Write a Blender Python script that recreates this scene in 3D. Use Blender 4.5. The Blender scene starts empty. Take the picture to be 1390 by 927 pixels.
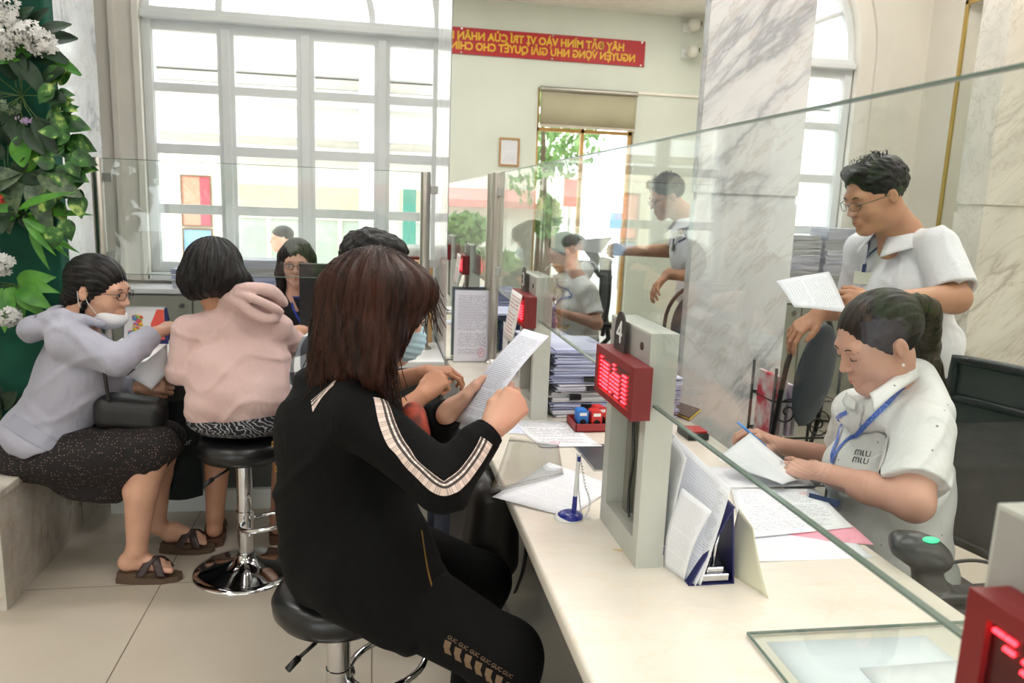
import bpy, bmesh, math, random
import numpy as np
from mathutils import Vector, Matrix, Euler
from mathutils.geometry import tessellate_polygon
from mathutils import noise as mnoise
PI = math.pi
sc = bpy.context.scene
COL = sc.collection
random.seed(7)

# ------------------------------------------------------------------ survey
# camera recovered from the photograph's vanishing points (1390x927), metres, Z up
YAW, PITCH, ROLL, FPX, CAMH = 0.18234856, 0.179345462, 0.0374987410, 1031.27, 1.5
_f = np.array([math.sin(YAW)*math.cos(PITCH), math.cos(YAW)*math.cos(PITCH), -math.sin(PITCH)])
_r0 = np.array([math.cos(YAW), -math.sin(YAW), 0.0]); _u0 = np.cross(_r0, _f)
_r = _r0*math.cos(ROLL)+_u0*math.sin(ROLL); _u = -_r0*math.sin(ROLL)+_u0*math.cos(ROLL)
def _ray(px, py):
    return _f + (px-695)/FPX*_r - (py-463.5)/FPX*_u
def PY(px, py, y):
    d = _ray(px, py); t = y/d[1]; return Vector((t*d[0], y, CAMH+t*d[2]))
def PZ(px, py, z):
    d = _ray(px, py); t = (z-CAMH)/d[2]; return Vector((t*d[0], t*d[1], z))
def PX(px, py, x):
    d = _ray(px, py); t = x/d[0]; return Vector((x, t*d[1], CAMH+t*d[2]))

# ------------------------------------------------------------------ objects
def tag(o, label=None, cat=None, group=None, kind=None):
    if label: o['label'] = label
    if cat: o['category'] = cat
    if group: o['group'] = group
    if kind: o['kind'] = kind
    return o
def thing(name, label, cat, loc=(0, 0, 0), group=None, rz=0.0):
    o = bpy.data.objects.new(name, None); COL.objects.link(o)
    o.location = loc; o.rotation_euler = (0, 0, rz); o.empty_display_size = .05
    return tag(o, label, cat, group)
def link(name, me, mat=None, parent=None, smooth=False):
    o = bpy.data.objects.new(name, me); COL.objects.link(o)
    if mat is not None:
        for m in (mat if isinstance(mat, (list, tuple)) else [mat]): me.materials.append(m)
    if smooth: me.polygons.foreach_set('use_smooth', [True]*len(me.polygons))
    if parent is not None:
        # geometry is written in world space; keep it there
        o.parent = parent; o.matrix_parent_inverse = W(parent).inverted()
    return o
_wc = {}
def W(o):
    m = Matrix.LocRotScale(o.location, o.rotation_euler, o.scale)
    if o.parent: m = W(o.parent) @ o.matrix_parent_inverse @ m
    return m
def copy_tree(o, parent=None):
    c = o.copy(); COL.objects.link(c)
    if parent is not None:
        c.parent = parent; c.matrix_parent_inverse = o.matrix_parent_inverse.copy()
    for ch in [x for x in bpy.data.objects if x.parent == o]: copy_tree(ch, c)
    return c

class MB:
    """collects shapes into one mesh"""
    def __init__(s): s.bm = bmesh.new(); s.uv = None
    def _xf(s, vs, M):
        if M is not None:
            for v in vs: v.co = M @ v.co
    def box(s, lo, hi, bev=0.0, M=None, seg=2):
        lo = Vector(lo); hi = Vector(hi)
        t = bmesh.new(); bmesh.ops.create_cube(t, size=1.0)
        c = (lo+hi)/2; d = hi-lo
        for v in t.verts: v.co = Vector((v.co.x*d.x, v.co.y*d.y, v.co.z*d.z))+c
        if bev > 0:
            bmesh.ops.bevel(t, geom=t.edges[:]+t.verts[:], offset=min(bev, .49*min(abs(d.x), abs(d.y), abs(d.z))), segments=seg, affect='EDGES', profile=.5)
        s._add(t, M); return s
    def _add(s, t, M=None, mi=0):
        if M is not None: bmesh.ops.transform(t, matrix=M, verts=t.verts[:])
        me = bpy.data.meshes.new('tmp'); t.to_mesh(me); t.free()
        n0 = len(s.bm.faces)
        s.bm.from_mesh(me); bpy.data.meshes.remove(me)
        if mi:
            s.bm.faces.ensure_lookup_table()
            for f in s.bm.faces[n0:]: f.material_index = mi
    def cyl(s, a, b, ra, rb=None, n=24, caps=True, M=None):
        a = Vector(a); b = Vector(b); rb = ra if rb is None else rb
        d = b-a; t = bmesh.new()
        bmesh.ops.create_cone(t, cap_ends=caps, segments=n, radius1=ra, radius2=rb, depth=d.length)
        q = d.to_track_quat('Z', 'Y').to_matrix().to_4x4()
        bmesh.ops.transform(t, matrix=Matrix.Translation((a+b)/2) @ q, verts=t.verts[:])
        s._add(t, M); return s
    def sph(s, c, r, n=16, sc_=(1, 1, 1), M=None):
        t = bmesh.new(); bmesh.ops.create_uvsphere(t, u_segments=n, v_segments=max(6, n//2), radius=r)
        for v in t.verts: v.co = Vector((v.co.x*sc_[0], v.co.y*sc_[1], v.co.z*sc_[2]))+Vector(c)
        s._add(t, M); return s
    def lathe(s, prof, c=(0, 0, 0), n=40, M=None):
        """prof: [(r,z)...]"""
        t = bmesh.new(); rings = []
        for r, z in prof:
            if r < 1e-6: rings.append([t.verts.new((0, 0, z))]*n)
            else: rings.append([t.verts.new((r*math.cos(2*PI*i/n), r*math.sin(2*PI*i/n), z)) for i in range(n)])
        for A, B in zip(rings, rings[1:]):
            for i in range(n):
                j = (i+1) % n
                vs = [A[i], A[j], B[j], B[i]]; u = []
                for v in vs:
                    if v not in u: u.append(v)
                if len(u) > 2:
                    try: t.faces.new(u)
                    except ValueError: pass
        bmesh.ops.translate(t, vec=Vector(c), verts=t.verts[:])
        bmesh.ops.recalc_face_normals(t, faces=t.faces[:])
        s._add(t, M); return s
    def tube(s, pts, r, n=10, closed=False, M=None, flat=1.0):
        pts = [Vector(p) for p in pts]; N = len(pts)
        rr = r if isinstance(r, (list, tuple)) else [r]*N
        t = bmesh.new(); rings = []; up = Vector((0, 0, 1))
        tn = []
        for i in range(N):
            a = pts[(i-1) % N] if (closed or i > 0) else pts[i]
            b = pts[(i+1) % N] if (closed or i < N-1) else pts[i]
            tn.append((b-a).normalized())
        x = tn[0].cross(up)
        if x.length < 1e-3: x = tn[0].cross(Vector((1, 0, 0)))
        x.normalize()
        for i in range(N):
            x = (x-tn[i]*x.dot(tn[i])); x.normalize(); y = tn[i].cross(x)
            rings.append([t.verts.new(pts[i]+rr[i]*(math.cos(2*PI*k/n)*x+flat*math.sin(2*PI*k/n)*y)) for k in range(n)])
        m = N if closed else N-1
        for i in range(m):
            A = rings[i]; B = rings[(i+1) % N]
            for k in range(n):
                t.faces.new((A[k], A[(k+1) % n], B[(k+1) % n], B[k]))
        if not closed:
            t.faces.new(rings[0][::-1]); t.faces.new(rings[-1])
        bmesh.ops.recalc_face_normals(t, faces=t.faces[:])
        s._add(t, M); return s
    def prism(s, outer, holes=(), t0=0.0, t1=.1, frame=None):
        """2D polygon with holes extruded t0..t1 along frame z; frame: Matrix mapping (u,v,t)"""
        loops = [list(outer)]+[list(h) for h in holes]
        flat = [p for l in loops for p in l]
        tris = tessellate_polygon([[Vector((p[0], p[1], 0)) for p in l] for l in loops])
        t = bmesh.new()
        A = [t.verts.new((p[0], p[1], t0)) for p in flat]; B = [t.verts.new((p[0], p[1], t1)) for p in flat]
        for a, b, c in tris:
            for V_ in ((A[a], A[b], A[c]), (B[a], B[b], B[c])):
                try: t.faces.new(V_)
                except ValueError: pass
        k = 0
        for l in loops:
            n = len(l)
            for i in range(n):
                j = (i+1) % n
                try: t.faces.new((A[k+i], A[k+j], B[k+j], B[k+i]))
                except ValueError: pass
            k += n
        bmesh.ops.recalc_face_normals(t, faces=t.faces[:])
        s._add(t, frame); return s
    def quad(s, a, b, c, d, th=0.0, uv=True):
        """a,b,c,d counter-clockwise; uv 0..1"""
        n = (Vector(b)-Vector(a)).cross(Vector(d)-Vector(a)).normalized()*th
        L = s.bm.loops.layers.uv.verify()
        vs = [s.bm.verts.new(Vector(p)) for p in (a, b, c, d)]
        f = s.bm.faces.new(vs)
        for l, u in zip(f.loops, ((0, 0), (1, 0), (1, 1), (0, 1))): l[L].uv = u
        if th:
            vb = [s.bm.verts.new(v.co-n) for v in vs]
            f2 = s.bm.faces.new(vb[::-1])
            for l, u in zip(f2.loops, ((0, 1), (1, 1), (1, 0), (0, 0))): l[L].uv = (-1, -1)
            for i in range(4):
                j = (i+1) % 4
                g = s.bm.faces.new((vs[j], vs[i], vb[i], vb[j]))
                for l in g.loops: l[L].uv = (-1, -1)
        return s
    def grid(s, fn, nu, nv, th=0.0):
        """fn(u,v)->point; thickness th downwards along the normal"""
        L = s.bm.loops.layers.uv.verify()
        P = [[Vector(fn(i/nu, j/nv)) for j in range(nv+1)] for i in range(nu+1)]
        V1 = [[s.bm.verts.new(P[i][j]) for j in range(nv+1)] for i in range(nu+1)]
        def q(vs, uvs):
            f = s.bm.faces.new(vs); f.smooth = True
            for l, u in zip(f.loops, uvs): l[L].uv = u
        for i in range(nu):
            for j in range(nv):
                q((V1[i][j], V1[i+1][j], V1[i+1][j+1], V1[i][j+1]), ((i/nu, j/nv), ((i+1)/nu, j/nv), ((i+1)/nu, (j+1)/nv), (i/nu, (j+1)/nv)))
        if th:
            def nrm(i, j):
                a = P[min(i+1, nu)][j]-P[max(i-1, 0)][j]; b = P[i][min(j+1, nv)]-P[i][max(j-1, 0)]
                return a.cross(b).normalized()
            V2 = [[s.bm.verts.new(P[i][j]-nrm(i, j)*th) for j in range(nv+1)] for i in range(nu+1)]
            for i in range(nu):
                for j in range(nv):
                    q((V2[i][j], V2[i][j+1], V2[i+1][j+1], V2[i+1][j]), ((-1, -1),)*4)
            for i in range(nu):
                q((V1[i+1][0], V1[i][0], V2[i][0], V2[i+1][0]), ((-1, -1),)*4); q((V1[i][nv], V1[i+1][nv], V2[i+1][nv], V2[i][nv]), ((-1, -1),)*4)
            for j in range(nv):
                q((V1[0][j], V1[0][j+1], V2[0][j+1], V2[0][j]), ((-1, -1),)*4); q((V1[nu][j+1], V1[nu][j], V2[nu][j], V2[nu][j+1]), ((-1, -1),)*4)
        return s
    def build(s, name, mat, parent=None, smooth=False, auto=None):
        me = bpy.data.meshes.new(name); s.bm.to_mesh(me); s.bm.free()
        o = link(name, me, mat, parent, smooth)
        if auto is not None:
            me.polygons.foreach_set('use_smooth', [True]*len(me.polygons))
            me.set_sharp_from_angle(angle=math.radians(auto))
        return o

# frame helpers for prism: (u,v,t) -> world
def FR(o, u, v):
    u = Vector(u).normalized(); v = Vector(v).normalized(); w = u.cross(v)
    M = Matrix.Identity(4)
    for i in range(3): M[i][0] = u[i]; M[i][1] = v[i]; M[i][2] = w[i]; M[i][3] = o[i]
    return M
def arc(cx, cy, r, a0, a1, n):
    return [(cx+r*math.cos(math.radians(a0+(a1-a0)*i/n)), cy+r*math.sin(math.radians(a0+(a1-a0)*i/n))) for i in range(n+1)]
def rrect(x0, y0, x1, y1, r, n=5):
    return arc(x1-r, y0+r, r, -90, 0, n)+arc(x1-r, y1-r, r, 0, 90, n)+arc(x0+r, y1-r, r, 90, 180, n)+arc(x0+r, y0+r, r, 180, 270, n)

# ------------------------------------------------------------------ materials
def srgb(r, g, b):
    f = lambda c: (c/255/12.92) if c/255 <= .04045 else ((c/255+.055)/1.055)**2.4
    return (f(r), f(g), f(b), 1.0)
class NT:
    def __init__(s, name):
        s.m = bpy.data.materials.new(name); s.m.use_nodes = True; s.t = s.m.node_tree
        s.b = s.t.nodes['Principled BSDF']; s.out = s.t.nodes['Material Output']
    def n(s, ty, **kw):
        x = s.t.nodes.new(ty)
        for k, v in kw.items():
            if k in ('inputs',):
                for a, b in v.items(): x.inputs[a].default_value = b
            else: setattr(x, k, v)
        return x
    def l(s, a, b): s.t.links.new(a, b)
    def math(s, op, a, b=None, c=None):
        x = s.n('ShaderNodeMath', operation=op)
        for i, v in enumerate((a, b, c)):
            if v is None: continue
            if isinstance(v, (int, float)): x.inputs[i].default_value = v
            else: s.l(v, x.inputs[i])
        return x.outputs[0]
    def mix(s, fac, a, b):
        x = s.n('ShaderNodeMix', data_type='RGBA')
        for sock, v in ((x.inputs[0], fac), (x.inputs[6], a), (x.inputs[7], b)):
            if isinstance(v, (tuple, float, int)): sock.default_value = v
            else: s.l(v, sock)
        return x.outputs[2]
    def coord(s, kind='Object', scale=(1, 1, 1), rot=(0, 0, 0), loc=(0, 0, 0)):
        tc = s.n('ShaderNodeTexCoord'); mp = s.n('ShaderNodeMapping')
        mp.inputs['Scale'].default_value = scale; mp.inputs['Rotation'].default_value = rot; mp.inputs['Location'].default_value = loc
        s.l(tc.outputs[kind], mp.inputs[0]); return mp.outputs[0]
    def noise(s, vec, scale=5, detail=4, rough=.5, dist=0.0):
        x = s.n('ShaderNodeTexNoise'); x.inputs['Scale'].default_value = scale; x.inputs['Detail'].default_value = detail
        x.inputs['Roughness'].default_value = rough; x.inputs['Distortion'].default_value = dist
        s.l(vec, x.inputs['Vector']); return x.outputs['Fac']
    def ramp(s, fac, stops):
        x = s.n('ShaderNodeValToRGB'); e = x.color_ramp.elements
        while len(e) > 1: e.remove(e[0])
        for i, (p, c) in enumerate(stops):
            el = e[0] if i == 0 else e.new(p)
            el.position = p; el.color = c if len(c) == 4 else (*c, 1)
        s.l(fac, x.inputs[0]); return x.outputs[0]
    def bump(s, h, strength=.2, dist=.002):
        x = s.n('ShaderNodeBump'); x.inputs['Strength'].default_value = strength; x.inputs['Distance'].default_value = dist
        s.l(h, x.inputs['Height']); s.l(x.outputs[0], s.b.inputs['Normal']); return x
    def set(s, **kw):
        for k, v in kw.items():
            sock = s.b.inputs[{'color': 'Base Color', 'rough': 'Roughness', 'metal': 'Metallic', 'spec': 'Specular IOR Level', 'sheen': 'Sheen Weight', 'coat': 'Coat Weight', 'sub': 'Subsurface Weight', 'alpha': 'Alpha', 'trans': 'Transmission Weight', 'ecol': 'Emission Color', 'estr': 'Emission Strength'}[k]]
            if isinstance(v, (tuple, float, int)): sock.default_value = v
            else: s.l(v, sock)
        return s
def M(name, c, rough=.5, metal=0.0, c2=None, scale=8, stretch=(1, 1, 1), detail=4, bump=0.0, bscale=None, bdist=.002, **kw):
    t = NT(name); c = srgb(*c); col = c
    v = t.coord('Object', stretch)
    if c2 is not None:
        nz = t.noise(v, scale, detail); col = t.ramp(nz, [(.35, c), (.65, srgb(*c2))])
    else:
        nz = t.noise(v, scale, detail)
        col = t.ramp(nz, [(.3, tuple(x*.94 for x in c[:3])+(1,)), (.7, tuple(min(1, x*1.04) for x in c[:3])+(1,))])
    t.set(color=col, rough=rough, metal=metal, **kw)
    if bump: t.bump(t.noise(v, bscale or scale*6, 3), bump, bdist)
    return t.m
def cloth(name, c, weave=900, fold=.5, c2=None, rough=.9, pscale=5, sheen=.1, **kw):
    t = NT(name); v = t.coord('Object')
    big = t.noise(v, pscale, 3, .5, .6); fine = t.noise(v, weave, 1)
    a = srgb(*c); b = srgb(*c2) if c2 else tuple(min(1, x*1.1) for x in a[:3])+(1,)
    t.set(color=t.ramp(big, [(.3, tuple(x*.93 for x in a[:3])+(1,)), (.7, b)]), rough=rough, sheen=sheen, **kw)
    h = t.math('ADD', t.math('MULTIPLY', t.noise(t.coord('Object', (1, 1, .6)), 14, 2, .5, 1.5), 1.0), t.math('MULTIPLY', fine, .04))
    t.bump(h, fold, .012)
    return t.m
def marble(name, base=(226, 226, 224), vein=(150, 152, 158), warm=(196, 180, 160), ang=50, scale=1.0, rough=.12, dens=.5, seed=0.0):
    """white marble with oblique veins; ang = tilt of the veins above the horizontal"""
    t = NT(name)
    def vv(st, off):
        a = t.coord('Object', (1, 1, 1), (0, math.radians(ang-90), math.radians(12)))
        m = t.n('ShaderNodeMapping'); m.inputs['Scale'].default_value = (st[0]*scale, st[0]*scale, st[1]*scale); m.inputs['Location'].default_value = (off, off*.7+seed, off*.3)
        t.l(a, m.inputs[0]); return m.outputs[0]
    n1 = t.noise(vv((2.2, .8), 0), 1.0, 6, .6, .4)
    w1 = t.noise(vv((1.5, .38), 2.3), 1.6, 7, .58, .35)
    w2 = t.noise(vv((4.2, .9), 5.1), 1.6, 8, .62, .3)
    line = t.ramp(t.math('ABSOLUTE', t.math('SUBTRACT', w1, .5)), [(0.0, (1, 1, 1)), (.012+.02*dens, (.3, .3, .3)), (.06, (0, 0, 0))])
    line2 = t.ramp(t.math('ABSOLUTE', t.math('SUBTRACT', w2, .5)), [(0.0, (1, 1, 1)), (.02, (0, 0, 0))])
    gate = t.ramp(t.noise(vv((1, .5), 9), 1.3, 3), [(.42, (0, 0, 0)), (.6, (1, 1, 1))])
    c0 = t.mix(t.ramp(n1, [(.4, (0, 0, 0)), (.7, (1, 1, 1))]), srgb(*base), srgb(*[x-22*dens-6 for x in base]))
    c1 = t.mix(t.math('MULTIPLY', t.math('MULTIPLY', line, gate), .3+.6*dens), c0, srgb(*vein))
    c2 = t.mix(t.math('MULTIPLY', line2, .22+.3*dens), c1, srgb(*warm))
    t.set(color=c2, rough=rough, spec=.5)
    return t.m
def glassy(name, tint=(.965, .99, .98), ior=1.5, rough=0.0):
    t = NT(name); t.t.nodes.remove(t.b)
    fr = t.n('ShaderNodeFresnel'); ge = t.n('ShaderNodeNewGeometry')   # same reflectance on both faces of the thin pane
    t.l(t.math('ADD', ior, t.math('MULTIPLY', ge.outputs['Backfacing'], 1/ior-ior)), fr.inputs[0])
    tr = t.n('ShaderNodeBsdfTransparent'); tr.inputs[0].default_value = (*tint, 1)
    gl = t.n('ShaderNodeBsdfGlossy'); gl.inputs['Roughness'].default_value = rough
    mx = t.n('ShaderNodeMixShader'); t.l(fr.outputs[0], mx.inputs[0]); t.l(tr.outputs[0], mx.inputs[1]); t.l(gl.outputs[0], mx.inputs[2])
    t.l(mx.outputs[0], t.out.inputs[0]); return t.m
def emit(name, c, s):
    t = NT(name); t.set(color=(0, 0, 0, 1), ecol=srgb(*c), estr=s); return t.m
def paper_mat(name, rows=38, ink=(70, 72, 84), base=(236, 238, 242), stamp=None, title=True, dens=.5, strength=.75, cols=1, letter=140):
    """printed sheet: lines of words laid out in the sheet's own uv"""
    t = NT(name); tc = t.n('ShaderNodeTexCoord'); sp = t.n('ShaderNodeSeparateXYZ'); t.l(tc.outputs['UV'], sp.inputs[0])
    u, v = sp.outputs[0], sp.outputs[1]
    row = t.math('MULTIPLY', v, float(rows)); fr = t.math('FRACT', row); fl = t.math('FLOOR', row)
    inrow = t.math('MULTIPLY', t.math('GREATER_THAN', fr, .3), t.math('LESS_THAN', fr, .68))
    cb = t.n('ShaderNodeCombineXYZ'); t.l(t.math('MULTIPLY', u, float(letter)), cb.inputs[0]); t.l(t.math('MULTIPLY', fl, 3.7), cb.inputs[1])
    wd = t.noise(cb.outputs[0], .55, 1); words = t.math('GREATER_THAN', wd, .44)
    cb2 = t.n('ShaderNodeCombineXYZ'); t.l(t.math('MULTIPLY', fl, 7.31), cb2.inputs[0])
    rl = t.noise(cb2.outputs[0], 1.0, 0)
    right = t.math('LESS_THAN', u, t.math('ADD', .55, t.math('MULTIPLY', rl, .62)))
    mrg = t.math('MULTIPLY', t.math('MULTIPLY', t.math('GREATER_THAN', u, .1), t.math('LESS_THAN', u, .91)), t.math('MULTIPLY', t.math('GREATER_THAN', v, .1), t.math('LESS_THAN', v, .93)))
    gap = t.math('GREATER_THAN', rl, .34)
    m = t.math('MULTIPLY', t.math('MULTIPLY', t.math('MULTIPLY', inrow, words), right), t.math('MULTIPLY', mrg, gap))
    col = t.mix(t.math('MULTIPLY', m, strength), srgb(*base), srgb(*ink))
    if stamp:
        su, sv, sr, scol = stamp
        d = t.math('SQRT', t.math('ADD', t.math('POWER', t.math('SUBTRACT', u, su), 2.0), t.math('POWER', t.math('MULTIPLY', t.math('SUBTRACT', v, sv), 1.41), 2.0)))
        ring = t.math('LESS_THAN', t.math('ABSOLUTE', t.math('SUBTRACT', d, sr)), sr*.14)
        star = t.math('LESS_THAN', d, sr*.45)
        nz = t.noise(tc.outputs['UV'], 90, 2)
        mm = t.math('MULTIPLY', t.math('MAXIMUM', ring, t.math('MULTIPLY', star, .7)), t.math('GREATER_THAN', nz, .42))
        col = t.mix(t.math('MULTIPLY', mm, .7), col, srgb(*scol))
    t.set(color=col, rough=.75); return t.m

# ------------------------------------------------------------------ text
def text_obj(name, s, size, mat, M_, parent=None, ext=.001, align='CENTER', bold=0.0, spacing=1.0, line=1.0, kind=None):
    cu = bpy.data.curves.new('txt', 'FONT'); cu.body = s; cu.size = size; cu.extrude = ext; cu.align_x = align; cu.align_y = 'CENTER'
    cu.offset = bold; cu.space_character = spacing; cu.space_line = line; cu.resolution_u = 3
    o = bpy.data.objects.new('txt', cu); COL.objects.link(o)
    bpy.context.view_layer.update()
    me = bpy.data.meshes.new_from_object(o.evaluated_get(bpy.context.evaluated_depsgraph_get()))
    bpy.data.objects.remove(o); bpy.data.curves.remove(cu)
    me.name = name; me.transform(M_); me.materials.clear()
    return link(name, me, mat, parent)

# ------------------------------------------------------------------ implicit surfaces (bodies, clothes, hair)
def _v(a): return np.array([a[0], a[1], a[2]], dtype=np.float32)
class SDF:
    def __init__(s, h=.004): s.h = h; s.ops = []; s.dis = None
    def cone(s, a, b, ra, rb=None, k=.015, op='u', flat=False):
        s.ops.append(('flat' if flat else 'cone', _v(a), _v(b), ra, ra if rb is None else rb, k, op)); return s
    def ell(s, c, r, R=None, k=.015, op='u'):
        R = np.eye(3, dtype=np.float32) if R is None else np.array([[R[i][j] for j in range(3)] for i in range(3)], dtype=np.float32)
        s.ops.append(('ell', _v(c), _v(r), R, None, k, op)); return s
    def box(s, c, r, R=None, rd=.01, k=.01, op='u'):
        R = np.eye(3, dtype=np.float32) if R is None else np.array([[R[i][j] for j in range(3)] for i in range(3)], dtype=np.float32)
        s.ops.append(('box', _v(c), _v(r), R, rd, k, op)); return s
    def cut(s, p, n, k=.002, rad=None):
        """keep the side the normal points away from; rad limits it to a ball around p"""
        n = _v(n); n = n/np.linalg.norm(n); s.ops.append(('cut', _v(p), n, rad, None, k, 'cut')); return s
    def _f(s, o, P):
        t = o[0]
        if t in ('cone', 'flat'):
            a, b, ra, rb = o[1:5]; ab = b-a; L2 = float(ab@ab)+1e-12
            pa = P-a; hh = (pa@ab)/L2; hc = np.clip(hh, 0, 1)
            d = np.linalg.norm(pa-hc[..., None]*ab, axis=-1)-(ra+(rb-ra)*hc)
            if t == 'flat':
                L = math.sqrt(L2); rad = np.linalg.norm(pa-hh[..., None]*ab, axis=-1)-(ra+(rb-ra)*hc)
                d = np.maximum(rad, (np.abs(hh-.5)-.5)*L)
            return d
        if t == 'ell':
            q = (P-o[1])@o[3]; k0 = np.linalg.norm(q/o[2], axis=-1); k1 = np.linalg.norm(q/(o[2]*o[2]), axis=-1)
            return k0*(k0-1)/np.maximum(k1, 1e-6)
        if t == 'box':
            q = np.abs((P-o[1])@o[3])-(o[2]-o[4])
            return np.linalg.norm(np.maximum(q, 0), axis=-1)+np.minimum(q.max(-1), 0)-o[4]
        if t == 'cut': return (P-o[1])@o[2]
    def _bb(s, o):
        if o[0] in ('cone', 'flat'):
            r = max(o[3], o[4]); return np.minimum(o[1], o[2])-r, np.maximum(o[1], o[2])+r
        if o[0] in ('ell', 'box'):
            e = np.abs(o[3])@o[2]; return o[1]-e, o[1]+e
        r = o[3]; return o[1]-r, o[1]+r
    @staticmethod
    def _comb(D, d, k, op):
        if op == 'u':
            if k <= 0: return np.minimum(D, d)
            h = np.clip(.5+.5*(D-d)/k, 0, 1); return D+(d-D)*h-k*h*(1-h)
        if op == 's': d = -d
        # max(D,d)
        k = max(k, 1e-5)
        h = np.clip(.5-.5*(D-d)/k, 0, 1); return D+(d-D)*h+k*h*(1-h)
    def val(s, P):
        P = np.asarray(P, dtype=np.float32); D = np.full(P.shape[:-1], 9., dtype=np.float32)
        for o in s.ops:
            d = s._f(o, P)
            if o[0] == 'cut':
                nd = s._comb(D, d, o[5], 'i')
                D = nd if o[3] is None else np.where(np.linalg.norm(P-o[1], axis=-1) < o[3], nd, D)
            else: D = s._comb(D, d, o[5], o[6])
        if s.dis: D = D+s.dis(P)
        return D
    def grad(s, P, e=.002):
        P = np.asarray(P, dtype=np.float32); G = np.zeros_like(P)
        for i in range(3):
            q = np.zeros(3, dtype=np.float32); q[i] = e
            G[..., i] = s.val(P+q)-s.val(P-q)
        return G/np.maximum(np.linalg.norm(G, axis=-1, keepdims=True), 1e-9)
    def project(s, P, it=6, off=0.0):
        P = np.array(P, dtype=np.float32)
        for _ in range(it): P = P-(s.val(P)-off)[..., None]*s.grad(P)
        return P
    def arrays(s):
        h = s.h; lo = np.full(3, 1e9); hi = -lo
        for o in s.ops:
            if o[0] == 'cut' or o[6] != 'u': continue
            a, b = s._bb(o); lo = np.minimum(lo, a); hi = np.maximum(hi, b)
        lo = lo-4*h-.012; hi = hi+4*h+.012
        n = np.ceil((hi-lo)/h).astype(int)+1
        ax = [(lo[i]+h*np.arange(n[i])).astype(np.float32) for i in range(3)]
        D = np.full(n, .2, dtype=np.float32)
        for o in s.ops:
            if o[0] == 'cut' and o[3] is None: a, b = lo, hi
            else:
                a, b = s._bb(o); pad = o[5]+3*h+.004; a = a-pad; b = b+pad
            i0 = np.clip(np.floor((a-lo)/h).astype(int), 0, n); i1 = np.clip(np.ceil((b-lo)/h).astype(int)+1, 0, n)
            if (i1 <= i0).any(): continue
            sl = tuple(slice(i0[j], i1[j]) for j in range(3))
            G = np.stack(np.meshgrid(ax[0][sl[0]], ax[1][sl[1]], ax[2][sl[2]], indexing='ij'), -1)
            d = s._f(o, G)
            if o[0] == 'cut':
                nd = s._comb(D[sl], d, o[5], 'i')
                if o[3] is not None: nd = np.where(np.linalg.norm(G-o[1], axis=-1) < o[3], nd, D[sl])
                D[sl] = nd
            else: D[sl] = s._comb(D[sl], d, o[5], o[6])
        if s.dis:
            m = np.argwhere(np.abs(D) < .035)
            P = (lo+h*m).astype(np.float32); D[m[:, 0], m[:, 1], m[:, 2]] += s.dis(P).astype(np.float32)
        # surface nets
        ins = D < 0; c = ins.astype(np.int8)
        S = sum(c[i:n[0]-1+i, j:n[1]-1+j, k:n[2]-1+k] for i in (0, 1) for j in (0, 1) for k in (0, 1))
        cells = np.argwhere((S > 0) & (S < 8))
        idx = np.full(S.shape, -1, dtype=np.int64); idx[cells[:, 0], cells[:, 1], cells[:, 2]] = np.arange(len(cells))
        acc = np.zeros((len(cells), 3)); cnt = np.zeros(len(cells))
        cor = [(i, j, k) for i in (0, 1) for j in (0, 1) for k in (0, 1)]
        for a in cor:
            for ax_ in range(3):
                if a[ax_]: continue
                b = list(a); b[ax_] = 1
                va = D[cells[:, 0]+a[0], cells[:, 1]+a[1], cells[:, 2]+a[2]]; vb = D[cells[:, 0]+b[0], cells[:, 1]+b[1], cells[:, 2]+b[2]]
                m = (va < 0) != (vb < 0); t = np.where(m, va/np.where(m, va-vb, 1), 0)
                p = np.tile(np.array(a, float), (len(cells), 1)); p[:, ax_] += t
                acc += p*m[:, None]; cnt += m
        V = lo+h*(cells+acc/cnt[:, None])
        F = []
        for ax_ in range(3):
            A = [slice(1, n[i]-1) for i in range(3)]; B = list(A); A[ax_] = slice(0, n[ax_]-1); B[ax_] = slice(1, n[ax_])
            a = ins[tuple(A)]; b = ins[tuple(B)]
            e = np.argwhere(a != b)
            off = np.array([1, 1, 1]); off[ax_] = 0; e2 = e+off
            flip = a[e[:, 0], e[:, 1], e[:, 2]]
            u, w = (ax_+1) % 3, (ax_+2) % 3
            def g(du, dw):
                q = e2.copy(); q[:, u] -= du; q[:, w] -= dw; return idx[q[:, 0], q[:, 1], q[:, 2]]
            f = np.stack([g(1, 1), g(0, 1), g(0, 0), g(1, 0)], 1)
            f[~flip] = f[~flip][:, ::-1]; F.append(f)
        F = np.concatenate(F); F = F[(F >= 0).all(1)]
        return V, F
def onray(S, px, py, off=0.0, t0=.6):
    """first point of a surface along a sight line of the survey"""
    d = _ray(px, py); d = d/np.linalg.norm(d); o = np.array([0, 0, CAMH]); t = t0
    for _ in range(260):
        v = float(S.val((o+d*t).astype(np.float32)[None])[0])-off
        if v < .0004: break
        t += max(.0006, v*.75)
        if t > 9: return None
    return Vector((o+d*t).tolist())
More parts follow.
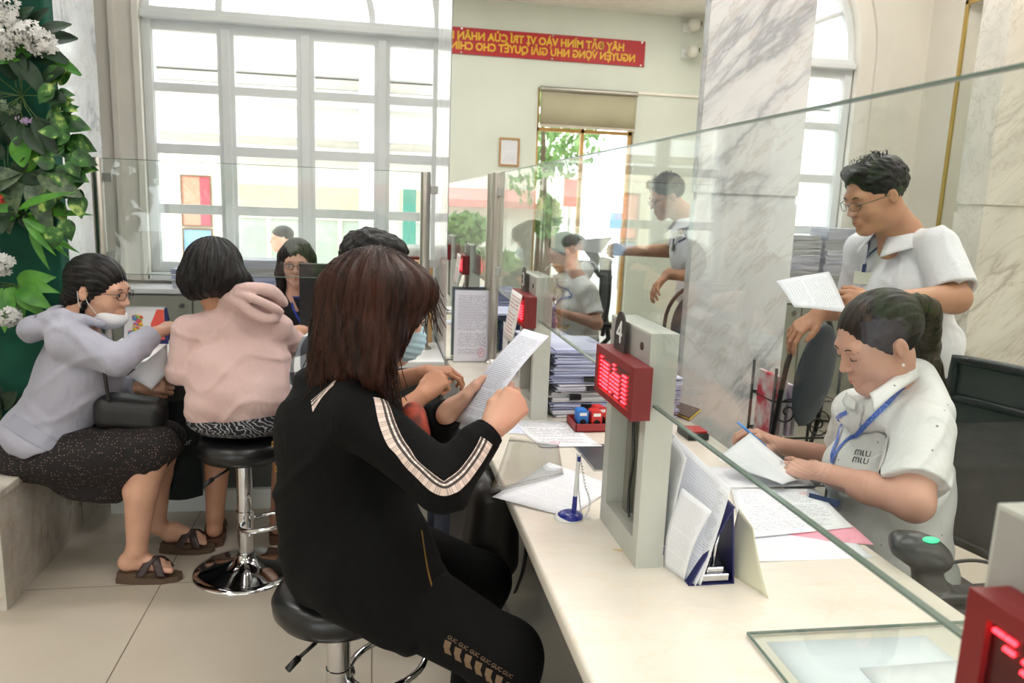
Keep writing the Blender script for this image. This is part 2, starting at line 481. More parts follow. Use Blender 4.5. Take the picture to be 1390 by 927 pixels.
def folds(amp, items, seed=0, base=None):
    """cloth creases: sharp valleys along warped wave fronts, faded in and out in patches; items = (direction, waves per metre)"""
    r = np.random.RandomState(seed); L = []
    for d, f in items:
        d = np.array(d, float); d = d/np.linalg.norm(d)*f*2*PI
        L.append((d.astype(np.float32), (r.normal(size=3)*7).astype(np.float32), r.uniform(0, 6.28, 4), (r.normal(size=3)*6).astype(np.float32), (r.normal(size=3)*15).astype(np.float32)))
    def g(P):
        q = np.zeros(P.shape[:-1], dtype=np.float32)
        for k, w, ph, mk, w2 in L:
            a = P@k+1.6*np.sin(P@w+ph[0])+.6*np.sin(P@w2+ph[3]); s_ = -np.exp(-(np.sin(a*.5+ph[1])/.33)**2)
            m = np.clip(.25+np.sin(P@mk+ph[2]), 0, 1)
            q += (s_+.3)*m
        q *= amp
        return q+(base(P) if base else 0)
    return g
def sdf_mesh(name, sdfs, mat, parent=None, smooth_it=1):
    Vs = []; Fs = []; k = 0
    for s in (sdfs if isinstance(sdfs, (list, tuple)) else [sdfs]):
        V, F = s.arrays()
        for _ in range(smooth_it):   # light relaxation
            acc = np.zeros_like(V); cnt = np.zeros(len(V))
            for i in range(4):
                j = (i+1) % 4
                np.add.at(acc, F[:, i], V[F[:, j]]); np.add.at(cnt, F[:, i], 1)
                np.add.at(acc, F[:, j], V[F[:, i]]); np.add.at(cnt, F[:, j], 1)
            V = V*.5+.5*acc/np.maximum(cnt, 1)[:, None]
        Vs.append(V); Fs.append(F+k); k += len(V)
    V = np.concatenate(Vs); F = np.concatenate(Fs)
    me = bpy.data.meshes.new(name)
    me.vertices.add(len(V)); me.vertices.foreach_set('co', V.astype(np.float32).ravel())
    me.loops.add(len(F)*4); me.loops.foreach_set('vertex_index', F.astype(np.int32).ravel())
    me.polygons.add(len(F)); me.polygons.foreach_set('loop_start', np.arange(0, len(F)*4, 4, dtype=np.int32))
    me.polygons.foreach_set('loop_total', np.full(len(F), 4, dtype=np.int32))
    me.update(calc_edges=True); me.validate()
    return link(name, me, mat, parent, smooth=True)
def wob(amp, f=(9, 9, 9), seed=0, n=7):
    """cheap smooth noise: a sum of warped sines"""
    r = np.random.RandomState(seed); K = r.normal(size=(n, 3))*np.array(f); ph = r.uniform(0, 6.28, n)
    def g(P):
        q = np.zeros(P.shape[:-1]); w = np.sin(P@(K[0]*.6)+1)
        for i in range(n): q = q+np.sin(P@K[i]+ph[i]+1.3*w)
        return amp*q/n**.5
    return g
# ================================================================== materials
m_wall = M('painted_wall', (240, 234, 222), .6, scale=1.5)
m_wallgrey = M('painted_wall_green_grey', (218, 222, 212), .6, scale=1.5)
m_trim = M('trim_paint', (240, 234, 224), .5, scale=2)
m_white = M('white_gloss_paint', (236, 238, 238), .35, scale=3)
m_ceil = M('ceiling_paint', (232, 230, 224), .7)
m_marb = marble('white_marble_pillar', (236, 237, 240), (120, 125, 142), (186, 174, 160), 48, 1.1, .12, .5, 3)
m_marb2 = marble('beige_marble_pillar', (222, 217, 207), (160, 148, 135), (176, 160, 140), 42, 1.7, .2, .7, 1)
m_bench = marble('bench_marble', (214, 208, 199), (150, 140, 132), (188, 162, 128), 60, 2.2, .25, 1.5, 4)
m_counter = marble('counter_marble', (232, 226, 214), (214, 200, 184), (228, 208, 180), 20, 1.4, .25, .25, 2)
m_grey = M('grey_laminate', (150, 152, 148), .5, scale=3)
m_dgrey = M('dark_grey_laminate', (84, 86, 84), .55, scale=3)
m_cabinet = M('cabinet_grey_paint', (164, 165, 152), .45, scale=4)
m_steel = M('brushed_steel', (176, 172, 166), .28, 1.0, scale=3, stretch=(40, 40, 1), bump=.05)
m_chrome = M('chrome', (215, 215, 218), .06, 1.0)
m_brass = M('brass_trim', (206, 178, 110), .3, .9)
m_glass = glassy('partition_glass'); m_gedge = M('glass_edge_green', (128, 150, 140), .15, trans=.3)
m_black = M('black_plastic', (24, 24, 26), .4); m_dark = M('dark_rubber', (32, 33, 35), .7)
m_board = M('light_grey_board', (186, 188, 182), .5, scale=12, bump=.05)

# floor: large cream tiles with thin joints
t = NT('floor_tiles'); v = t.coord('Object', (1, 1, 1), (0, 0, 0), (.003, -.52, 0))
br = t.n('ShaderNodeTexBrick'); br.offset = 0; br.squash = 1
for k_, v_ in (('Scale', 1.0), ('Brick Width', .806), ('Row Height', .8), ('Mortar Size', .0022), ('Mortar Smooth', .1), ('Bias', 0.0)): br.inputs[k_].default_value = v_
br.inputs['Color1'].default_value = srgb(196, 186, 172); br.inputs['Color2'].default_value = srgb(190, 180, 165); br.inputs['Mortar'].default_value = srgb(110, 98, 84)
t.l(v, br.inputs['Vector'])
nz = t.ramp(t.noise(t.coord('Object'), 2.5, 5, .6), [(.3, (.9, .89, .87)), (.7, (1, 1, 1))])
mm = t.n('ShaderNodeMix', data_type='RGBA', blend_type='MULTIPLY'); mm.inputs[0].default_value = 1
t.l(br.outputs[0], mm.inputs[6]); t.l(nz, mm.inputs[7]); t.set(color=mm.outputs[2], rough=.3, spec=.4)
m_floor = t.m

def struct(name, mb, mat, parent=None, **kw):
    o = mb.build(name, mat, parent, **kw)
    if parent is None: o['kind'] = 'structure'
    return o
XL, XR, YB, YW, ZC = -4.2, 3.95, -2.1, 5.2, 3.74
fl = MB(); fl.box((XL-.3, YB-.3, -.12), (XR+.6, YW+.3, 0)); struct('floor', fl, m_floor)
c = MB(); c.box((XL-.3, YB-.3, ZC), (XR+.6, YW+.3, ZC+.12)); struct('ceiling', c, m_ceil)
c = MB(); c.box((XL-.25, YB-.25, 0), (XL, YW+.25, ZC)); struct('wall_left', c, m_wall)

# window wall with two arched openings
WC = [(-.49, .915), (2.465, .915)]; SILL, SPR = .985, 2.60
def arched(cx, r, z0, zs, n=28): return [(cx-r, z0), (cx+r, z0)]+arc(cx, zs, r, 0, 180, n)
wb = MB()
wb.prism([(XL, 0), (XR+.5, 0), (XR+.5, ZC), (XL, ZC)], [arched(cx, r, SILL, SPR) for cx, r in WC], 0, .25, FR((0, YW+.25, 0), (1, 0, 0), (0, 0, 1)))
struct('wall_back', wb, m_wall)
def window(i, cx, r):
    y0 = YW-.02
    fr = FR((0, 0, 0), (1, 0, 0), (0, 0, 1))      # (x,z,-y)
    def P(mb, outer, holes, ya, yb): mb.prism(outer, holes, -yb, -ya, fr)
    w = thing('window_%d' % i, None, None, (cx, YW, SILL)); w['kind'] = 'structure'
    f = MB()
    x0, x1 = cx-r, cx+r
    # outer rebate frame following the arch, then sash grid with bevelled bars
    P(f, arched(cx, r, SILL, SPR), [arched(cx, r-.05, SILL+.035, SPR)], YW+.02, YW+.12)
    cols = [(cx+a, cx+b) for a, b in ((-.861, -.485), (-.381, .008), (.108, .504-.0), (.60, .861))]
    cols = [(cx-.86, cx-.485), (cx-.383, cx-.0075), (cx+.105, cx+.482), (cx+.585, cx+.862)]
    rows = [(1.05, 1.358), (1.418, 1.733), (1.793, 2.11), (2.162, 2.472)]
    holes = [[(a, p), (b, p), (b, q), (a, q)] for a, b in cols for p, q in rows]
    P(f, [(x0+.04, SILL+.03), (x1-.04, SILL+.03), (x1-.04, 2.53), (x0+.04, 2.53)], holes, YW+.04, YW+.085)
    # raised rails between the sashes
    for a in (-.434, .049, .533): f.box((cx+a-.028, YW+.02, SILL+.03), (cx+a+.028, YW+.05, 2.5), .006)
    # transom moulding
    f.box((x0-.0, YW-.03, 2.53), (x1+.0, YW+.1, 2.57), .008); f.box((x0, YW-.005, 2.565), (x1, YW+.1, 2.60), .006)
    # fanlight: inner arc and radial bars
    P(f, arc(cx, SPR, .49, 0, 180, 24)+arc(cx, SPR, .45, 180, 0, 24), [], YW+.04, YW+.085)
    for a in (22, 66, 114, 158):
        ca, sa = math.cos(math.radians(a)), math.sin(math.radians(a))
        f.tube([(cx+.47*ca, YW+.06, SPR+.47*sa), (cx+.89*ca, YW+.06, SPR+.89*sa)], .018, 8)
    f.build('window_frame', m_white, w)
    g = MB(); P(g, arched(cx, r-.03, SILL+.03, SPR), [], YW+.058, YW+.064); g.build('pane', m_wglass, w)
    s = MB(); s.box((x0-.02, YW-.05, SILL-.05), (x1+.02, YW+.2, SILL), .01); s.build('window_sill', m_white, w)
    # architrave: flat band with two raised beads
    a = MB()
    def band(ra, rb, ya):
        P(a, [(cx-rb, SILL-.05)]+arc(cx, SPR, rb, 180, 0, 32)+[(cx+rb, SILL-.05), (cx+ra, SILL-.05)]+arc(cx, SPR, ra, 0, 180, 32)+[(cx-ra, SILL-.05)], [], ya, YW+.01)
    band(r-.0, r+.035, YW-.05); band(r+.035, r+.14, YW-.02); band(r+.14, r+.17, YW-.045); band(r+.17, r+.28, YW-.012); 
    a.build('architrave', m_trim, w)
    return w
m_wglass = glassy('window_glass', (.97, .99, .98), 1.45)
for i, (cx, r) in enumerate(WC): window(i+1, cx, r)

# right wall with the deep door opening
DY0, DY1, DZ = 3.62, 4.85, 2.95
wr = MB(); fy = FR((XR, 0, 0), (0, 1, 0), (0, 0, 1))
wr.prism([(YB, 0), (DY0, 0), (DY0, DZ), (DY1, DZ), (DY1, 0), (YW+.25, 0), (YW+.25, ZC), (YB, ZC)], [], 0, .4, fy)
struct('wall_right', wr, m_wall)
tr = MB()
tr.box((XR-.012, DY1-.012, 0), (XR+.004, DY1+.02, DZ+.02), .003); tr.box((XR-.012, DY0-.02, 0), (XR+.004, DY0+.012, DZ+.02), .003); tr.box((XR-.012, DY0-.02, DZ-.012), (XR+.004, DY1+.02, DZ+.02), .003)
struct('trim_1', tr, m_brass)
dr = thing('door_1', None, None, (XR+.22, DY1, 0)); dr['kind'] = 'structure'
d = MB(); d.box((XR+.18, DY0, 0), (XR+.24, DY0+.05, DZ)); d.box((XR+.18, DY1-.05, 0), (XR+.24, DY1, DZ)); d.box((XR+.18, DY0, DZ-.06), (XR+.24, DY1, DZ)); d.build('door_frame', m_wall, dr)
m_frost = M('frosted_glass', (196, 194, 168), .35, scale=1)
d = MB(); d.box((XR+.2, DY0+.05, .01), (XR+.215, DY1-.05, 2.86)); d.build('door_leaf', m_frost, dr)
d = MB(); d.box((XR+.18, DY1-.22, 2.33), (XR+.235, DY1-.04, 2.42), .004); d.box((XR+.17, DY1-.08, 2.35), (XR+.24, DY1-.06, 2.44), .002); d.build('patch_hinge', m_steel, dr)

# entrance wall behind the camera (seen in the mirror): glazed entrance, door under a blind
wf = MB()
EX0, EX1, EZ = -3.4, .55, 2.05
BX0, BX1, BZ = 1.86, 3.06, 2.84
wf.prism([(XL, 0), (EX0, 0), (EX0, EZ), (EX1, EZ), (EX1, 0), (BX0, 0), (BX0, BZ), (BX1, BZ), (BX1, 0), (XR+.5, 0), (XR+.5, ZC), (XL, ZC)], [], 0, .25, FR((0, YB, 0), (1, 0, 0), (0, 0, 1)))
struct('wall_front', wf, m_wallgrey)
d2 = thing('door_2', None, None, (2.46, YB-.1, 0)); d2['kind'] = 'structure'
m_yel = M('varnished_frame', (206, 160, 96), .4)
f = MB(); yy = YB-.12
for x in (BX0+.02, 2.44, BX1-.03): f.box((x-.02, yy-.03, 0), (x+.02, yy+.03, BZ))
f.box((BX0, yy-.03, 2.36), (BX1, yy+.03, 2.4)); f.box((BX0, yy-.03, 0), (BX1, yy+.03, .08)); f.build('door_frame', m_yel, d2)
g = MB(); g.box((BX0, yy-.004, .05), (BX1, yy+.004, BZ)); g.build('pane', m_wglass, d2)
d3 = thing('door_3', None, None, (-1.4, YB-.1, 0)); d3['kind'] = 'structure'
f = MB()
for x in (EX0+.03, -2.4, -1.4, -.4, EX1-.03): f.box((x-.025, yy-.03, 0), (x+.025, yy+.03, EZ))
f.box((EX0, yy-.03, EZ-.05), (EX1, yy+.03, EZ)); f.build('door_frame', m_steel, d3)
g = MB(); g.box((EX0, yy-.004, .02), (EX1, yy+.004, EZ)); g.build('pane', m_wglass, d3)
m_blind = M('roller_blind', (178, 170, 144), .8, scale=3)
b = thing('roller_blind', 'beige roller blind half lowered over the glazed door, seen in the mirror', 'blind', (2.46, YB+.04, 2.84))
q = MB(); q.grid(lambda u, v: (BX0+.02+u*(BX1-BX0-.04), YB+.045+.004*math.sin(u*9), 2.42+v*.38), 20, 2, .003); q.build('blind_fabric', m_blind, b)
q = MB(); q.cyl((BX0+.01, YB+.05, 2.82), (BX1-.01, YB+.05, 2.82), .028); q.build('roller', m_steel, b)
q = MB(); q.box((BX0+.02, YB+.035, 2.395), (BX1-.02, YB+.055, 2.425), .004); q.build('bottom_bar', M('taupe_bar', (196, 184, 170), .5), b)

# pillars
def pillar(name, lo, hi, mat, groove=True):
    p = MB(); x0, y0 = lo; x1, y1 = hi
    if groove:
        p.box((x0, y0, 0), (x1, y1, 1.547)); p.box((x0+.008, y0+.012, 1.547), (x1-.008, y1-.008, 1.585)); p.box((x0, y0, 1.585), (x1, y1, ZC))
    else: p.box((x0, y0, 0), (x1, y1, ZC))
    return struct(name, p, mat)
PM = 3.45
pillar('wall_pillar_mirror', (.322, PM+.012), (1.5, 4.18), m_marb, False)
pillar('wall_pillar_marble', (1.482, PM-.03), (2.0, 4.15), m_marb)
pillar('wall_pillar_right', (3.055, PM), (3.95, 4.05-.4), m_marb2)
pillar('wall_pillar_left', (-2.5, 3.9), (-1.575, 4.93), m_marb, False)
m_mirror = NT('mirror_silver').set(color=(.93, .955, .94, 1), rough=0.0, metal=1.0).m
q = MB(); q.box((.325, PM, .78), (1.482, PM+.011, ZC-.01)); o = q.build('wall_mirror', m_mirror)
tag(o, 'tall mirror facing the pillar behind the counter, reflecting the red banner', 'mirror')

# ------------------------------------------------------------------ outside, beyond the arched windows
m_fac = M('facade_render', (240, 236, 226), .8, scale=1); m_fac2 = M('facade_shade_grey', (196, 192, 184), .8)
m_cream = M('cream_column', (246, 234, 212), .8)
m_conc = M('courtyard_concrete', (190, 186, 178), .8, scale=2)
g = MB(); g.box((-30, 5.5, -.8), (30, 26, -.6)); struct('ground', g, m_conc)
g = MB(); g.box((-30, -24, -.3), (30, -2.4, -.05)); struct('ground_street', g, m_conc)
bd = thing('courtyard_building', 'pale building with white floor bands across the courtyard outside the windows', 'building', (0, 10.4, -.6))
q = MB(); q.box((-9, 10.4, -.6), (12, 11, 5)); q.build('facade', m_fac, bd)
q = MB()
for z0, z1, d_ in ((1.95, 2.1, .3), (2.2, 2.42, .45), (2.62, 2.82, .2), (2.98, 3.2, .55), (3.5, 3.6, .3)): q.box((-9, 10.4-d_, z0), (12, 10.4, z1))
q.build('floor_band', m_white, bd)
q = MB(); q.box((-9, 10.2, 2.10), (12, 10.41, 2.20)); q.box((-9, 10.3, 2.84), (12, 10.41, 2.96)); q.build('soffit_line', M('tan_soffit', (246, 240, 230), .8), bd)
for x in (-3.4, -.05, 2.6, 5.3):
    q = MB(); q.box((x-.14, 9.6, -.6), (x+.14, 9.9, 3.4), .01); q.build('column', m_fac, bd)
m_win = M('dim_window_glass', (186, 194, 186), .2)
for x, w_ in ((-1.35, .5), (-.45, .3), (.75, .42), (2.2, .6), (3.6, .6), (4.7, .6)):
    q = MB(); q.box((x-w_, 10.36, .5), (x+w_, 10.40, 1.2)); f = q.build('window', m_win, bd)
    q = MB(); q.box((x-w_-.04, 10.33, 1.2), (x+w_+.04, 10.40, 1.27)); q.box((x-w_-.04, 10.33, .43), (x+w_+.04, 10.40, .5)); q.box((x-.025, 10.33, .5), (x+.025, 10.40, 1.2)); q.build('window_bars', m_cream, f)
    q = MB(); q.box((x-w_, 10.36, 1.3), (x+w_, 10.40, 1.62)); q.build('window', M('brown_glass', (206, 192, 170), .3), bd)
nb = thing('notice_board', 'red poster above a blue poster on the cream pillar outside the left window', 'notice board', (-1.94, 9.0, .6))
q = MB(); q.box((-2.36, 9.03, -.6), (-1.72, 9.12, 1.9)); q.build('panel', m_cream, nb)
q = MB(); q.prism([(-2.1, 1.12), (-1.78, 1.12), (-1.78, 1.68), (-2.1, 1.68)], [[(-2.085, 1.135), (-1.795, 1.135), (-1.795, 1.665), (-2.085, 1.665)]], 0, .03, FR((0, 9.03, 0), (1, 0, 0), (0, 0, 1)))
q.prism([(-2.1, .6), (-1.78, .6), (-1.78, 1.1), (-2.1, 1.1)], [[(-2.085, .615), (-1.795, .615), (-1.795, 1.085), (-2.085, 1.085)]], 0, .03, FR((0, 9.03, 0), (1, 0, 0), (0, 0, 1))); q.build('frame', M('brown_frame', (120, 92, 74), .5), nb)
q = MB(); q.box((-2.085, 9.015, 1.135), (-1.90, 9.025, 1.665)); q.build('poster', M('salmon_poster', (240, 150, 128), .6), nb, )
q = MB(); q.box((-1.90, 9.012, 1.135), (-1.795, 9.025, 1.665)); q.build('poster', M('crimson_poster', (214, 84, 100), .6), nb)
q = MB(); q.box((-2.085, 9.012, .615), (-1.795, 9.025, 1.085)); q.build('poster', M('blue_poster', (140, 180, 216), .6), nb)
gd = MB(); gd.box((.32, 9.0, -.6), (.47, 9.05, 1.62), .005); gd.box((.40, 8.99, .9), (.455, 9.01, 1.2)); o = gd.build('green_door', M('teal_paint', (58, 138, 122), .5)); tag(o, 'teal green door outside, behind the rightmost panes of the left window', 'door')

# greenery and awnings on the street side, seen only as reflections
m_leafs = M('sunlit_leaves', (128, 160, 88), .6, c2=(84, 122, 62), scale=9)
def bush(name, label, c, r, cat='bush', seed=1, trunk=None):
    rnd = random.Random(seed); b_ = thing(name, label, cat, (c[0], c[1], -.05))
    m_ = MB(); bm = m_.bm
    for i in range(900):
        d_ = Vector((rnd.gauss(0, 1), rnd.gauss(0, 1), rnd.gauss(0, 1))).normalized()*rnd.uniform(.6, 1)
        p_ = Vector(c)+Vector((d_.x*r[0], d_.y*r[1], d_.z*r[2])); s_ = rnd.uniform(.06, .13)
        e = Euler((rnd.uniform(0, 6), rnd.uniform(0, 6), rnd.uniform(0, 6))).to_matrix()
        vs = [bm.verts.new(p_+e @ Vector(k_)*s_) for k_ in ((-1, 0, 0), (0, -.5, .1), (1, 0, 0), (0, .5, .1))]; bm.faces.new(vs)
    m_.build('foliage', m_leafs, b_)
    q = MB(); q.tube([(c[0], c[1], -.05), (c[0]+.05, c[1], c[2]*.6), (c[0], c[1], c[2])], [.09, .07, .04], 8); q.build('trunk', M('bark', (96, 78, 60), .9), b_)
bush('street_tree', 'green street tree outside the entrance, seen as a reflection through the glass door', (3.1, -7.5, 2.9), (1.2, .8, 1.0), 'tree', 2)
bush('hedge_shrub', 'green shrub outside the entrance, seen as a reflection beside the steel posts', (-.9, -5.6, .35), (.5, .4, .42), 'bush', 3)
bush('street_tree', 'tall green tree across the street, seen only as a reflection', (-3.0, -8.5, 2.4), (1.6, 1, 1.3), 'tree', 4)
aw = thing('street_awning', 'red shop awning across the street, seen only as a reflection', 'awning', (-1.0, -10, 0))
q = MB(); q.prism([(-10, 1.55), (-9.4, 1.4), (-9.4, 1.55), (-10, 1.8)], [], -3.2, 1.4, FR((0, 0, 0), (0, 1, 0), (0, 0, 1))); q.build('canopy', M('awning_red', (226, 150, 146), .7), aw)
q = MB(); q.box((-4.4, -10.4, -.05), (4.6, -10, 3.4)); q.build('shop_wall', m_fac, aw)

def mirpt(px, py, v, glass=False):
    p = PY(px, py, v); return (1.08-p.x if glass else p.x, 2*PM-v, p.z)
for (px, py, v, gl, r, sd, lab) in ((742, 296, 12.5, False, (.22, .2, .32), 11, 'green potted shrub by the street, seen through the mirrored door'), (632, 312, 13, True, (.40, .3, .28), 13, 'wide low shrub beyond the entrance, seen as a reflection')):
    c_ = mirpt(px, py, v, gl); bush('street_shrub', lab, c_, r, 'bush', sd)
for (px, py, v, w_, h_, cc, lab) in ((775, 262, 14, .28, .5, (214, 60, 66), 'red vertical street sign seen through the mirrored door'), (845, 300, 14, .5, .3, (120, 160, 196), 'blue street sign seen through the mirrored door')):
    c_ = mirpt(px, py, v); sg_ = thing('street_sign', lab, 'sign', (c_[0], c_[1], -.05))
    q = MB(); q.box((c_[0]-w_/2, c_[1]-.02, c_[2]-h_/2), (c_[0]+w_/2, c_[1]+.02, c_[2]+h_/2), .01); q.build('sign_board', M('sign_paint', cc, .5), sg_)
    q = MB(); q.cyl((c_[0], c_[1]-.04, -.05), (c_[0], c_[1]-.04, c_[2]), .025); q.build('sign_post', m_steel, sg_)
# ================================================================== counters and partitions
CT = .78
m_stain = M('rust_stain', (214, 186, 140), .5)
ct = thing('service_counter', 'long cream marble service counter running past the seated customers', 'counter', (.45, 1.2, 0))
q = MB(); q.box((.332, -.95, CT-.036), (1.085, 3.435, CT), .008, seg=3); q.build('worktop', m_counter, ct, auto=40)
q = MB(); q.box((.47, -.93, .1), (1.0, 3.43, CT-.036)); q.build('front_panel', M('counter_panel', (146, 146, 140), .22, scale=2), ct)
q = MB(); q.box((.50, -.93, 0), (.98, 3.43, .1)); q.build('plinth', m_grey, ct)
for c_ in ((.62, .78), (.70, .83), (.66, .72), (.73, 1.0), (.52, 1.45)):
    q = MB(); q.prism([(c_[0]+(.014+.008*math.sin(3*a+c_[1]*9))*math.cos(a), c_[1]+(.006+.003*math.sin(2*a+c_[0]*30))*math.sin(a)) for a in [i*.5 for i in range(12)]], [], CT+.0002, CT+.0006)
    q.build('stain', m_stain, ct)
fc = thing('service_counter', 'white topped counter in front of the left window, with a grey panel below', 'counter', (-.45, 3.75, 0))
q = MB(); q.box((-1.222, 3.405, CT-.036), (.318, 4.12, CT), .006); q.build('worktop', m_white, fc)
q = MB(); q.box((-1.21, 3.66, .1), (.315, 4.05, CT-.036)); q.build('front_panel', m_dgrey, fc)
q = MB(); q.box((-1.21, 3.63, 0), (.315, 4.05, .1)); q.build('skirting', m_white, fc)

gp = thing('glass_partition', 'long clear glass screen above the cream counter, between customers and staff', 'glass screen', (.54, 1.2, 1.12))
q = MB(); q.box((.536, -.95, 1.122), (.544, 3.345, 1.63)); q.build('glass_pane', m_glass, gp)
q = MB(); q.box((.5355, -.95, 1.6295), (.5445, 3.345, 1.6325)); q.box((.5355, -.95, 1.119), (.5445, 3.345, 1.1225)); q.build('polished_edge', m_gedge, gp)
gp = thing('glass_partition', 'glass screen above the white counter in front of the left window', 'glass screen', (-.5, 3.7, 1.12))
q = MB(); q.box((-1.185, 3.70, 1.122), (.214, 3.708, 1.63)); q.build('glass_pane', m_glass, gp)
q = MB(); q.box((-1.185, 3.6995, 1.6295), (.214, 3.7085, 1.632)); q.box((-1.185, 3.6995, 1.119), (.214, 3.7085, 1.1225)); q.build('polished_edge', m_gedge, gp)
m_clampm = M('satin_clamp', (190, 190, 188), .45, .3)
def post(x, y, r, lab, clamp):
    p = thing('partition_post', lab, 'post', (x, y, CT))
    q = MB(); q.lathe([(0, CT), (r, CT), (r, 1.628), (r*.9, 1.633), (0, 1.633)], (x, y, 0), 28); q.build('tube', m_steel, p, auto=40)
    q = MB(); q.lathe([(r, CT+.018), (r*1.35, CT+.012), (r*1.7, CT+.004), (r*1.75, CT), (0, CT)], (x, y, 0), 28); q.build('flange', m_steel, p, auto=40)
    for z in (1.2, 1.55):
        q = MB(); q.box((min(x, x+clamp[0]), min(y, y+clamp[1]), z-.02), (max(x, x+clamp[0]), max(y, y+clamp[1]), z+.02), .003)
        q.build('glass_clamp', m_clampm, p)
post(.53, 3.372, .021, 'steel post at the mirror end of the long glass screen', (.02, -.05))
post(.237, 3.70, .024, 'steel post at the right end of the window glass screen, beside the marble pillar', (.06, .01))
post(-1.208, 3.70, .024, 'steel post at the left end of the window glass screen, beside the plants', (.06, .01))

# ------------------------------------------------------------------ queue display consoles
m_red = M('maroon_metal', (128, 30, 32), .45, c2=(118, 26, 28)); m_con = M('console_paint', (190, 192, 184), .5, scale=9, bump=.06)
m_conface = M('console_face', (164, 162, 158), .45, scale=20)
m_ledoff = M('led_window', (70, 10, 14), .25); m_led = emit('led_red', (255, 40, 50), 9)
m_num = M('number_plate', (52, 48, 46), .4); m_inner = M('console_inside', (120, 120, 108), .6)
def console(y0, num, label, gl):
    t_ = thing('queue_display_console', label, 'queue display', (.55, y0+.126, CT), 'queue display consoles on the counter')
    q = MB(); x0, x1, y1, z1 = .524, .581, y0+.252, 1.264
    fr = FR((x1, 0, 0), (0, 1, 0), (0, 0, 1))          # (y,z,x)
    q.prism([(y0, CT), (y1, CT), (y1, z1), (y0, z1)], [[(y0+.03, CT+.055), (y1-.035, CT+.055), (y1-.035, 1.09), (y0+.03, 1.09)]], -(x1-x0), 0, fr)
    q.build('housing', m_con, t_)
    q = MB(); q.box((x0-.001, y0+.004, 1.10), (x0+.002, y1-.004, z1-.004)); q.build('face_plate', m_conface, t_)
    q = MB(); q.box((x1-.012, y0+.03, CT+.055), (x1-.004, y1-.035, 1.09)); q.box((x1-.03, y0+.15, CT+.055), (x1-.012, y0+.18, 1.09)); q.box((x1-.03, y0+.075, CT+.056), (x1-.02, y0+.11, 1.09), .002); q.build('recess_back', m_inner, t_)
    q = MB(); q.tube([(x1-.035, y0+.12+.008*math.sin(i*1.1), 1.09-.25*i/9) for i in range(10)], .003, 8); q.build('cable', m_black, t_)
    # red display box
    q = MB(); bx0, bx1, by0, by1, bz0, bz1 = .484, .523, y0-.026, y0+.226, 1.098, 1.203
    q.prism([(by0, bz0), (by1, bz0), (by1, bz1), (by0, bz1)], [[(by0+.022, bz0+.014), (by1-.022, bz0+.014), (by1-.022, bz1-.016), (by0+.022, bz1-.016)]], -.012, 0, FR((bx0+.012, 0, 0), (0, 1, 0), (0, 0, 1)))
    q.box((bx0+.011, by0, bz0), (bx1, by1, bz1), .002)
    lb = q.build('display_box', m_red, t_)
    q = MB(); q.box((bx0+.006, by0+.02, bz0+.012), (bx0+.012, by1-.02, bz1-.014)); q.build('screen', m_ledoff, lb)
    zr = [bz0+.020+.0088*i for i in range(8)]
    for gi, (ga, n_, rows) in enumerate(gl):
        q = MB()
        for k_ in range(n_):
            for r_ in rows:
                yy = by1-.03-ga-k_*.0125
                q.cyl((bx0+.0045, yy-.0045, zr[r_]), (bx0+.0045, yy+.0045, zr[r_]), .0022, n=6)
        q.build('led_digit', m_led, lb)
    # number plate: arched top
    pl = MB(); yc = y0+.145
    o_ = [(yc-.034, 1.2)]+[(yc+.034*math.cos(a), 1.235+.052*math.sin(a)) for a in [PI-PI*i/16 for i in range(17)]]+[(yc+.034, 1.2)]
    pl.prism(o_, [], 0, .004, FR((.508, 0, 0), (0, 1, 0), (0, 0, 1))); np_ = pl.build('number_plate', m_num, t_)
    Mt = Matrix(((0, 0, -1, .5075), (-1, 0, 0, yc), (0, 1, 0, 1.241), (0, 0, 0, 1)))
    text_obj('numeral', num, .068, m_white, Mt @ Matrix.Diagonal((1.15, 1, 1, 1)), np_, ext=.0008)
    q = MB(); q.cyl((.5235, y0+.045, 1.232), (.521, y0+.045, 1.232), .008, n=16); q.build('key_hole', M('key_hole_brass', (90, 74, 50), .4, .6), t_)
    return t_
full = list(range(8))
console(1.366, '4', 'grey queue console with number 4 plate and a red lit display box', [(0, 1, full), (.02, 3, full[:7]), (.07, 1, full[:5]), (.087, 1, full[1:8]), (.105, 2, full[:6]), (.15, 2, full[:7])])
console(2.437, '3', 'grey queue console with number 3 plate, farther along the counter', [(0, 4, full), (.08, 6, full[:6])])
yf = PX(1316, 796, .484).y-.226
console(yf, '5', 'nearest queue console, cut off by the bottom corner of the photo', [(0.0, 1, [7]), (.012, 1, [6, 7]), (.03, 4, [5, 6]), (.08, 2, [0, 1, 2, 3, 4, 5]), (.12, 5, [2, 3])])
m_notice = paper_mat('notice_sheet', 14, (190, 70, 80), (236, 232, 230), None)
hn = MB(); a_ = PX(711, 401, .475); b_ = PX(693, 392, .475)
q = MB(); y2 = 2.437
q.grid(lambda u, v: (.478-.012*(1-v)*math.sin(u*3)-.02*(1-v), y2+.19-u*.19+(1-v)*.03, 1.205-.165*(1-v)), 8, 8, .0005); o = q.build('hanging_notice', m_notice); tag(o, 'white notice with red writing hanging over the display of console 3', 'notice')
q = MB(); q.quad((.4695, y2+.19, 1.10), (.4715, y2+.10, 1.095), (.4735, y2+.10, 1.112), (.471, y2+.19, 1.117), .0004); o2 = q.build('highlighter_mark', M('highlighter_yellow', (216, 226, 60), .6), o)

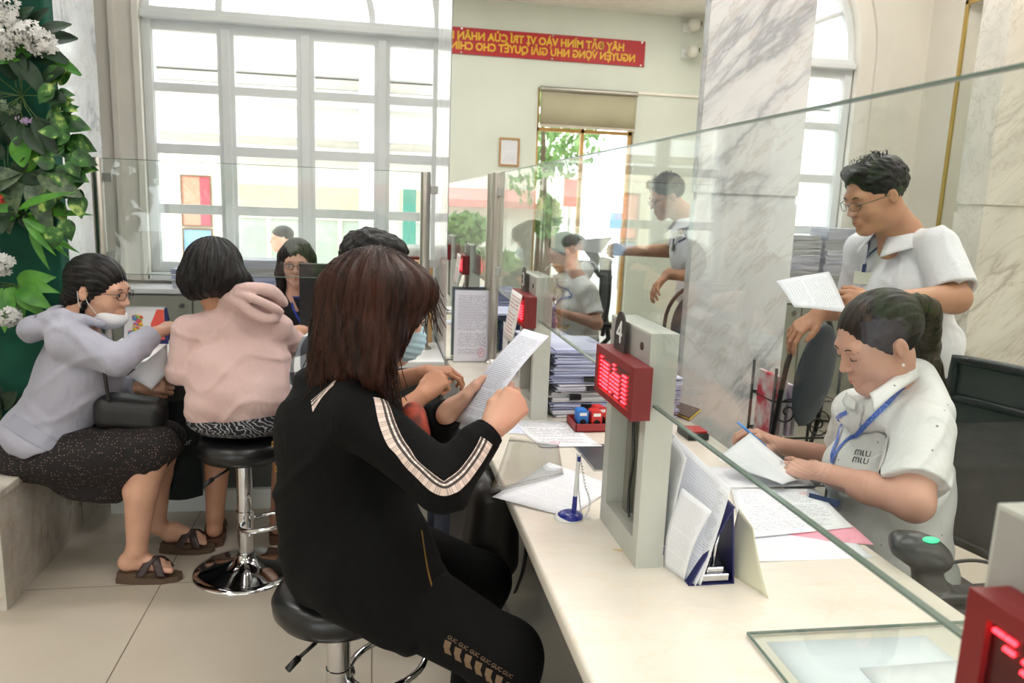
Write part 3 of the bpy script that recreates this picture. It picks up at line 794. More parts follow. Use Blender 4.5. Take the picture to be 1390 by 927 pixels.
# ------------------------------------------------------------------ bar stools
m_seat = M('black_vinyl', (22, 22, 24), .32, scale=30, bump=.05)
def stool(x, y, zt, label, ring_dir, base_r=.205, seat_r=.178):
    s_ = thing('bar_stool', label, 'stool', (x, y, 0), 'black bar stools at the counter')
    q = MB(); q.lathe([(0, zt), (seat_r*.8, zt+.002), (seat_r*.93, zt-.008), (seat_r, zt-.032), (seat_r*.985, zt-.058), (seat_r*.93, zt-.068), (seat_r*.9, zt-.078), (0, zt-.08)], (x, y, 0), 48); q.build('seat', m_seat, s_, smooth=True)
    q = MB(); q.lathe([(.06, zt-.08), (.06, zt-.092), (.031, zt-.1), (.031, .26), (.034, .258), (.034, .20), (.031, .198), (.031, .05)], (x, y, 0), 28); q.build('pole', m_chrome, s_, auto=40)
    q = MB(); q.lathe([(.034, .075), (.04, .062), (.06, .046), (.11, .028), (base_r*.85, .014), (base_r*.98, .008), (base_r, .003), (base_r, 0), (0, 0)], (x, y, 0), 56); q.build('base', m_chrome, s_, auto=50)
    dx, dy = ring_dir
    q = MB(); cx_, cy_ = x+dx*.13, y+dy*.13; q.tube([(cx_+.105*math.cos(a), cy_+.105*math.sin(a), .235+.02*math.cos(a-math.atan2(dy, dx))) for a in [2*PI*i/28 for i in range(28)]], .0095, 10, closed=True)
    q.cyl((x, y, .235), (x+dx*.04, y+dy*.04, .235), .012); q.build('footrest', m_chrome, s_, smooth=True)
    q = MB(); q.tube([(x-dx*.0, y-dy*.03, zt-.09), (x-.05, y-.09, zt-.11), (x-.09, y-.13, zt-.125)], .005, 8); q.tube([(x-.09, y-.13, zt-.125), (x-.115, y-.155, zt-.14)], .009, 8); q.build('height_lever', m_black, s_, smooth=True)
    return s_
stool(-.09, 1.90, .50, 'black round bar stool under the woman in the black jacket', (1, .3), seat_r=.17)
stool(-.505, 3.0, .565, 'black round bar stool under the woman in pink, with chrome base and foot ring', (.75, -.5), seat_r=.172)
stool(-.02, 2.72, .53, 'bar stool hidden behind the woman in black, under the man in the checked shirt', (1, 0))

# ------------------------------------------------------------------ marble bench and green plant wall
bn = thing('marble_bench', 'veined marble bench at the left, where the woman in lavender sits', 'bench', (-1.9, 3.2, 0))
q = MB(); q.box((-3.2, 2.775, 0), (-1.29, 3.80, .425)); q.build('base', m_bench, bn)
q = MB(); q.box((-3.2, 2.755, .425), (-1.272, 3.81, .455), .004); q.build('top_slab', m_bench, bn)
gwy = 3.36
gw = MB(); gw.box((-3.4, gwy, .456), (-1.252, gwy+.1, 3.3), .01)
o = gw.build('green_backing_panel', M('dark_green_felt', (16, 84, 66), .95, scale=6, c2=(10, 62, 50))); tag(o, 'dark green felt panel behind the artificial plants on the left', 'panel')
m_leafA = NT('variegated_leaf'); v = m_leafA.coord('Object'); nz = m_leafA.noise(v, 22, 3)
m_leafA.set(color=m_leafA.ramp(nz, [(.38, srgb(20, 58, 26)), (.56, srgb(50, 104, 36)), (.68, srgb(168, 196, 104))]), rough=.45); m_leafA = m_leafA.m
m_leafB = M('dark_leaf', (14, 38, 24), .5, c2=(26, 60, 32), scale=20); m_leafC = M('bright_leaf', (48, 112, 30), .45, c2=(84, 150, 46), scale=14)
m_leafD = M('grey_green_leaf', (44, 64, 50), .5, c2=(104, 124, 92), scale=30); m_stem = M('plant_stem', (70, 96, 44), .6); m_petal = M('shade_greyed_petal', (204, 204, 202), .6); m_lilac = M('lilac_bud', (170, 150, 190), .5)  # white petals greyed in the colour to stand in for shade
def leaf(mb, base, dr, nrm, L_, W_, shape='heart', droop=.25, fold=.25):
    dr = Vector(dr).normalized(); nrm = Vector(nrm); nrm = (nrm-dr*nrm.dot(dr)).normalized(); sd = dr.cross(nrm)
    bm = mb.bm; N = 7; rows = []
    for i in range(N+1):
        t = i/N
        if shape == 'heart': w_ = math.sin(PI*min(1, t*.92+.1))**.8*(1-.55*t) * 1.25
        elif shape == 'oval': w_ = math.sin(PI*(t*.96+.02))**.7
        else: w_ = math.sin(PI*(t*.9+.08))*.9*(1-.3*t)
        c_ = Vector(base)+dr*(L_*t)-nrm*(droop*L_*t*t)
        rows.append([bm.verts.new(c_+sd*(W_*.5*w_*s_)+nrm*(fold*W_*.5*w_*abs(s_))) for s_ in (-1, -.5, 0, .5, 1)])
    for A, B in zip(rows, rows[1:]):
        for k_ in range(4):
            f = bm.faces.new((A[k_], A[k_+1], B[k_+1], B[k_])); f.smooth = True
rl = random.Random(11)
FY = gwy-.01
def at(px, py, off=.05): return PY(px, py, FY-off)
# trailing pothos along the panel's edge
pv = thing('hanging_ivy', 'trailing artificial ivy with heart shaped leaves along the right edge of the green panel', 'plant', at(70, 120))
spine = [at(66, 100), at(74, 130), at(80, 165), at(88, 200), at(95, 235), at(84, 262), at(76, 285)]
mb = MB()
leaves = [(77, 104, 40, 12), (85, 112, 55, 20), (63, 118, 200, 18), (80, 140, 30, 20), (96, 142, -5, 14), (72, 150, 200, 16), (88, 156, -20, 18), (100, 168, 10, 24), (82, 178, 210, 20), (104, 190, -10, 22), (92, 195, -60, 18), (110, 212, 0, 22), (95, 210, 230, 18), (75, 192, 190, 20), (86, 225, 250, 18), (107, 228, -30, 18), (80, 248, 240, 20), (93, 240, -60, 18), (106, 258, -80, 22), (66, 262, 220, 20), (82, 275, -70, 20), (60, 285, 230, 22), (72, 232, 170, 18), (68, 172, 180, 16), (90, 128, 20, 14)]
for (x, y, a, s_) in leaves:
    for rep in range(2):
        j = rl.uniform(-18, 18)*rep; p_ = at(x+j*.6-12*math.cos(math.radians(a)), y+j+rep*9, .05+rl.uniform(0, .07))
        ar = math.radians(a+rl.uniform(-25, 25)*rep); d_ = Vector((math.cos(ar), -.35+rl.uniform(-.3, .2), math.sin(ar)-.25))
        leaf(mb, p_, d_, (rl.uniform(-.3, .3), -1, rl.uniform(0, .8)), s_*.0042, s_*.0033, 'heart', rl.uniform(.1, .4))
mb.build('foliage', m_leafA, pv)
q = MB(); q.tube(spine, .003, 6); q.tube([p+Vector((.02, -.02, .03)) for p in spine], .0025, 6); q.build('stem', m_stem, pv)
def foliage(name, label, px, py, n, spread, size, mat, shape='oval', dirs=None, seed=0, off=.06, aspect=.45, cat='plant'):
    r_ = random.Random(seed); c_ = at(px, py, .01); t_ = thing(name, label, cat, c_); mb = MB(); st = MB()
    for i in range(n):
        a = dirs[i % len(dirs)] if dirs else r_.uniform(0, 360)
        ar = math.radians(a+r_.uniform(-14, 14)); d_ = Vector((math.cos(ar), -.5+r_.uniform(-.4, .3), math.sin(ar)))
        b_ = c_+Vector((d_.x*spread*r_.uniform(.1, 1), -off*r_.uniform(.2, 1), d_.z*spread*r_.uniform(.1, 1)))
        leaf(mb, b_, d_, (r_.uniform(-.5, .5), -1, .4), size*r_.uniform(.75, 1.15), size*aspect*r_.uniform(.8, 1.1), shape, r_.uniform(.15, .6))
        st.tube([c_, (c_+b_)/2+Vector((0, -.02, 0)), b_], .0018, 5)
    mb.build('foliage', mat, t_); st.build('stem', m_stem, t_); return t_
foliage('caladium_plant', 'broad bright green veined leaf in the middle of the plant wall', 44, 178, 3, .03, .16, m_leafC, 'oval', [268, 275, 262], 3, .08, .62)
foliage('dieffenbachia_plant', 'dark speckled pointed leaves above the red flower', 42, 235, 5, .06, .19, m_leafD, 'oval', [300, 250, 175, 200, 330], 4, .08, .42)
foliage('fern_plant', 'arching green fern fronds low on the plant wall', 38, 290, 16, .04, .2, m_leafC, 'long', [160, 200, 320, 20, 340, 150, 300, 40], 5, .1, .22)
foliage('broadleaf_plant', 'green leafy plant just under the white flower cluster at mid height', 18, 385, 10, .06, .15, m_leafC, 'heart', [10, 330, 200, 260, 160, 300], 6, .07, .6)
foliage('dark_foliage_plant', 'dark leaves at the top left of the plant wall', 14, 60, 16, .14, .13, m_leafB, 'oval', None, 7, .1, .5)
foliage('dark_foliage_plant', 'dark leaves between the ivy and the white flowers', 30, 130, 20, .17, .13, m_leafB, 'oval', None, 8, .1, .5)
foliage('dark_foliage_plant', 'dark leaves behind the fern', 16, 245, 14, .15, .12, m_leafB, 'oval', None, 9, .05, .5)
foliage('dark_foliage_plant', 'dark leaves low on the plant wall by the bench', 6, 575, 22, .12, .12, m_leafB, 'oval', None, 10, .06, .5)
foliage('grass_tuft', 'low green turf like foliage on the bench behind the woman in lavender', -2, 640, 40, .12, .06, m_leafC, 'long', [60, 80, 100, 120], 12, .12, .2)
foliage('bright_foliage_plant', 'bright green pointed leaves behind the top white flowers', 68, 78, 5, .05, .13, m_leafC, 'oval', [340, 350, 200, 180, 150], 13, .08, .35)
def flower(px, py, rx, ry, n, label, seed, mat=m_petal, s_=.016, name='white_flower_cluster'):
    r_ = random.Random(seed); c_ = at(px, py, .02); t_ = thing(name, label, 'flowers', c_); mb = MB(); st = MB()
    for i in range(n):
        while True:
            u, v_, w_ = (r_.uniform(-1, 1) for _ in range(3))
            if u*u+v_*v_+w_*w_ < 1: break
        p_ = c_+Vector((u*rx, -.10+w_*.05, v_*ry)); ax_ = Vector((u, -.8, v_)).normalized()
        q_ = ax_.to_track_quat('Z', 'Y').to_matrix()
        for k_ in range(5):
            a = 2*PI*k_/5+r_.random(); d_ = q_ @ Vector((math.cos(a), math.sin(a), .35))
            leaf(mb, p_, d_, q_ @ Vector((0, 0, 1)), s_, s_*.5, 'oval', .3, .1)
        if i % 4 == 0: st.tube([c_, p_], .0015, 4)
    mb.build('petals', mat, t_); st.build('stem', m_stem, t_)
flower(24, 28, .05, .10, 90, 'cluster of small white flowers at the top of the plant wall', 1)
flower(20, 62, .05, .06, 60, 'lower left white flower cluster near the top', 2)
flower(52, 55, .09, .05, 110, 'long white flower spray reaching to the right', 3)
flower(72, 68, .05, .04, 60, 'white flower tip at the right end of the top spray', 4)
flower(14, 355, .045, .05, 60, 'white flower cluster at mid height beside the green leaves', 5)
flower(26, 425, .04, .035, 50, 'smaller white flower cluster above the grey hood', 6)
flower(12, 150, .08, .025, 40, 'thin greenish white flower spray left of the ivy', 7, m_leafD, .013)
flower(50, 165, .026, .022, 18, 'tiny lilac buds beside the big green leaf', 8, m_lilac, .008, 'lilac_bud_spray')
flower(22, 270, .01, .01, 5, 'small red flower above the fern', 9, M('red_petal', (170, 24, 26), .6), .016, 'red_flower')
flower(4, 590, .02, .03, 12, 'small blue flowers low on the plant wall', 10, M('blue_petal', (90, 120, 190), .6), .014, 'blue_flower')

# ------------------------------------------------------------------ things on the long counter
def sheet(name, label, pts, mat, cat='paper', lift=0.0, th=.0006, wave=.0015, parent=None, group=None, seed=0):
    """a sheet of paper: four corners, slightly waved"""
    a, b, c_, d = [Vector(p) for p in pts]; r_ = random.Random(seed); ph = r_.uniform(0, 6)
    q = MB()
    def fn(u, v):
        p = (a*(1-u)+b*u)*(1-v)+(d*(1-u)+c_*u)*v
        n = (b-a).cross(d-a).normalized()
        return p+n*(wave*(math.sin(u*4+ph)+math.sin(v*5+ph*2))*.5+lift*(u*(1-u)*4)*.0+wave)
    q.grid(fn, 8, 8, th); o = q.build(name, mat, parent)
    if parent is None: tag(o, label, cat, group)
    return o
def fz(*pts, z=CT+.001): return [PZ(x, y, z) for x, y in pts]
p_text = paper_mat('printed_page', 44, (120, 122, 136), strength=.5); p_text2 = paper_mat('printed_page_blue', 34, (90, 100, 170), (228, 234, 246), title=False)
p_form = paper_mat('printed_form', 26, (96, 96, 112), (233, 234, 240), (.3, .14, .07, (220, 80, 100)), dens=.9)
p_blank = M('blank_paper', (236, 238, 243), .7, scale=20); p_faint = paper_mat('faint_page', 34, (160, 164, 182), (236, 238, 244), strength=.32)
p_pink = M('pink_paper', (240, 168, 186), .7); p_stamp = paper_mat('notice_page', 44, (96, 92, 120), (226, 226, 240), (.78, .12, .085, (220, 60, 90)))
sheet('printed_form', 'printed form with a red mark lying on the counter behind the pen stand', fz((735, 608), (818, 606), (770, 572), (690, 571)), p_form, seed=1)
sheet('printed_slip', 'small blue printed slip partly under the form, by the raised sleeve', fz((684, 588), (716, 590), (706, 572), (676, 572), z=CT+.0005), p_text2, seed=2)
m_plastic = glassy('plastic_sleeve', (.93, .93, .92), 1.35, .15)
o = sheet('document_sheet', 'white sheet in a plastic sleeve hanging over the counter edge', fz((668, 676), (772, 702), (836, 660), (745, 629), z=CT+.003), p_faint, wave=.002, seed=3)
sheet('plastic_folder', 'clear plastic folder open over the counter edge beside the jacket sleeve', [PZ(664, 674, CT+.008), PZ(765, 645, CT+.006), PZ(758, 604, CT+.005), PZ(692, 596, CT+.014)], m_plastic, 'folder', wave=.004, seed=4)
# pen on a stand
ps = thing('counter_pen', 'blue and white pen standing in its holder on the counter', 'pen', (.449, 1.626, CT))
q = MB(); q.lathe([(0, .012), (.018, .0115), (.028, .008), (.032, .003), (.032, 0), (0, 0)], (.449, 1.626, CT), 32); q.build('base', m_white, ps, smooth=True)
m_blue = M('navy_plastic', (36, 44, 140), .3)
q = MB(); q.lathe([(.030, .004), (.029, .010), (.02, .0155), (.012, .017), (0, .0175)], (.453, 1.624, CT), 32); q.build('blue_cover', m_blue, ps, smooth=True)
q = MB(); q.cyl((.462, 1.624, CT+.014), (.463, 1.624, CT+.055), .0062, .0052); q.cyl((.4665, 1.624, CT+.140), (.467, 1.624, CT+.152), .0052); q.build('pen_grip', m_blue, ps, auto=40)
q = MB(); q.cyl((.463, 1.624, CT+.05), (.4668, 1.624, CT+.158), .005, .0048); q.cyl((.461, 1.621, CT+.135), (.461, 1.621, CT+.16), .0015); q.build('pen_barrel', m_white, ps, auto=40)
q = MB(); cpts = [Vector((.467, 1.626, CT+.157)), Vector((.476, 1.63, CT+.13)), Vector((.487, 1.63, CT+.08)), Vector((.50, 1.626, CT+.04)), Vector((.492, 1.62, CT+.01)), Vector((.478, 1.618, CT+.006))]
def spline(P_, n=12):
    out = []
    for i in range(len(P_)-1):
        p0 = P_[max(i-1, 0)]; p1 = P_[i]; p2 = P_[i+1]; p3 = P_[min(i+2, len(P_)-1)]
        for k_ in range(n):
            t = k_/n; out.append(.5*((2*p1)+(p2-p0)*t+(2*p0-5*p1+4*p2-p3)*t*t+(3*p1-p0-3*p2+p3)*t**3))
    return out+[P_[-1]]
sp_ = spline(cpts, 30); q.tube([p+Vector((.0022*math.cos(i*1.3), .0022*math.sin(i*1.3), 0)) for i, p in enumerate(sp_)], .0013, 6)
q.tube(spline([Vector((.468, 1.626, CT+.12)), Vector((.472, 1.625, CT+.06)), Vector((.482, 1.62, CT+.01)), Vector((.50, 1.612, CT+.004))], 10), .0018, 6); q.build('coiled_cord', M('clear_cord', (226, 226, 228), .3), ps, smooth=True)

# navy calendar stand with papers leaning on it
m_navy = M('navy_card', (28, 32, 92), .5)
cs = thing('calendar_stand', 'navy blue folded desk calendar stand beside console 4', 'calendar stand', (.66, 1.33, CT))
q = MB()
A_ = Vector((.605, 1.285, CT)); B_ = Vector((.70, 1.285, CT)); T_ = Vector((.692, 1.30, CT+.155)); dY = Vector((.02, .17, 0))
q.quad(A_, T_, T_+dY, A_+dY, .003); q.quad(B_, B_+dY, T_+dY, T_, .003); q.box((.605, 1.285, CT), (.70, 1.455, CT+.002)); q.build('folded_card', m_navy, cs)
cl = thing('paper_clamp', 'clear and steel paper clamp standing inside the navy stand', 'clamp', (.67, 1.31, CT))
q = MB(); q.box((.635, 1.29, CT+.003), (.692, 1.35, CT+.02), .003); q.box((.645, 1.295, CT+.02), (.682, 1.33, CT+.032), .003); q.build('base', m_chrome, cl)
q = MB(); q.tube([(.664, 1.31, CT+.03), (.667, 1.312, CT+.07), (.675, 1.315, CT+.105)], .0045, 10); q.build('lever', m_chrome, cl, smooth=True)
def lean(name, label, pts, mat, bulge, seed, cat='paper'):
    a, b, c_, d = [Vector(p) for p in pts]; q = MB(); n = (b-a).cross(d-a).normalized(); r_ = random.Random(seed)
    f1, f2 = r_.uniform(2, 4), r_.uniform(0, 3)
    def fn(u, v): return (a*(1-u)+b*u)*(1-v)+(d*(1-u)+c_*u)*v+n*(bulge*math.sin(PI*v)*(1+.3*math.sin(u*f1+f2)))
    q.grid(fn, 8, 14, .0007); o = q.build(name, mat); return tag(o, label, cat)
lean('leaning_paper', 'printed sheet leaning tallest against the navy stand, right of console 4', [(.592, 1.35, CT+.001), (.618, 1.283, CT+.001), PY(992, 662, 1.30), PY(912, 588, 1.50)], p_faint, -.012, 1)
lean('leaning_paper', 'folded white sheet in front of the leaning papers by console 4', [(.586, 1.372, CT+.001), (.604, 1.305, CT+.001), PY(966, 694, 1.27), PY(926, 662, 1.36)], p_faint, .010, 2)
lean('leaning_paper', 'curled white sheet pressed against the side of console 4', [(.590, 1.43, CT+.03), (.594, 1.362, CT+.04), PY(932, 622, 1.36), PY(914, 594, 1.48)], p_blank, .008, 3)
lean('leaning_paper', 'printed sheet sandwiched between the navy stand and the leaning papers', [(.600, 1.34, CT+.002), (.628, 1.282, CT+.002), PY(990, 668, 1.285), PY(950, 630, 1.44)], p_text, -.002, 4)
lean('cream_card', 'cream board card leaning behind the navy calendar stand', [(.705, 1.33, CT+.001), (.738, 1.222, CT+.001), PY(1022, 716, 1.28), PY(1003, 690, 1.36)], M('cream_board', (226, 224, 200), .6), .004, 5, 'card')

# sheets on the staff side of the counter
z_ = CT+.002
sheet('pink_sheet', 'pink sheet under the printed page on the staff side of the counter', fz((1004, 724), (1186, 740), (1150, 708), (1010, 700), z=CT+.0015), p_pink, seed=9)
sheet('document_sheet', 'glossy white page nearest the counter edge, under the pink sheet', fz((1002, 764), (1186, 757), (1150, 728), (1000, 716), z=CT+.0005), p_faint, seed=7)
sheet('printed_page', 'printed page with a red signature in front of the seated staff woman', fz((1010, 732), (1158, 716), (1106, 664), (992, 664), z=CT+.005), paper_mat('signed_page', 30, (150, 152, 164), (238, 240, 244), (.82, .86, .05, (230, 70, 60))), seed=8)
sheet('document_sheet', 'white page under the staff woman\'s left hand, behind the printed page', fz((990, 663), (1105, 660), (1080, 636), (960, 634), z=CT+.0035), p_blank, seed=10)
# glass sheet near the camera
gs = thing('counter_glass_sheet', 'glass sheet lying over white papers at the near end of the counter', 'glass sheet', PZ(1160, 890, CT))
ga = [PZ(1015, 861, CT+.006), PZ(1080, 960, CT+.006), PZ(1400, 960, CT+.006), PZ(1290, 850, CT+.006)]
ga = [Vector((.637, 1.107, 0)), Vector((.62, .60, 0)), Vector((1.06, .60, 0)), Vector((1.06, 1.095, 0))]
q = MB(); q.prism([(p.x, p.y) for p in ga], [], CT+.003, CT+.008); q.build('glass_plate', m_glass, gs)
q = MB()
for i in range(4): q.tube([(ga[i].x, ga[i].y, CT+.0055), (ga[(i+1) % 4].x, ga[(i+1) % 4].y, CT+.0055)], .0027, 6)
q.build('plate_edge', m_gedge, gs)
sheet('poster_sheet', 'large pale blue sheet under the near glass plate', [(.648, .62, CT+.0005), (.94, .62, CT+.0005), (.955, 1.07, CT+.0005), (.66, 1.085, CT+.0005)], M('pale_blue_paper', (236, 242, 250), .6), wave=.0003, seed=12)
sheet('white_card', 'white card on top of the pale blue sheet under the near glass plate', [(.75, .66, CT+.0016), (1.03, .68, CT+.0016), (.985, .995, CT+.0016), (.775, .995, CT+.0016)], p_blank, wave=.0003, seed=13)

# tray, stamps
tr_ = thing('stamp_tray', 'maroon tray holding the rubber stamps', 'tray', (.71, 2.34, CT))
q = MB(); tx0, tx1, ty0, ty1 = .640, .765, 2.285, 2.40
q.box((tx0, ty0, CT), (tx1, ty1, CT+.004)); q.box((tx0, ty0, CT), (tx1, ty0+.004, CT+.028), .001); q.box((tx0, ty1-.004, CT), (tx1, ty1, CT+.028)); q.box((tx0, ty0, CT), (tx0+.004, ty1, CT+.028)); q.box((tx1-.004, ty0, CT), (tx1, ty1, CT+.028)); q.build('tray_body', M('maroon_tray', (150, 44, 46), .5), tr_)
def stamp(x, y, c_, lab, rz=0):
    s_ = thing('rubber_stamp', lab, 'stamp', (x, y, CT+.004)); Mx = Matrix.Translation((x, y, CT+.004)) @ Matrix.Rotation(rz, 4, 'Z')
    q = MB(); q.prism(rrect(-.018, .016, .018, .062, .008)+[], [], -.022, .022, Mx @ FR((0, 0, 0), (1, 0, 0), (0, 0, 1))); q.build('shell', M('stamp_'+lab.split()[0], c_, .3), s_)
    q = MB(); q.box((-.019, -.023, 0), (.019, .023, .018), .003, M=Mx); q.cyl((0, -.0228, .022), (0, -.02, .022), .011, M=Mx); q.build('base', m_black, s_)
    q = MB(); q.box((-.012, -.0232, .044), (.012, -.0222, .054), M=Mx); q.build('label_window', m_white, s_)
stamp(.672, 2.335, (40, 120, 205), 'blue self inking stamp in the maroon tray'); stamp(.716, 2.325, (205, 42, 36), 'red self inking stamp at the front of the maroon tray')
stamp(.742, 2.372, (196, 36, 34), 'red stamp at the back right of the maroon tray', .2)
slot = thing('cash_slot', 'document slot with a metal rim between the consoles, recess shade painted dark', 'slot', (.66, 2.03, CT))
q = MB(); q.prism([(.60, 1.93), (.70, 1.93), (.70, 2.16), (.60, 2.16)], [[(.606, 1.936), (.694, 1.936), (.694, 2.154), (.606, 2.154)]], CT, CT+.0025); q.build('rim', m_steel, slot)
q = MB(); q.box((.606, 1.936, CT+.0002), (.694, 2.154, CT+.001)); q.build('well_shade', M('slot_shade_dark', (58, 60, 62), .3), slot)  # flat plate on the worktop; the recess's shade is put into its colour

# bundles of clipped papers
m_pst = [M('paper_edges_%s' % k_, c_, .8, c2=c2_, scale=3, stretch=(1, 1, 90)) for k_, c_, c2_ in (('white', (232, 232, 240), (190, 192, 210)), ('blue', (214, 218, 240), (150, 156, 196)), ('grey', (216, 216, 218), (172, 172, 176)))]
m_clip = M('binder_clip_black', (26, 28, 30), .35)
def bundle(cx_, cy_, z0, h_, lx=.21, ly=.297, label='', group=None, rz=0, clip=True, mi=0, seed=0, jitter=.012, clip_side=-1, cat='paper bundle'):
    r_ = random.Random(seed); t_ = thing('paper_bundle', label, cat, (cx_, cy_, z0), group)
    Mx = Matrix.Translation((cx_, cy_, z0)) @ Matrix.Rotation(rz, 4, 'Z'); q = MB(); n = max(2, int(h_/.004)); dz = h_/n; gp_ = .0004 if clip else .00015
    for i in range(n):
        j = Matrix.Translation((r_.uniform(-jitter, jitter), r_.uniform(-jitter, jitter), 0)) @ Matrix.Rotation(r_.uniform(-.04, .04), 4, 'Z')
        q.box((-lx/2, -ly/2, i*dz), (lx/2, ly/2, (i+1)*dz-gp_), M=Mx @ j)
    q.build('sheets', m_pst[mi % 3], t_)
    if clip:
        q = MB(); c0 = r_.uniform(-.03, .05); yb = clip_side*(ly/2+jitter)
        q.prism([(yb-clip_side*.028, -.001), (yb, h_*.3), (yb, h_*.7), (yb-clip_side*.028, h_+.001), (yb+clip_side*.003, h_*.72), (yb+clip_side*.003, h_*.28)], [], c0-.02, c0+.02, Mx @ FR((0, 0, 0), (0, 1, 0), (0, 0, 1)))
        q.tube([Mx @ Vector((c0-.012, yb, h_*.6)), Mx @ Vector((c0-.012, yb+clip_side*.025, h_*.55)), Mx @ Vector((c0+.012, yb+clip_side*.025, h_*.55)), Mx @ Vector((c0+.012, yb, h_*.6))], .0012, 6)
        q.build('binder_clip', m_clip, t_)
    return t_
z0 = CT
names = ['lowest', 'second lowest', 'third', 'fourth', 'fifth', 'sixth', 'topmost']
hs = [.026, .03, .032, .03, .034, .036, .05]
for i, h_ in enumerate(hs):
    bundle(.70+[.0, .012, -.008, .01, -.004, .004, .0][i], 2.60, z0, h_-.001, .20, .27, names[i]+' paper bundle in the stack behind the rubber stamps', 'clipped paper bundles stacked beside console 3', [.05, -.06, .03, .08, -.03, .02, 0][i], i < 5, i if i < 5 else 1, 20+i, .010); z0 += h_
for i in range(3):
    bundle(.93, 2.55, CT+i*.05, .048, .2, .28, ['lowest', 'middle', 'topmost'][i]+' bundle of the shorter stack right of the clipped bundles', 'plain paper bundles on the staff side', .05*i, False, 1, 40+i)
for i in range(4):
    bundle(.72, 3.08, CT+i*.045, .044, .2, .28, ['lowest', 'second', 'third', 'topmost'][i]+' blue edged bundle near the steel post', 'blue edged bundles near the steel post', .04*i, False, 1, 60+i)

# acrylic holder with a stamped notice, by the mirror
ah = thing('acrylic_sign_holder', 'clear acrylic holder with a stamped white notice standing against the mirror', 'sign holder', (.44, 3.40, CT))
q = MB(); q.box((.352, 3.385, CT), (.520, 3.388, CT+.335), .001); q.box((.352, 3.385, CT), (.520, 3.43, CT+.003)); q.build('acrylic_frame', m_glass, ah)
q = MB(); q.quad((.356, 3.3825, CT+.004), (.516, 3.3825, CT+.004), (.516, 3.3825, CT+.33), (.356, 3.3825, CT+.33), .0005); q.build('notice_page', p_stamp, ah)
# card rack beside the post
for i, (c_, l_) in enumerate((((240, 240, 242), 'white'), ((90, 150, 110), 'green'), ((80, 110, 190), 'blue'))):
    q = MB(); q.box((.57+i*.02, 3.2-i*.02, CT), (.572+i*.02, 3.32-i*.02, CT+.2-.03*i), .0005, M=None); o = q.build('brochure_card', M('card_'+l_, c_, .5)); tag(o, l_+' brochure card standing by the mirror end of the counter', 'card')

# staff side small things
o = thing('notebook', 'black notebook with a yellow edge on the staff side near console 4', 'notebook', PZ(930, 566, CT))
nb_ = [PZ(914, 563, CT), PZ(936, 572, CT), PZ(950, 560, CT), PZ(920, 550, CT)]
q = MB(); q.prism([(p.x, p.y) for p in nb_], [], CT+.001, CT+.014); q.build('cover', m_black, o)
q = MB(); q.tube([(p.x, p.y, CT+.008) for p in nb_], .004, 6, closed=True); q.build('edge_band', M('yellow_band', (214, 186, 60), .5), o)
o = thing('ink_pad', 'red and black ink pad at the back edge of the counter', 'ink pad', PZ(940, 590, CT)); c_ = PZ(940, 592, CT)
q = MB(); q.box((c_.x-.035, c_.y-.05, CT), (c_.x+.035, c_.y+.05, CT+.022), .004); q.build('case', m_black, o)
q = MB(); q.box((c_.x-.03, c_.y-.045, CT+.022), (c_.x+.03, c_.y+.02, CT+.03), .003); q.build('lid', M('pad_red', (190, 40, 36), .4), o)

# side desk with the barcode scanner
sd = thing('side_desk', 'low black desk beside the back edge of the counter, under the scanner', 'desk', (1.25, 1.0, 0))
q = MB(); q.box((1.092, .45, .70), (1.42, 1.33, .725), .004); q.build('desk_top', m_black, sd)
q = MB(); q.box((1.095, .47, 0), (1.12, 1.31, .70)); q.box((1.38, .47, 0), (1.40, .52, .70)); q.build('leg_panel', m_dark, sd)
sn = thing('barcode_scanner', 'black desktop barcode scanner with a green light', 'scanner', (1.15, 1.26, .725))
sb = SDF(.0025); cs_ = Vector((1.135, 1.315, .812))
sb.ell(cs_+Vector((0, 0, .0)), (.062, .046, .034), Euler((.35, .25, -.5)).to_matrix(), 0); sb.cone((1.15, 1.285, .727), (1.14, 1.31, .785), .038, .026, .012); sb.box((1.152, 1.285, .737), (.05, .042, .010), None, .006, .006)
sb.cone(cs_+Vector((-.045, .01, .005)), cs_+Vector((-.03, .035, .012)), .018, .02, .01)
sdf_mesh('body', sb, M('scanner_plastic', (44, 46, 48), .35), sn)
q = MB(); q.sph((1.142, 1.303, .844), .015, 16, (1.25, .8, .35)); q.build('status_light', emit('green_glow', (60, 230, 150), 1.6), sn, smooth=True)
q = MB(); q.tube(spline([Vector((1.18, 1.30, .79)), Vector((1.26, 1.28, .80)), Vector((1.36, 1.2, .77)), Vector((1.40, 1.1, .73))]), .004, 8); q.build('cable', m_black, sn, smooth=True)
sheet('pink_slip', 'pink slip of paper between the staff woman and the mesh chair', [PY(1272, 700, 1.75), PY(1284, 668, 1.75), PY(1296, 645, 1.77), PY(1284, 642, 1.79)], p_pink, seed=15)

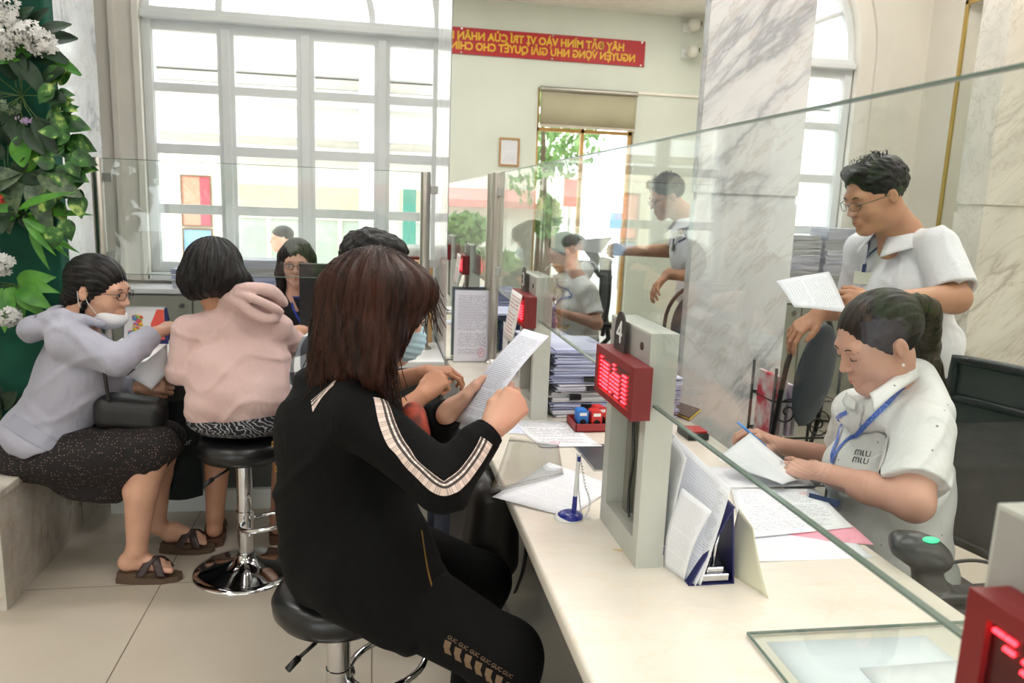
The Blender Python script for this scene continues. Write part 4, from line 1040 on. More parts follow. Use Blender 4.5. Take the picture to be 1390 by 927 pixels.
# ------------------------------------------------------------------ chairs
m_mesh = NT('chair_mesh'); v = m_mesh.coord('Object'); m_mesh.set(color=m_mesh.ramp(m_mesh.noise(v, 5, 3), [(.3, srgb(40, 42, 43)), (.7, srgb(58, 60, 60))]), rough=.75)
m_mesh.bump(m_mesh.noise(v, 600, 1), .4, .002); m_mesh = m_mesh.m
oc = thing('office_chair', 'black mesh office chair at the right edge, behind the seated staff woman', 'chair', (1.45, 1.62, 0))
top0, top1, bot0, bot1 = PX(1298, 500, 1.62), PX(1400, 536, 1.66), PX(1290, 745, 1.62), PX(1420, 800, 1.62)
top0 = Vector((1.60, 1.83, 1.12)); top1 = Vector((1.68, 1.36, 1.12)); bot0 = Vector((1.57, 1.86, .62)); bot1 = Vector((1.66, 1.36, .60))
def back(u, v): 
    p = (bot0*(1-u)+bot1*u)*(1-v)+(top0*(1-u)+top1*u)*v; return p+Vector((.035*math.sin(PI*u)+.02*math.sin(PI*v), 0, 0))
q = MB(); q.grid(lambda u, v: back(u, v), 20, 20, .004); q.build('mesh_back', m_mesh, oc)
fp = [back(i/14, 1) for i in range(15)]+[back(1, 1-i/14) for i in range(1, 15)]+[back(1-i/14, 0) for i in range(1, 15)]+[back(0, i/14) for i in range(1, 14)]
q = MB(); q.tube(fp, .014, 10, closed=True); q.tube([back(i/14, .78) for i in range(15)], .013, 10); q.build('back_frame', m_black, oc, smooth=True)
q = MB(); q.box((1.24, 1.36, .44), (1.66, 1.84, .51), .03, seg=4); q.build('seat', m_dark, oc, auto=40)
q = MB()
q.tube([(1.64, 1.34, .5), (1.66, 1.30, .62), (1.60, 1.29, .70), (1.36, 1.30, .70), (1.33, 1.31, .69)], [.014, .014, .018, .02, .018], 10); q.build('armrest', m_black, oc, smooth=True)
q = MB(); q.tube([(1.62, 1.88, .5), (1.66, 1.92, .62), (1.60, 1.93, .70), (1.36, 1.92, .70)], [.014, .014, .018, .02], 10); q.build('armrest', m_black, oc, smooth=True)
q = MB(); q.cyl((1.45, 1.6, .06), (1.45, 1.6, .44), .028); q.tube([(1.62, 1.6, .47), (1.70, 1.6, .55), (1.66, 1.6, .75)], .02, 10)
for i in range(5):
    a = i*2*PI/5+.3; q.tube([(1.45, 1.6, .10), (1.45+.26*math.cos(a), 1.6+.26*math.sin(a), .07)], [.022, .014], 8); q.sph((1.45+.27*math.cos(a), 1.6+.27*math.sin(a), .03), .028, 12)
q.build('base', m_black, oc, smooth=True)

m_bluef = cloth('slate_blue_fabric', (68, 78, 90), c2=(84, 94, 104), weave=500, fold=.15)
vc = thing('visitor_chair', 'chair with an oval slate blue back, near the standing man\'s hand', 'chair', (1.62, 2.78, 0))
bs = SDF(.005); Rb = Euler((.10, 0, .55)).to_matrix(); cb = PY(1106, 510, 2.86)
bs.ell(cb, (.165, .028, .225), Rb, 0); sdf_mesh('backrest', bs, m_bluef, vc)
q = MB(); fpts = [Vector((-.20+.0*i, .03, -.42)) for i in range(1)]
arcp = [cb+Rb @ Vector((-.195, .035, -.30))]+[cb+Rb @ Vector((-.195*math.cos(a), .035, .02+.235*math.sin(a))) for a in [PI*i/16 for i in range(17)]]+[cb+Rb @ Vector((.195, .035, -.30))]
q.tube(arcp, .011, 10); 
sc_ = Vector((1.60, 2.74, .47))
for s_ in (arcp[0], arcp[-1]): q.tube([s_, Vector((s_.x-.02, s_.y, .47)), Vector((s_.x-.36, s_.y-.04, .44)), Vector((s_.x-.38, s_.y-.04, .01))], .011, 10)
for s_ in (arcp[0], arcp[-1]): q.tube([Vector((s_.x-.04, s_.y, .45)), Vector((s_.x+.02, s_.y+.02, .01))], .011, 10)
q.build('tube_frame', m_black, vc, smooth=True)
q = MB(); q.lathe([(0, .50), (.17, .50), (.205, .485), (.21, .465), (.19, .445), (0, .44)], (sc_.x-.02, sc_.y-.02, 0), 40); q.build('seat', M('charcoal_seat', (62, 66, 68), .7), vc, smooth=True)
# wrought iron rack with magazines
mr = thing('magazine_rack', 'black wrought iron rack with spiral scrolls beside the blue chair', 'rack', PZ(1068, 598, .3))
q = MB(); c_ = PY(1068, 560, 3.0)
def spiral(c0, r_, tw, s_=1): return [c0+Vector((s_*r_*(1-i/40)*math.cos(i*.3+tw), 0, r_*(1-i/40)*math.sin(i*.3+tw))) for i in range(36)]
q.tube(spiral(c_, .07, 0), .004, 6); q.tube(spiral(c_+Vector((.16, 0, -.06)), .07, 1, -1), .004, 6)
for x in (-.07, .24): q.tube([c_+Vector((x, 0, .2)), Vector((c_.x+x, c_.y, 0))], .007, 8); q.tube([c_+Vector((x, .2, .2)), Vector((c_.x+x, c_.y+.2, 0))], .007, 8)
for zz in (.05, -.12, -.35): q.tube([c_+Vector((-.07, 0, zz)), c_+Vector((.24, 0, zz)), c_+Vector((.24, .2, zz)), c_+Vector((-.07, .2, zz))], .005, 6, closed=True)
q.build('iron_frame', m_black, mr, smooth=True)
for i, (cc, l_) in enumerate((((214, 60, 80), 'red'), ((226, 222, 226), 'white'), ((180, 150, 190), 'purple'), ((236, 232, 226), 'cream'))):
    q = MB(); x_ = c_.x-.05+i*.035; q.box((x_, c_.y+.02, c_.z-.12), (x_+.018, c_.y+.19, c_.z+.16-.02*i), .002); o = q.build('magazine', M('cover_'+l_, cc, .5, c2=(230, 226, 226), scale=14)); tag(o, l_+' magazine standing in the wrought iron rack', 'magazine')
# ================================================================== people
def unit(v): return Vector(v).normalized()
def frame(f, roll=0.0, up=(0, 0, 1)):
    f = unit(f); x = f.cross(Vector(up)).normalized(); z = x.cross(f)
    if roll: 
        q = Matrix.Rotation(roll, 3, f); x = q @ x; z = q @ z
    return Matrix(((x.x, f.x, z.x), (x.y, f.y, z.y), (x.z, f.z, z.z)))
class Head:
    def __init__(s, c, f, sc_=1.0, roll=0.0): s.c = Vector(c); s.R = frame(f, roll); s.s = sc_
    def __call__(s, x, y, z): return s.c+s.R @ (Vector((x, y, z))*s.s)
    def r(s, *a): return tuple(v*s.s for v in a)
def head_sdf(H, neck, male=False, h=.0028, jaw=1.0, neck_r=.052):
    S = SDF(h); R = H.R; k = H.s
    S.ell(H(0, -.012, .03), H.r(.074, .092, .08), R, .0)
    S.ell(H(0, .018, -.03), H.r(.060*jaw, .066, .078), R, .03*k)
    S.cone(H(-.04*jaw, .002, -.072), H(-.012, .056, -.096), .018*k, .016*k, .025*k); S.cone(H(.04*jaw, .002, -.072), H(.012, .056, -.096), .018*k, .016*k, .025*k)
    S.cone(H(-.008, .064, -.092), H(.008, .064, -.092), .0165*k, None, .02*k)
    for sx in (-1, 1): S.ell(H(sx*.034*jaw, .052, -.032), H.r(.024, .022, .024), R, .022*k)
    S.cone(H(-.036, .070, .018), H(.036, .070, .018), .013*k, None, .018*k)
    for sx in (-1, 1): S.ell(H(sx*.031, .092, .002), H.r(.017, .013, .011), R, .010*k, 's')
    for sx in (-1, 1): S.ell(H(sx*.031, .070, .002), H.r(.0155, .0145, .0115), R, .004*k)
    S.cone(H(0, .080, .010), H(0, .0985, -.027), .006*k, .0092*k, .010*k)
    for sx in (-1, 1): S.ell(H(sx*.0105, .0895, -.030), H.r(.0070, .0095, .0068), R, .006*k)
    S.ell(H(0, .078, -.062), H.r(.024, .014, .016), R, .012*k)
    S.cone(H(-.019, .080, -.0585), H(0, .0895, -.0560), .0035*k, .0052*k, .004*k); S.cone(H(.019, .080, -.0585), H(0, .0895, -.0560), .0035*k, .0052*k, .004*k)
    S.cone(H(-.016, .079, -.0665), H(.016, .079, -.0665), .0045*k, None, .004*k); S.ell(H(0, .086, -.0675), H.r(.012, .006, .0055), R, .005*k)
    S.ell(H(0, .096, -.0622), H.r(.020, .012, .0012), R, .002*k, 's')
    for sx in (-1, 1):
        Re = R @ Euler((0, 0, sx*.35)).to_matrix()
        S.ell(H(sx*.078, -.012, -.006), H.r(.0075, .0145, .0255), Re, .006*k)
        S.ell(H(sx*.086, -.006, -.002), H.r(.006, .010, .018), Re, .004*k, 's')
    nb = Vector(neck); S.cone(H(0, -.022, -.055), nb, neck_r*k, (neck_r+.008)*k, .025*k); S.cone(nb, nb+Vector((0, 0, -.05)), neck_r+.01, .07, .02)
    return S
def face_parts(H, P, m_hair, m_lip, open_=.5, brow=1.0, iris=(50, 34, 26), gaze=(0, -.3)):
    """eyes, brows, lips as parts of the head"""
    for sx in (-1, 1):
        if open_ > 0:
            mb = MB(); 
            w_, hh = .0125*H.s, .0022+.0042*open_
            def fn(u, v):
                a = (u-.5)*2; b = (v-.5)*2
                return H(sx*.031+a*.0122, .0853-.0042*a*a-.0016*b*b-.0008*b, .0015+b*hh*(1-a*a)**.5+.0006*sx*a)
            mb.grid(fn, 12, 6); e = mb.build('eye', m_sclera, P)
            mb = MB(); mb.sph(H(sx*.031+gaze[0]*.004, .0848, .0015+gaze[1]*.004), .0047*H.s, 12, (1, 1, 1)); mb.build('iris', m_iris, e, smooth=True)
        mb = MB(); n = 9
        mb.tube([H(sx*.031+a*.0145, (.0862 if open_ > 0 else .0858)-.0052*a*a, (.0030+(.0022+.0042*open_)*(1-a*a)) if open_ > 0 else (-.0008-.0036*(1-a*a))) for a in [-1+2*i/(n-1) for i in range(n)]], [.0007+.0008*(1-abs(-1+2*i/(n-1))) for i in range(n)], 6); mb.build('eyelashes', m_lash, P, smooth=True)
        mb = MB(); mb.tube([H(sx*(.014+.036*t), .0865-.0125*t*t, .019+.0055*math.sin(PI*min(1, t*1.15))*1.0-.002*t) for t in [i/8 for i in range(9)]], [.0012+.0022*brow*math.sin(PI*(i/8*.85+.12)) for i in range(9)], 6, flat=.6); mb.build('eyebrow', m_hair, P, smooth=True)
    S = SDF(.0016); S.cone(H(-.018, .0808, -.0585), H(0, .0902, -.0562), .0022*H.s, .0046*H.s, .0); S.cone(H(.018, .0808, -.0585), H(0, .0902, -.0562), .0022*H.s, .0046*H.s, .002)
    S.cone(H(-.014, .0815, -.0662), H(0, .0882, -.0675), .0022*H.s, .0052*H.s, .001); S.cone(H(.014, .0815, -.0662), H(0, .0882, -.0675), .0022*H.s, .0052*H.s, .002)
    sdf_mesh('lips', S, m_lip, P)
def hand_sdf(S, w, d, dors, right, curl=(.3, .3, .3, .3), bends=(1, 1, .8), spread=.05, thumb=None, s=1.0, rr=1.0, dirs=None):
    """palm + five fingers; w wrist point, d direction towards the knuckles, dors back-of-hand normal"""
    y = unit(d); z = Vector(dors); z = (z-y*z.dot(y)).normalized(); x = y.cross(z)*(-1 if right else 1)
    w = Vector(w); tips = []
    def Q(a, b, c): return w+(x*a+y*b+z*c)*s
    S.cone(Q(0, -.02, 0), Q(0, .012, 0), .0225*s*rr, .021*s*rr, .01)
    kn = [(.028, .086, 0), (.0095, .091, .002), (-.0095, .087, .001), (-.027, .078, -.002)]
    for i, (a, b, c) in enumerate(kn):
        S.cone(Q(a*.45, .01, 0), Q(a, b, c), .0135*s*rr, .0108*s*rr, .014)
    S.ell(Q(.016, .038, -.008), (.016*s, .026*s, .014*s), Matrix((x, y, z)).transposed(), .012); S.ell(Q(-.02, .04, -.007), (.013*s, .028*s, .012*s), Matrix((x, y, z)).transposed(), .012)
    Ls = [(.041, .025, .019), (.045, .028, .020), (.042, .026, .020), (.033, .020, .018)]
    for i, (kp, L3) in enumerate(zip(kn, Ls)):
        p = Q(*kp); a = 0; sp = (1.5-i)*spread*2
        base = (y*math.cos(sp)+x*math.sin(sp)).normalized()
        r0 = [.0095, .0097, .0092, .0082][i]*s*rr
        for j, l in enumerate(L3):
            a += curl[i]*bends[j]
            dd = base*math.cos(a)-z*math.sin(a); q = p+dd*l*s
            S.cone(p, q, r0*(1-.07*j), r0*(1-.07*(j+1))-.0004, .0035 if j or True else .008)
            p = q
        tips.append((p, dd))
    th = thumb or [(.020, .016, -.006), (.038, .042, -.014), (.045, .066, -.020), (.046, .088, -.026)]
    for j in range(3): S.cone(Q(*th[j]), Q(*th[j+1]), [.0135, .0112, .0104][j]*s*rr, [.0112, .0104, .0086][j]*s*rr, .006 if j else .012)
    tips.append((Q(*th[3]), unit(Q(*th[3])-Q(*th[2]))))
    return tips, [(Q(*kp), y) for kp in kn]
def torso(S, pel, chest, neck, shR, shL, rw, rd, belly=1.0, hip=1.0, k=.06, shr=.062, trap=.05):
    pel, chest, neck, shR, shL = map(Vector, (pel, chest, neck, shR, shL))
    def fr(up):
        z = unit(up); x = (shR-shL); x = (x-z*x.dot(z)).normalized(); y = z.cross(x); return Matrix(((x.x, y.x, z.x), (x.y, y.y, z.y), (x.z, y.z, z.z)))
    R1 = fr(chest-pel); R2 = fr(neck-chest)
    S.ell(pel, (rw*hip, rd*1.08*hip, .12), R1, 0); m = pel*.5+chest*.5
    S.ell(m, (rw*.93, rd*belly, .17), R1, k); S.ell(chest, (rw*.97, rd, .16), R2, k)
    mid = (shR+shL)/2; S.cone(shL, shR, shr, shr, k*.8); S.cone(mid, neck, .085, trap, k*.7)
    for s_ in (shR, shL): S.cone(neck, s_*.9+neck*.1, trap*.9, shr*.8, k*.6)
    return R1, R2
def limb(S, pts, rs, k=.02):
    for i in range(len(pts)-1): S.cone(pts[i], pts[i+1], rs[i], rs[i+1], k if i else k)
def ribbon(name, S, pts, width, mat, parent, n=60, m=4, off=.0016, closed=False, proj=True, hint=None, thick=0.0):
    pts = [p for p in pts if p is not None]
    P_ = spline([Vector(p) for p in pts], max(2, n//(len(pts)-1))); A = np.array([tuple(p) for p in P_], dtype=np.float32)
    if proj: A = S.project(A, 8, off)
    N = S.grad(A) if S is not None else np.tile(np.array(hint, dtype=np.float32), (len(A), 1))
    T = np.gradient(A, axis=0); T /= np.maximum(np.linalg.norm(T, axis=1, keepdims=True), 1e-9)
    B = np.cross(N, T); B /= np.maximum(np.linalg.norm(B, axis=1, keepdims=True), 1e-9)
    rows = []
    for j in range(m+1):
        q = A+B*(width*(j/m-.5)); rows.append(S.project(q, 4, off) if (proj and S is not None) else q)
    s_ = np.concatenate([[0], np.cumsum(np.linalg.norm(np.diff(A, axis=0), axis=1))])
    mb = MB(); L = mb.bm.loops.layers.uv.verify()
    V = [[mb.bm.verts.new(Vector(rows[j][i].tolist())) for j in range(m+1)] for i in range(len(A))]
    for i in range(len(A)-1):
        for j in range(m):
            f = mb.bm.faces.new((V[i][j], V[i+1][j], V[i+1][j+1], V[i][j+1])); f.smooth = True
            for l, uv in zip(f.loops, ((s_[i]/width, j/m), (s_[i+1]/width, j/m), (s_[i+1]/width, (j+1)/m), (s_[i]/width, (j+1)/m))): l[L].uv = uv
    return mb.build(name, mat, parent)
def skinmat(name, c, c2=None):
    t = NT(name); v = t.coord('Object'); a = srgb(*c); b = srgb(*(c2 or tuple(min(255, x+8) for x in c)))
    t.set(color=t.ramp(t.noise(v, 12, 3), [(.35, a), (.65, b)]), rough=.5, sub=.06); t.b.inputs['Subsurface Radius'].default_value = (.012, .005, .003)
    t.bump(t.noise(v, 400, 2), .12, .0006); return t.m
def hairmat(name, c, c2, ax=(1, 1, .05), rough=.45, spec=.25):
    t = NT(name); n = t.noise(t.coord('Object', ax), 130, 3, .6); n2 = t.noise(t.coord('Object', ax), 22, 3, .5)
    t.set(color=t.ramp(t.math('ADD', t.math('MULTIPLY', n, .5), t.math('MULTIPLY', n2, .5)), [(.38, srgb(*c)), (.62, srgb(*c2))]), rough=rough, spec=spec)
    t.bump(n, .6, .002); return t.m
m_sclera = M('eye_white', (224, 218, 212), .25); m_iris = M('dark_iris', (34, 24, 20), .15); m_lash = M('lashes', (24, 18, 18), .6)
m_lip = M('lips', (182, 84, 84), .45); m_lip2 = M('pale_lips', (160, 104, 92), .5)
sk_a = skinmat('skin_warm_light', (206, 158, 134)); sk_b = skinmat('skin_tan', (182, 132, 104)); sk_c = skinmat('skin_rose', (204, 154, 134)); sk_d = skinmat('skin_brown', (176, 122, 94))
h_black = hairmat('black_hair', (10, 9, 10), (30, 26, 26)); h_brown = hairmat('brown_hair', (22, 11, 8), (62, 34, 25), spec=.18, rough=.5); h_dkbrown = hairmat('dark_brown_hair', (18, 14, 14), (46, 36, 32))
h_pony = hairmat('highlighted_hair', (24, 20, 16), (70, 56, 40))
def person(name, label, loc): return thing(name, label, 'person', loc)
def sandal(P, heel, toe, side, mat_sole, mat_strap, wedge=.035, w_=.042):
    heel, toe = Vector(heel), Vector(toe); d = (toe-heel); L_ = d.length; d.normalize(); x = Vector((d.y, -d.x, 0)).normalized()
    fr_ = FR(heel, d, x)
    if fr_[2][2] < 0: fr_ = FR(heel, d, -x)
    out = [(-.012, 0)]+[(L_*t-.01, w_*(.78+.28*math.sin(PI*t*.9))) for t in [.0, .15, .3, .5, .7, .85]]+[(L_+.01, w_*.5), (L_+.018, 0)]
    out = out+[(a, -b) for a, b in out[::-1][1:-1]]
    q = MB(); q.prism(out, [], 0, wedge*.55, fr_); q.prism([(a*.62, b*.95) for a, b in out], [], wedge*.5, wedge, fr_); o = q.build('sandal', mat_sole, P)
    q = MB()
    for sg in (1, -1):
        pts = [fr_ @ Vector((L_*(.40 if sg > 0 else .78), -w_*1.04, wedge*.75)), fr_ @ Vector((L_*(.50 if sg > 0 else .70), -w_*.75, wedge+.030)), fr_ @ Vector((L_*.60, 0, wedge+.052+.001*sg)), fr_ @ Vector((L_*(.70 if sg > 0 else .50), w_*.75, wedge+.026)), fr_ @ Vector((L_*(.78 if sg > 0 else .40), w_*1.04, wedge*.75))]
        pp = spline(pts, 6); dd = (fr_.to_3x3() @ Vector((1, 0, 0))).normalized(); n_ = len(pp)-1
        def sf(u, v): 
            i = min(int(u*n_), n_-1); t_ = u*n_-i; return pp[i]*(1-t_)+pp[i+1]*t_+dd*(v-.5)*.034
        q.grid(sf, 18, 3, .0035)
    q.build('strap', mat_strap, o, smooth=True); return o
def foot_sdf(S, ankle, heel, toe, lift=.03, r=.03):
    ankle, heel, toe = Vector(ankle), Vector(heel), Vector(toe); d = toe-heel; x = Vector((d.y, -d.x, 0)).normalized()
    S.cone(ankle, heel+d*.12+Vector((0, 0, lift+r)), .034, r, .02); S.cone(heel+d*.12+Vector((0, 0, lift+r)), heel+d*.68+Vector((0, 0, lift+.018)), r, .024, .02)
    S.cone(heel+d*.25+Vector((0, 0, lift+.06)), heel+d*.68+Vector((0, 0, lift+.02)), .026, .02, .02)
    for i in range(5):
        o = x*(.026-.0135*i); S.cone(heel+d*.68+o*.9+Vector((0, 0, lift+.012)), heel+d*(.93-.035*i if True else 1)+o*1.15+Vector((0, 0, lift+.009)), .0125, .0092 if i else .011, .004)

# ---------------------------------------------------------------- A: woman in the black jacket
A = person('person', 'woman with long brown hair and blue mask in a black striped-sleeve jacket, reading a paper', (-.05, 1.85, 0))
m_jack = cloth('black_jersey', (6, 6, 7), c2=(9, 9, 10), fold=.35, rough=.9, pscale=3, sheen=0.0, spec=.2)
HA = Head(PY(524, 423, 1.76), (.78, .56, -.26), 1.02)
nkA = Vector(PY(492, 508, 1.80))
S = head_sdf(HA, nkA, h=.003)
shR, elR, wrR = PY(492, 568, 1.62), PY(600, 655, 1.50), PY(667, 582, 1.57)
shL, elL, wrL = PY(505, 560, 1.96), PY(552, 625, 2.0), PY(612, 556, 1.775)
Sh = SDF(.0025)
limb(Sh, [elR*.4+wrR*.6, wrR], [.034, .026]); limb(Sh, [elL*.5+wrL*.5, wrL], [.034, .026])
palm = unit(PY(692, 548, 1.62)-wrR)
tR, kR = hand_sdf(Sh, wrR, PY(706, 538, 1.60)-wrR, (-.05, -.9, .25), True, (1.0, 1.15, 1.25, 1.3), (1, 1.1, .8), .03, [(.018, .016, -.004), (.034, .044, -.010), (.034, .072, -.016), (.026, .094, -.022)], 1.02)
tL, _ = hand_sdf(Sh, wrL, PY(655, 514, 1.80)-wrL, (-.2, .35, .9), False, (.35, .75, .9, 1.0), (.8, 1.1, .8), .04, [(.020, .016, -.004), (.042, .046, -.004), (.046, .076, -.002), (.042, .103, .0)], 1.0)
sdf_mesh('body', [S, Sh], sk_a, A)
face_parts(HA, A, h_brown, m_lip, 0)
# jacket
J = SDF(.005)
pel, chest = Vector((-.045, 1.84, .64)), Vector(PY(468, 600, 1.80))
torso(J, pel, chest, Vector(PY(480, 535, 1.82)), Vector(shR)+Vector((-.02, .03, -.0)), Vector(shL)+Vector((-.02, 0, 0)), .20, .150, 1.12, 1.0, .07, .072, .062)
bk = [PY(430, 580, 1.86), PY(425, 680, 1.88), PY(432, 760, 1.88)]
for p in bk: J.ell(p, (.075, .14, .10), None, .08)
J.ell(Vector((.02, 1.79, .60)), (.15, .185, .10), None, .06)      # skirt of the jacket over the seat
J.cone(Vector((-.03, 1.70, .62)), Vector((.12, 1.62, .56)), .11, .095, .05)
limb(J, [shR, elR, wrR*.86+elR*.14], [.070, .060, .040], .014); limb(J, [shL, elL, wrL*.86+elL*.14], [.068, .058, .042], .014)
J.cut(wrR*.90+elR*.10, wrR-elR, .002, .075); J.cut(wrL*.90+elL*.10, wrL-elL, .002, .075)
# hood lying on the shoulders
J.ell(PY(455, 528, 1.88), (.10, .12, .045), Euler((0, .35, .3)).to_matrix(), .03); J.cone(PY(430, 545, 1.86), PY(500, 530, 1.66), .04, .03, .03)
J.cut((0, 1.7, .505), (0.12, -.15, -1), .003)
J.cone(PY(520, 745, 1.68), PY(560, 835, 1.62), .12, .085, .06)
J.dis = folds(.007, [((.5, .3, .9), 5), ((-.6, .2, .7), 6), ((.9, 0, .3), 6)], 3, wob(.003, (12, 12, 9), 3))
oJ = sdf_mesh('jacket', J, m_jack, A)
for a_, b_ in ((elR, wrR), (elL, wrL)):
    C2 = SDF(.003); C2.cone(a_*.22+b_*.78, a_*.04+b_*.96, .039, .036, .002, flat=True); sdf_mesh('cuff', C2, m_jack, A)
t = NT('plaid_tape'); tc = t.n('ShaderNodeTexCoord'); sp3 = t.n('ShaderNodeSeparateXYZ'); t.l(tc.outputs['UV'], sp3.inputs[0]); uu, vv_ = sp3.outputs[0], sp3.outputs[1]
def bandm(x, c, w_): return t.math('LESS_THAN', t.math('ABSOLUTE', t.math('SUBTRACT', x, c)), w_)
across = t.math('FRACT', t.math('MULTIPLY', uu, 1.7))
dk = t.math('MAXIMUM', bandm(vv_, .56, .085), bandm(vv_, .86, .085)); dk2 = t.math('MAXIMUM', bandm(across, .3, .07), t.math('MAXIMUM', bandm(across, .52, .05), bandm(across, .72, .05)))
col = t.mix(t.math('MULTIPLY', dk2, .42), srgb(232, 210, 200), srgb(60, 54, 56)); col = t.mix(t.math('MULTIPLY', dk, .93), col, srgb(24, 22, 24)); col = t.mix(t.math('MULTIPLY', t.math('MULTIPLY', dk, dk2), .0), col, srgb(0, 0, 0))
col = t.mix(t.math('MULTIPLY', t.math('MULTIPLY', t.math('SUBTRACT', 1, dk2), bandm(vv_, .71, .05)), .6), col, srgb(250, 246, 244))
t.set(color=col, rough=.8); m_tape = t.m
tape = [PY(516, 541, 1.58), PY(527, 575, 1.55), PY(545, 607, 1.52), PY(575, 640, 1.47), PY(603, 664, 1.44), PY(630, 648, 1.47), PY(650, 620, 1.50), PY(663, 596, 1.54)]
tape = [onray(J, x_, y_) for x_, y_ in ((516, 541), (526, 575), (541, 607), (568, 637), (600, 662), (628, 648), (648, 622), (661, 598))]
ribbon('sleeve_stripe', J, tape, .034, m_tape, A, 80, 5, .0012)
# far sleeve trim and the plaid hood lining
m_gold = M('gold_thread', (150, 118, 60), .4, .7)
ribbon('hood_lining', J, [onray(J, x_, y_) for x_, y_ in ((424, 552), (438, 536), (455, 520))], .045, m_tape, A, 20, 4, .002)
ribbon('zip', J, [onray(J, x_, y_) or PY(x_, y_, 1.6) for x_, y_ in ((572, 720), (582, 780), (590, 830), (588, 868))], .005, m_gold, A, 30, 2, .001)
q = MB(); c_ = PY(409, 628, 1.72)
for cc, rr_ in ((PY(408, 628, 1.78), .012), (PY(406, 600, 1.80), .010)):
    pj = J.project(np.array([tuple(cc)], dtype=np.float32), 8, .002)[0]; cc = Vector(pj.tolist())
    q.tube([cc+Vector((0.3*rr_*math.cos(a), -.4*rr_*math.cos(a), rr_*math.sin(a)))*(1-.05*i) for i, a in enumerate([k_*.45 for k_ in range(14)])], .0016, 6)
q.build('gold_embroidery', m_gold, A, smooth=True)
tee = SDF(.004); tee.ell(PY(560, 592, 1.80), (.045, .07, .085), None, 0); tee.dis = wob(.002, (20, 20, 20), 5)
sdf_mesh('red_shirt', tee, M('coral_print', (206, 84, 62), .8, c2=(120, 60, 50), scale=30), A)
# hair: a cap over the skull, full sides and a long curtain to the shoulder blades
Hr = SDF(.0035)
Hr.ell(HA(0, -.022, .034), HA.r(.092, .108, .094), HA.R, 0)
def hp(x, y, d): return PY(x, y, d)
Hr.ell(hp(545, 392, 1.66), (.075, .07, .050), None, .05)
Hr.ell(hp(566, 402, 1.70), (.035, .055, .030), None, .04)
limb(Hr, [hp(505, 400, 1.72), hp(492, 455, 1.72), hp(484, 500, 1.72)], [.10, .084, .056], .05)
limb(Hr, [hp(535, 405, 1.65), hp(516, 455, 1.64), hp(508, 500, 1.63), hp(520, 532, 1.62)], [.058, .050, .036, .010], .04)
limb(Hr, [hp(475, 400, 1.80), hp(462, 455, 1.82), hp(447, 500, 1.80), hp(425, 530, 1.78)], [.08, .062, .040, .012], .05)
limb(Hr, [hp(540, 405, 1.86), hp(520, 470, 1.90), hp(510, 520, 1.9)], [.06, .05, .03], .04)
Hr.ell(HA(.035, .125, -.045), HA.r(.075, .060, .090), HA.R, .012, 's')
_r1 = np.random.RandomState(5); _K = _r1.uniform(0, 6.28, 12)
cxy = np.array([HA.c.x-.02, HA.c.y])
def hair_groove(P, c=cxy, amp=.0028, n0=26):
    a = np.arctan2(P[..., 1]-c[1], P[..., 0]-c[0]); z = P[..., 2]
    return amp*(np.sin(a*n0+5*np.sin(z*11)+_K[0])+.7*np.sin(a*n0*1.9+8*np.sin(z*7+1)+_K[1])+.5*np.sin(a*n0*3.1+z*10))
Hr.dis = hair_groove
oH = sdf_mesh('hair', Hr, h_brown, A)
q = MB(); r_ = random.Random(4)
for i in range(130):
    a0 = r_.choice([(hp(592-r_.uniform(0, 30), 396+r_.uniform(-20, 12), r_.uniform(1.62, 1.72)), Vector((.012, 0, -.05))), (hp(435+r_.uniform(-4, 20), 420+r_.uniform(0, 70), r_.uniform(1.72, 1.86)), Vector((-.02, 0, -.11))), (hp(525+r_.uniform(-12, 12), 490+r_.uniform(-30, 10), r_.uniform(1.59, 1.64)), Vector((.01, 0, -.09)))])
    p0, dv = a0; w_ = Vector((r_.uniform(-.012, .012), r_.uniform(-.01, .01), r_.uniform(-.02, .01)))
    q.tube(spline([p0, p0+dv*.35+w_*.6, p0+dv*.8+w_, p0+dv*1.1+w_*1.8], 4), [.0011]*12+[.0003], 4)
q.build('loose_strands', h_brown, A, smooth=True)['kind'] = 'stuff'
# mask
m_mask = M('pale_blue_mask', (176, 208, 222), .8, c2=(190, 218, 228), scale=20)
K = SDF(.0025); K.ell(HA(0, .052, -.052), HA.r(.066, .062, .058), HA.R, 0); K.cut(HA(0, .02, 0), HA.R @ Vector((0, -1, .0)), .004); K.dis = lambda P: .0016*np.sin(((P-_v(HA.c))@_v(HA.R @ Vector((0, 0, 1))))*420)
oM = sdf_mesh('face_mask', K, m_mask, A)
for sx in (-1, 1): q = MB(); q.tube([HA(sx*.055, .045, -.03), HA(sx*.075, .0, -.01), HA(sx*.08, -.02, .0)], .0015, 6); q.build('ear_loop', m_white, oM)
# trousers
T = SDF(.005)
hipR, knR, ftR = Vector((.0, 1.72, .60)), PY(688, 890, 1.46), Vector((.26, 1.40, .10))
hipL, knL, ftL = Vector((.0, 1.95, .60)), PY(655, 790, 1.92), Vector((.27, 1.98, .10))
T.ell((-.03, 1.84, .60), (.16, .19, .09), None, 0)
limb(T, [hipR, knR, ftR], [.105, .078, .048], .03); limb(T, [hipL, knL, ftL], [.10, .072, .048], .03)
T.dis = wob(.003, (12, 12, 12), 9); sdf_mesh('trousers', T, m_jack, A)
m_bronze = M('bronze_print', (120, 96, 74), .5, .3)
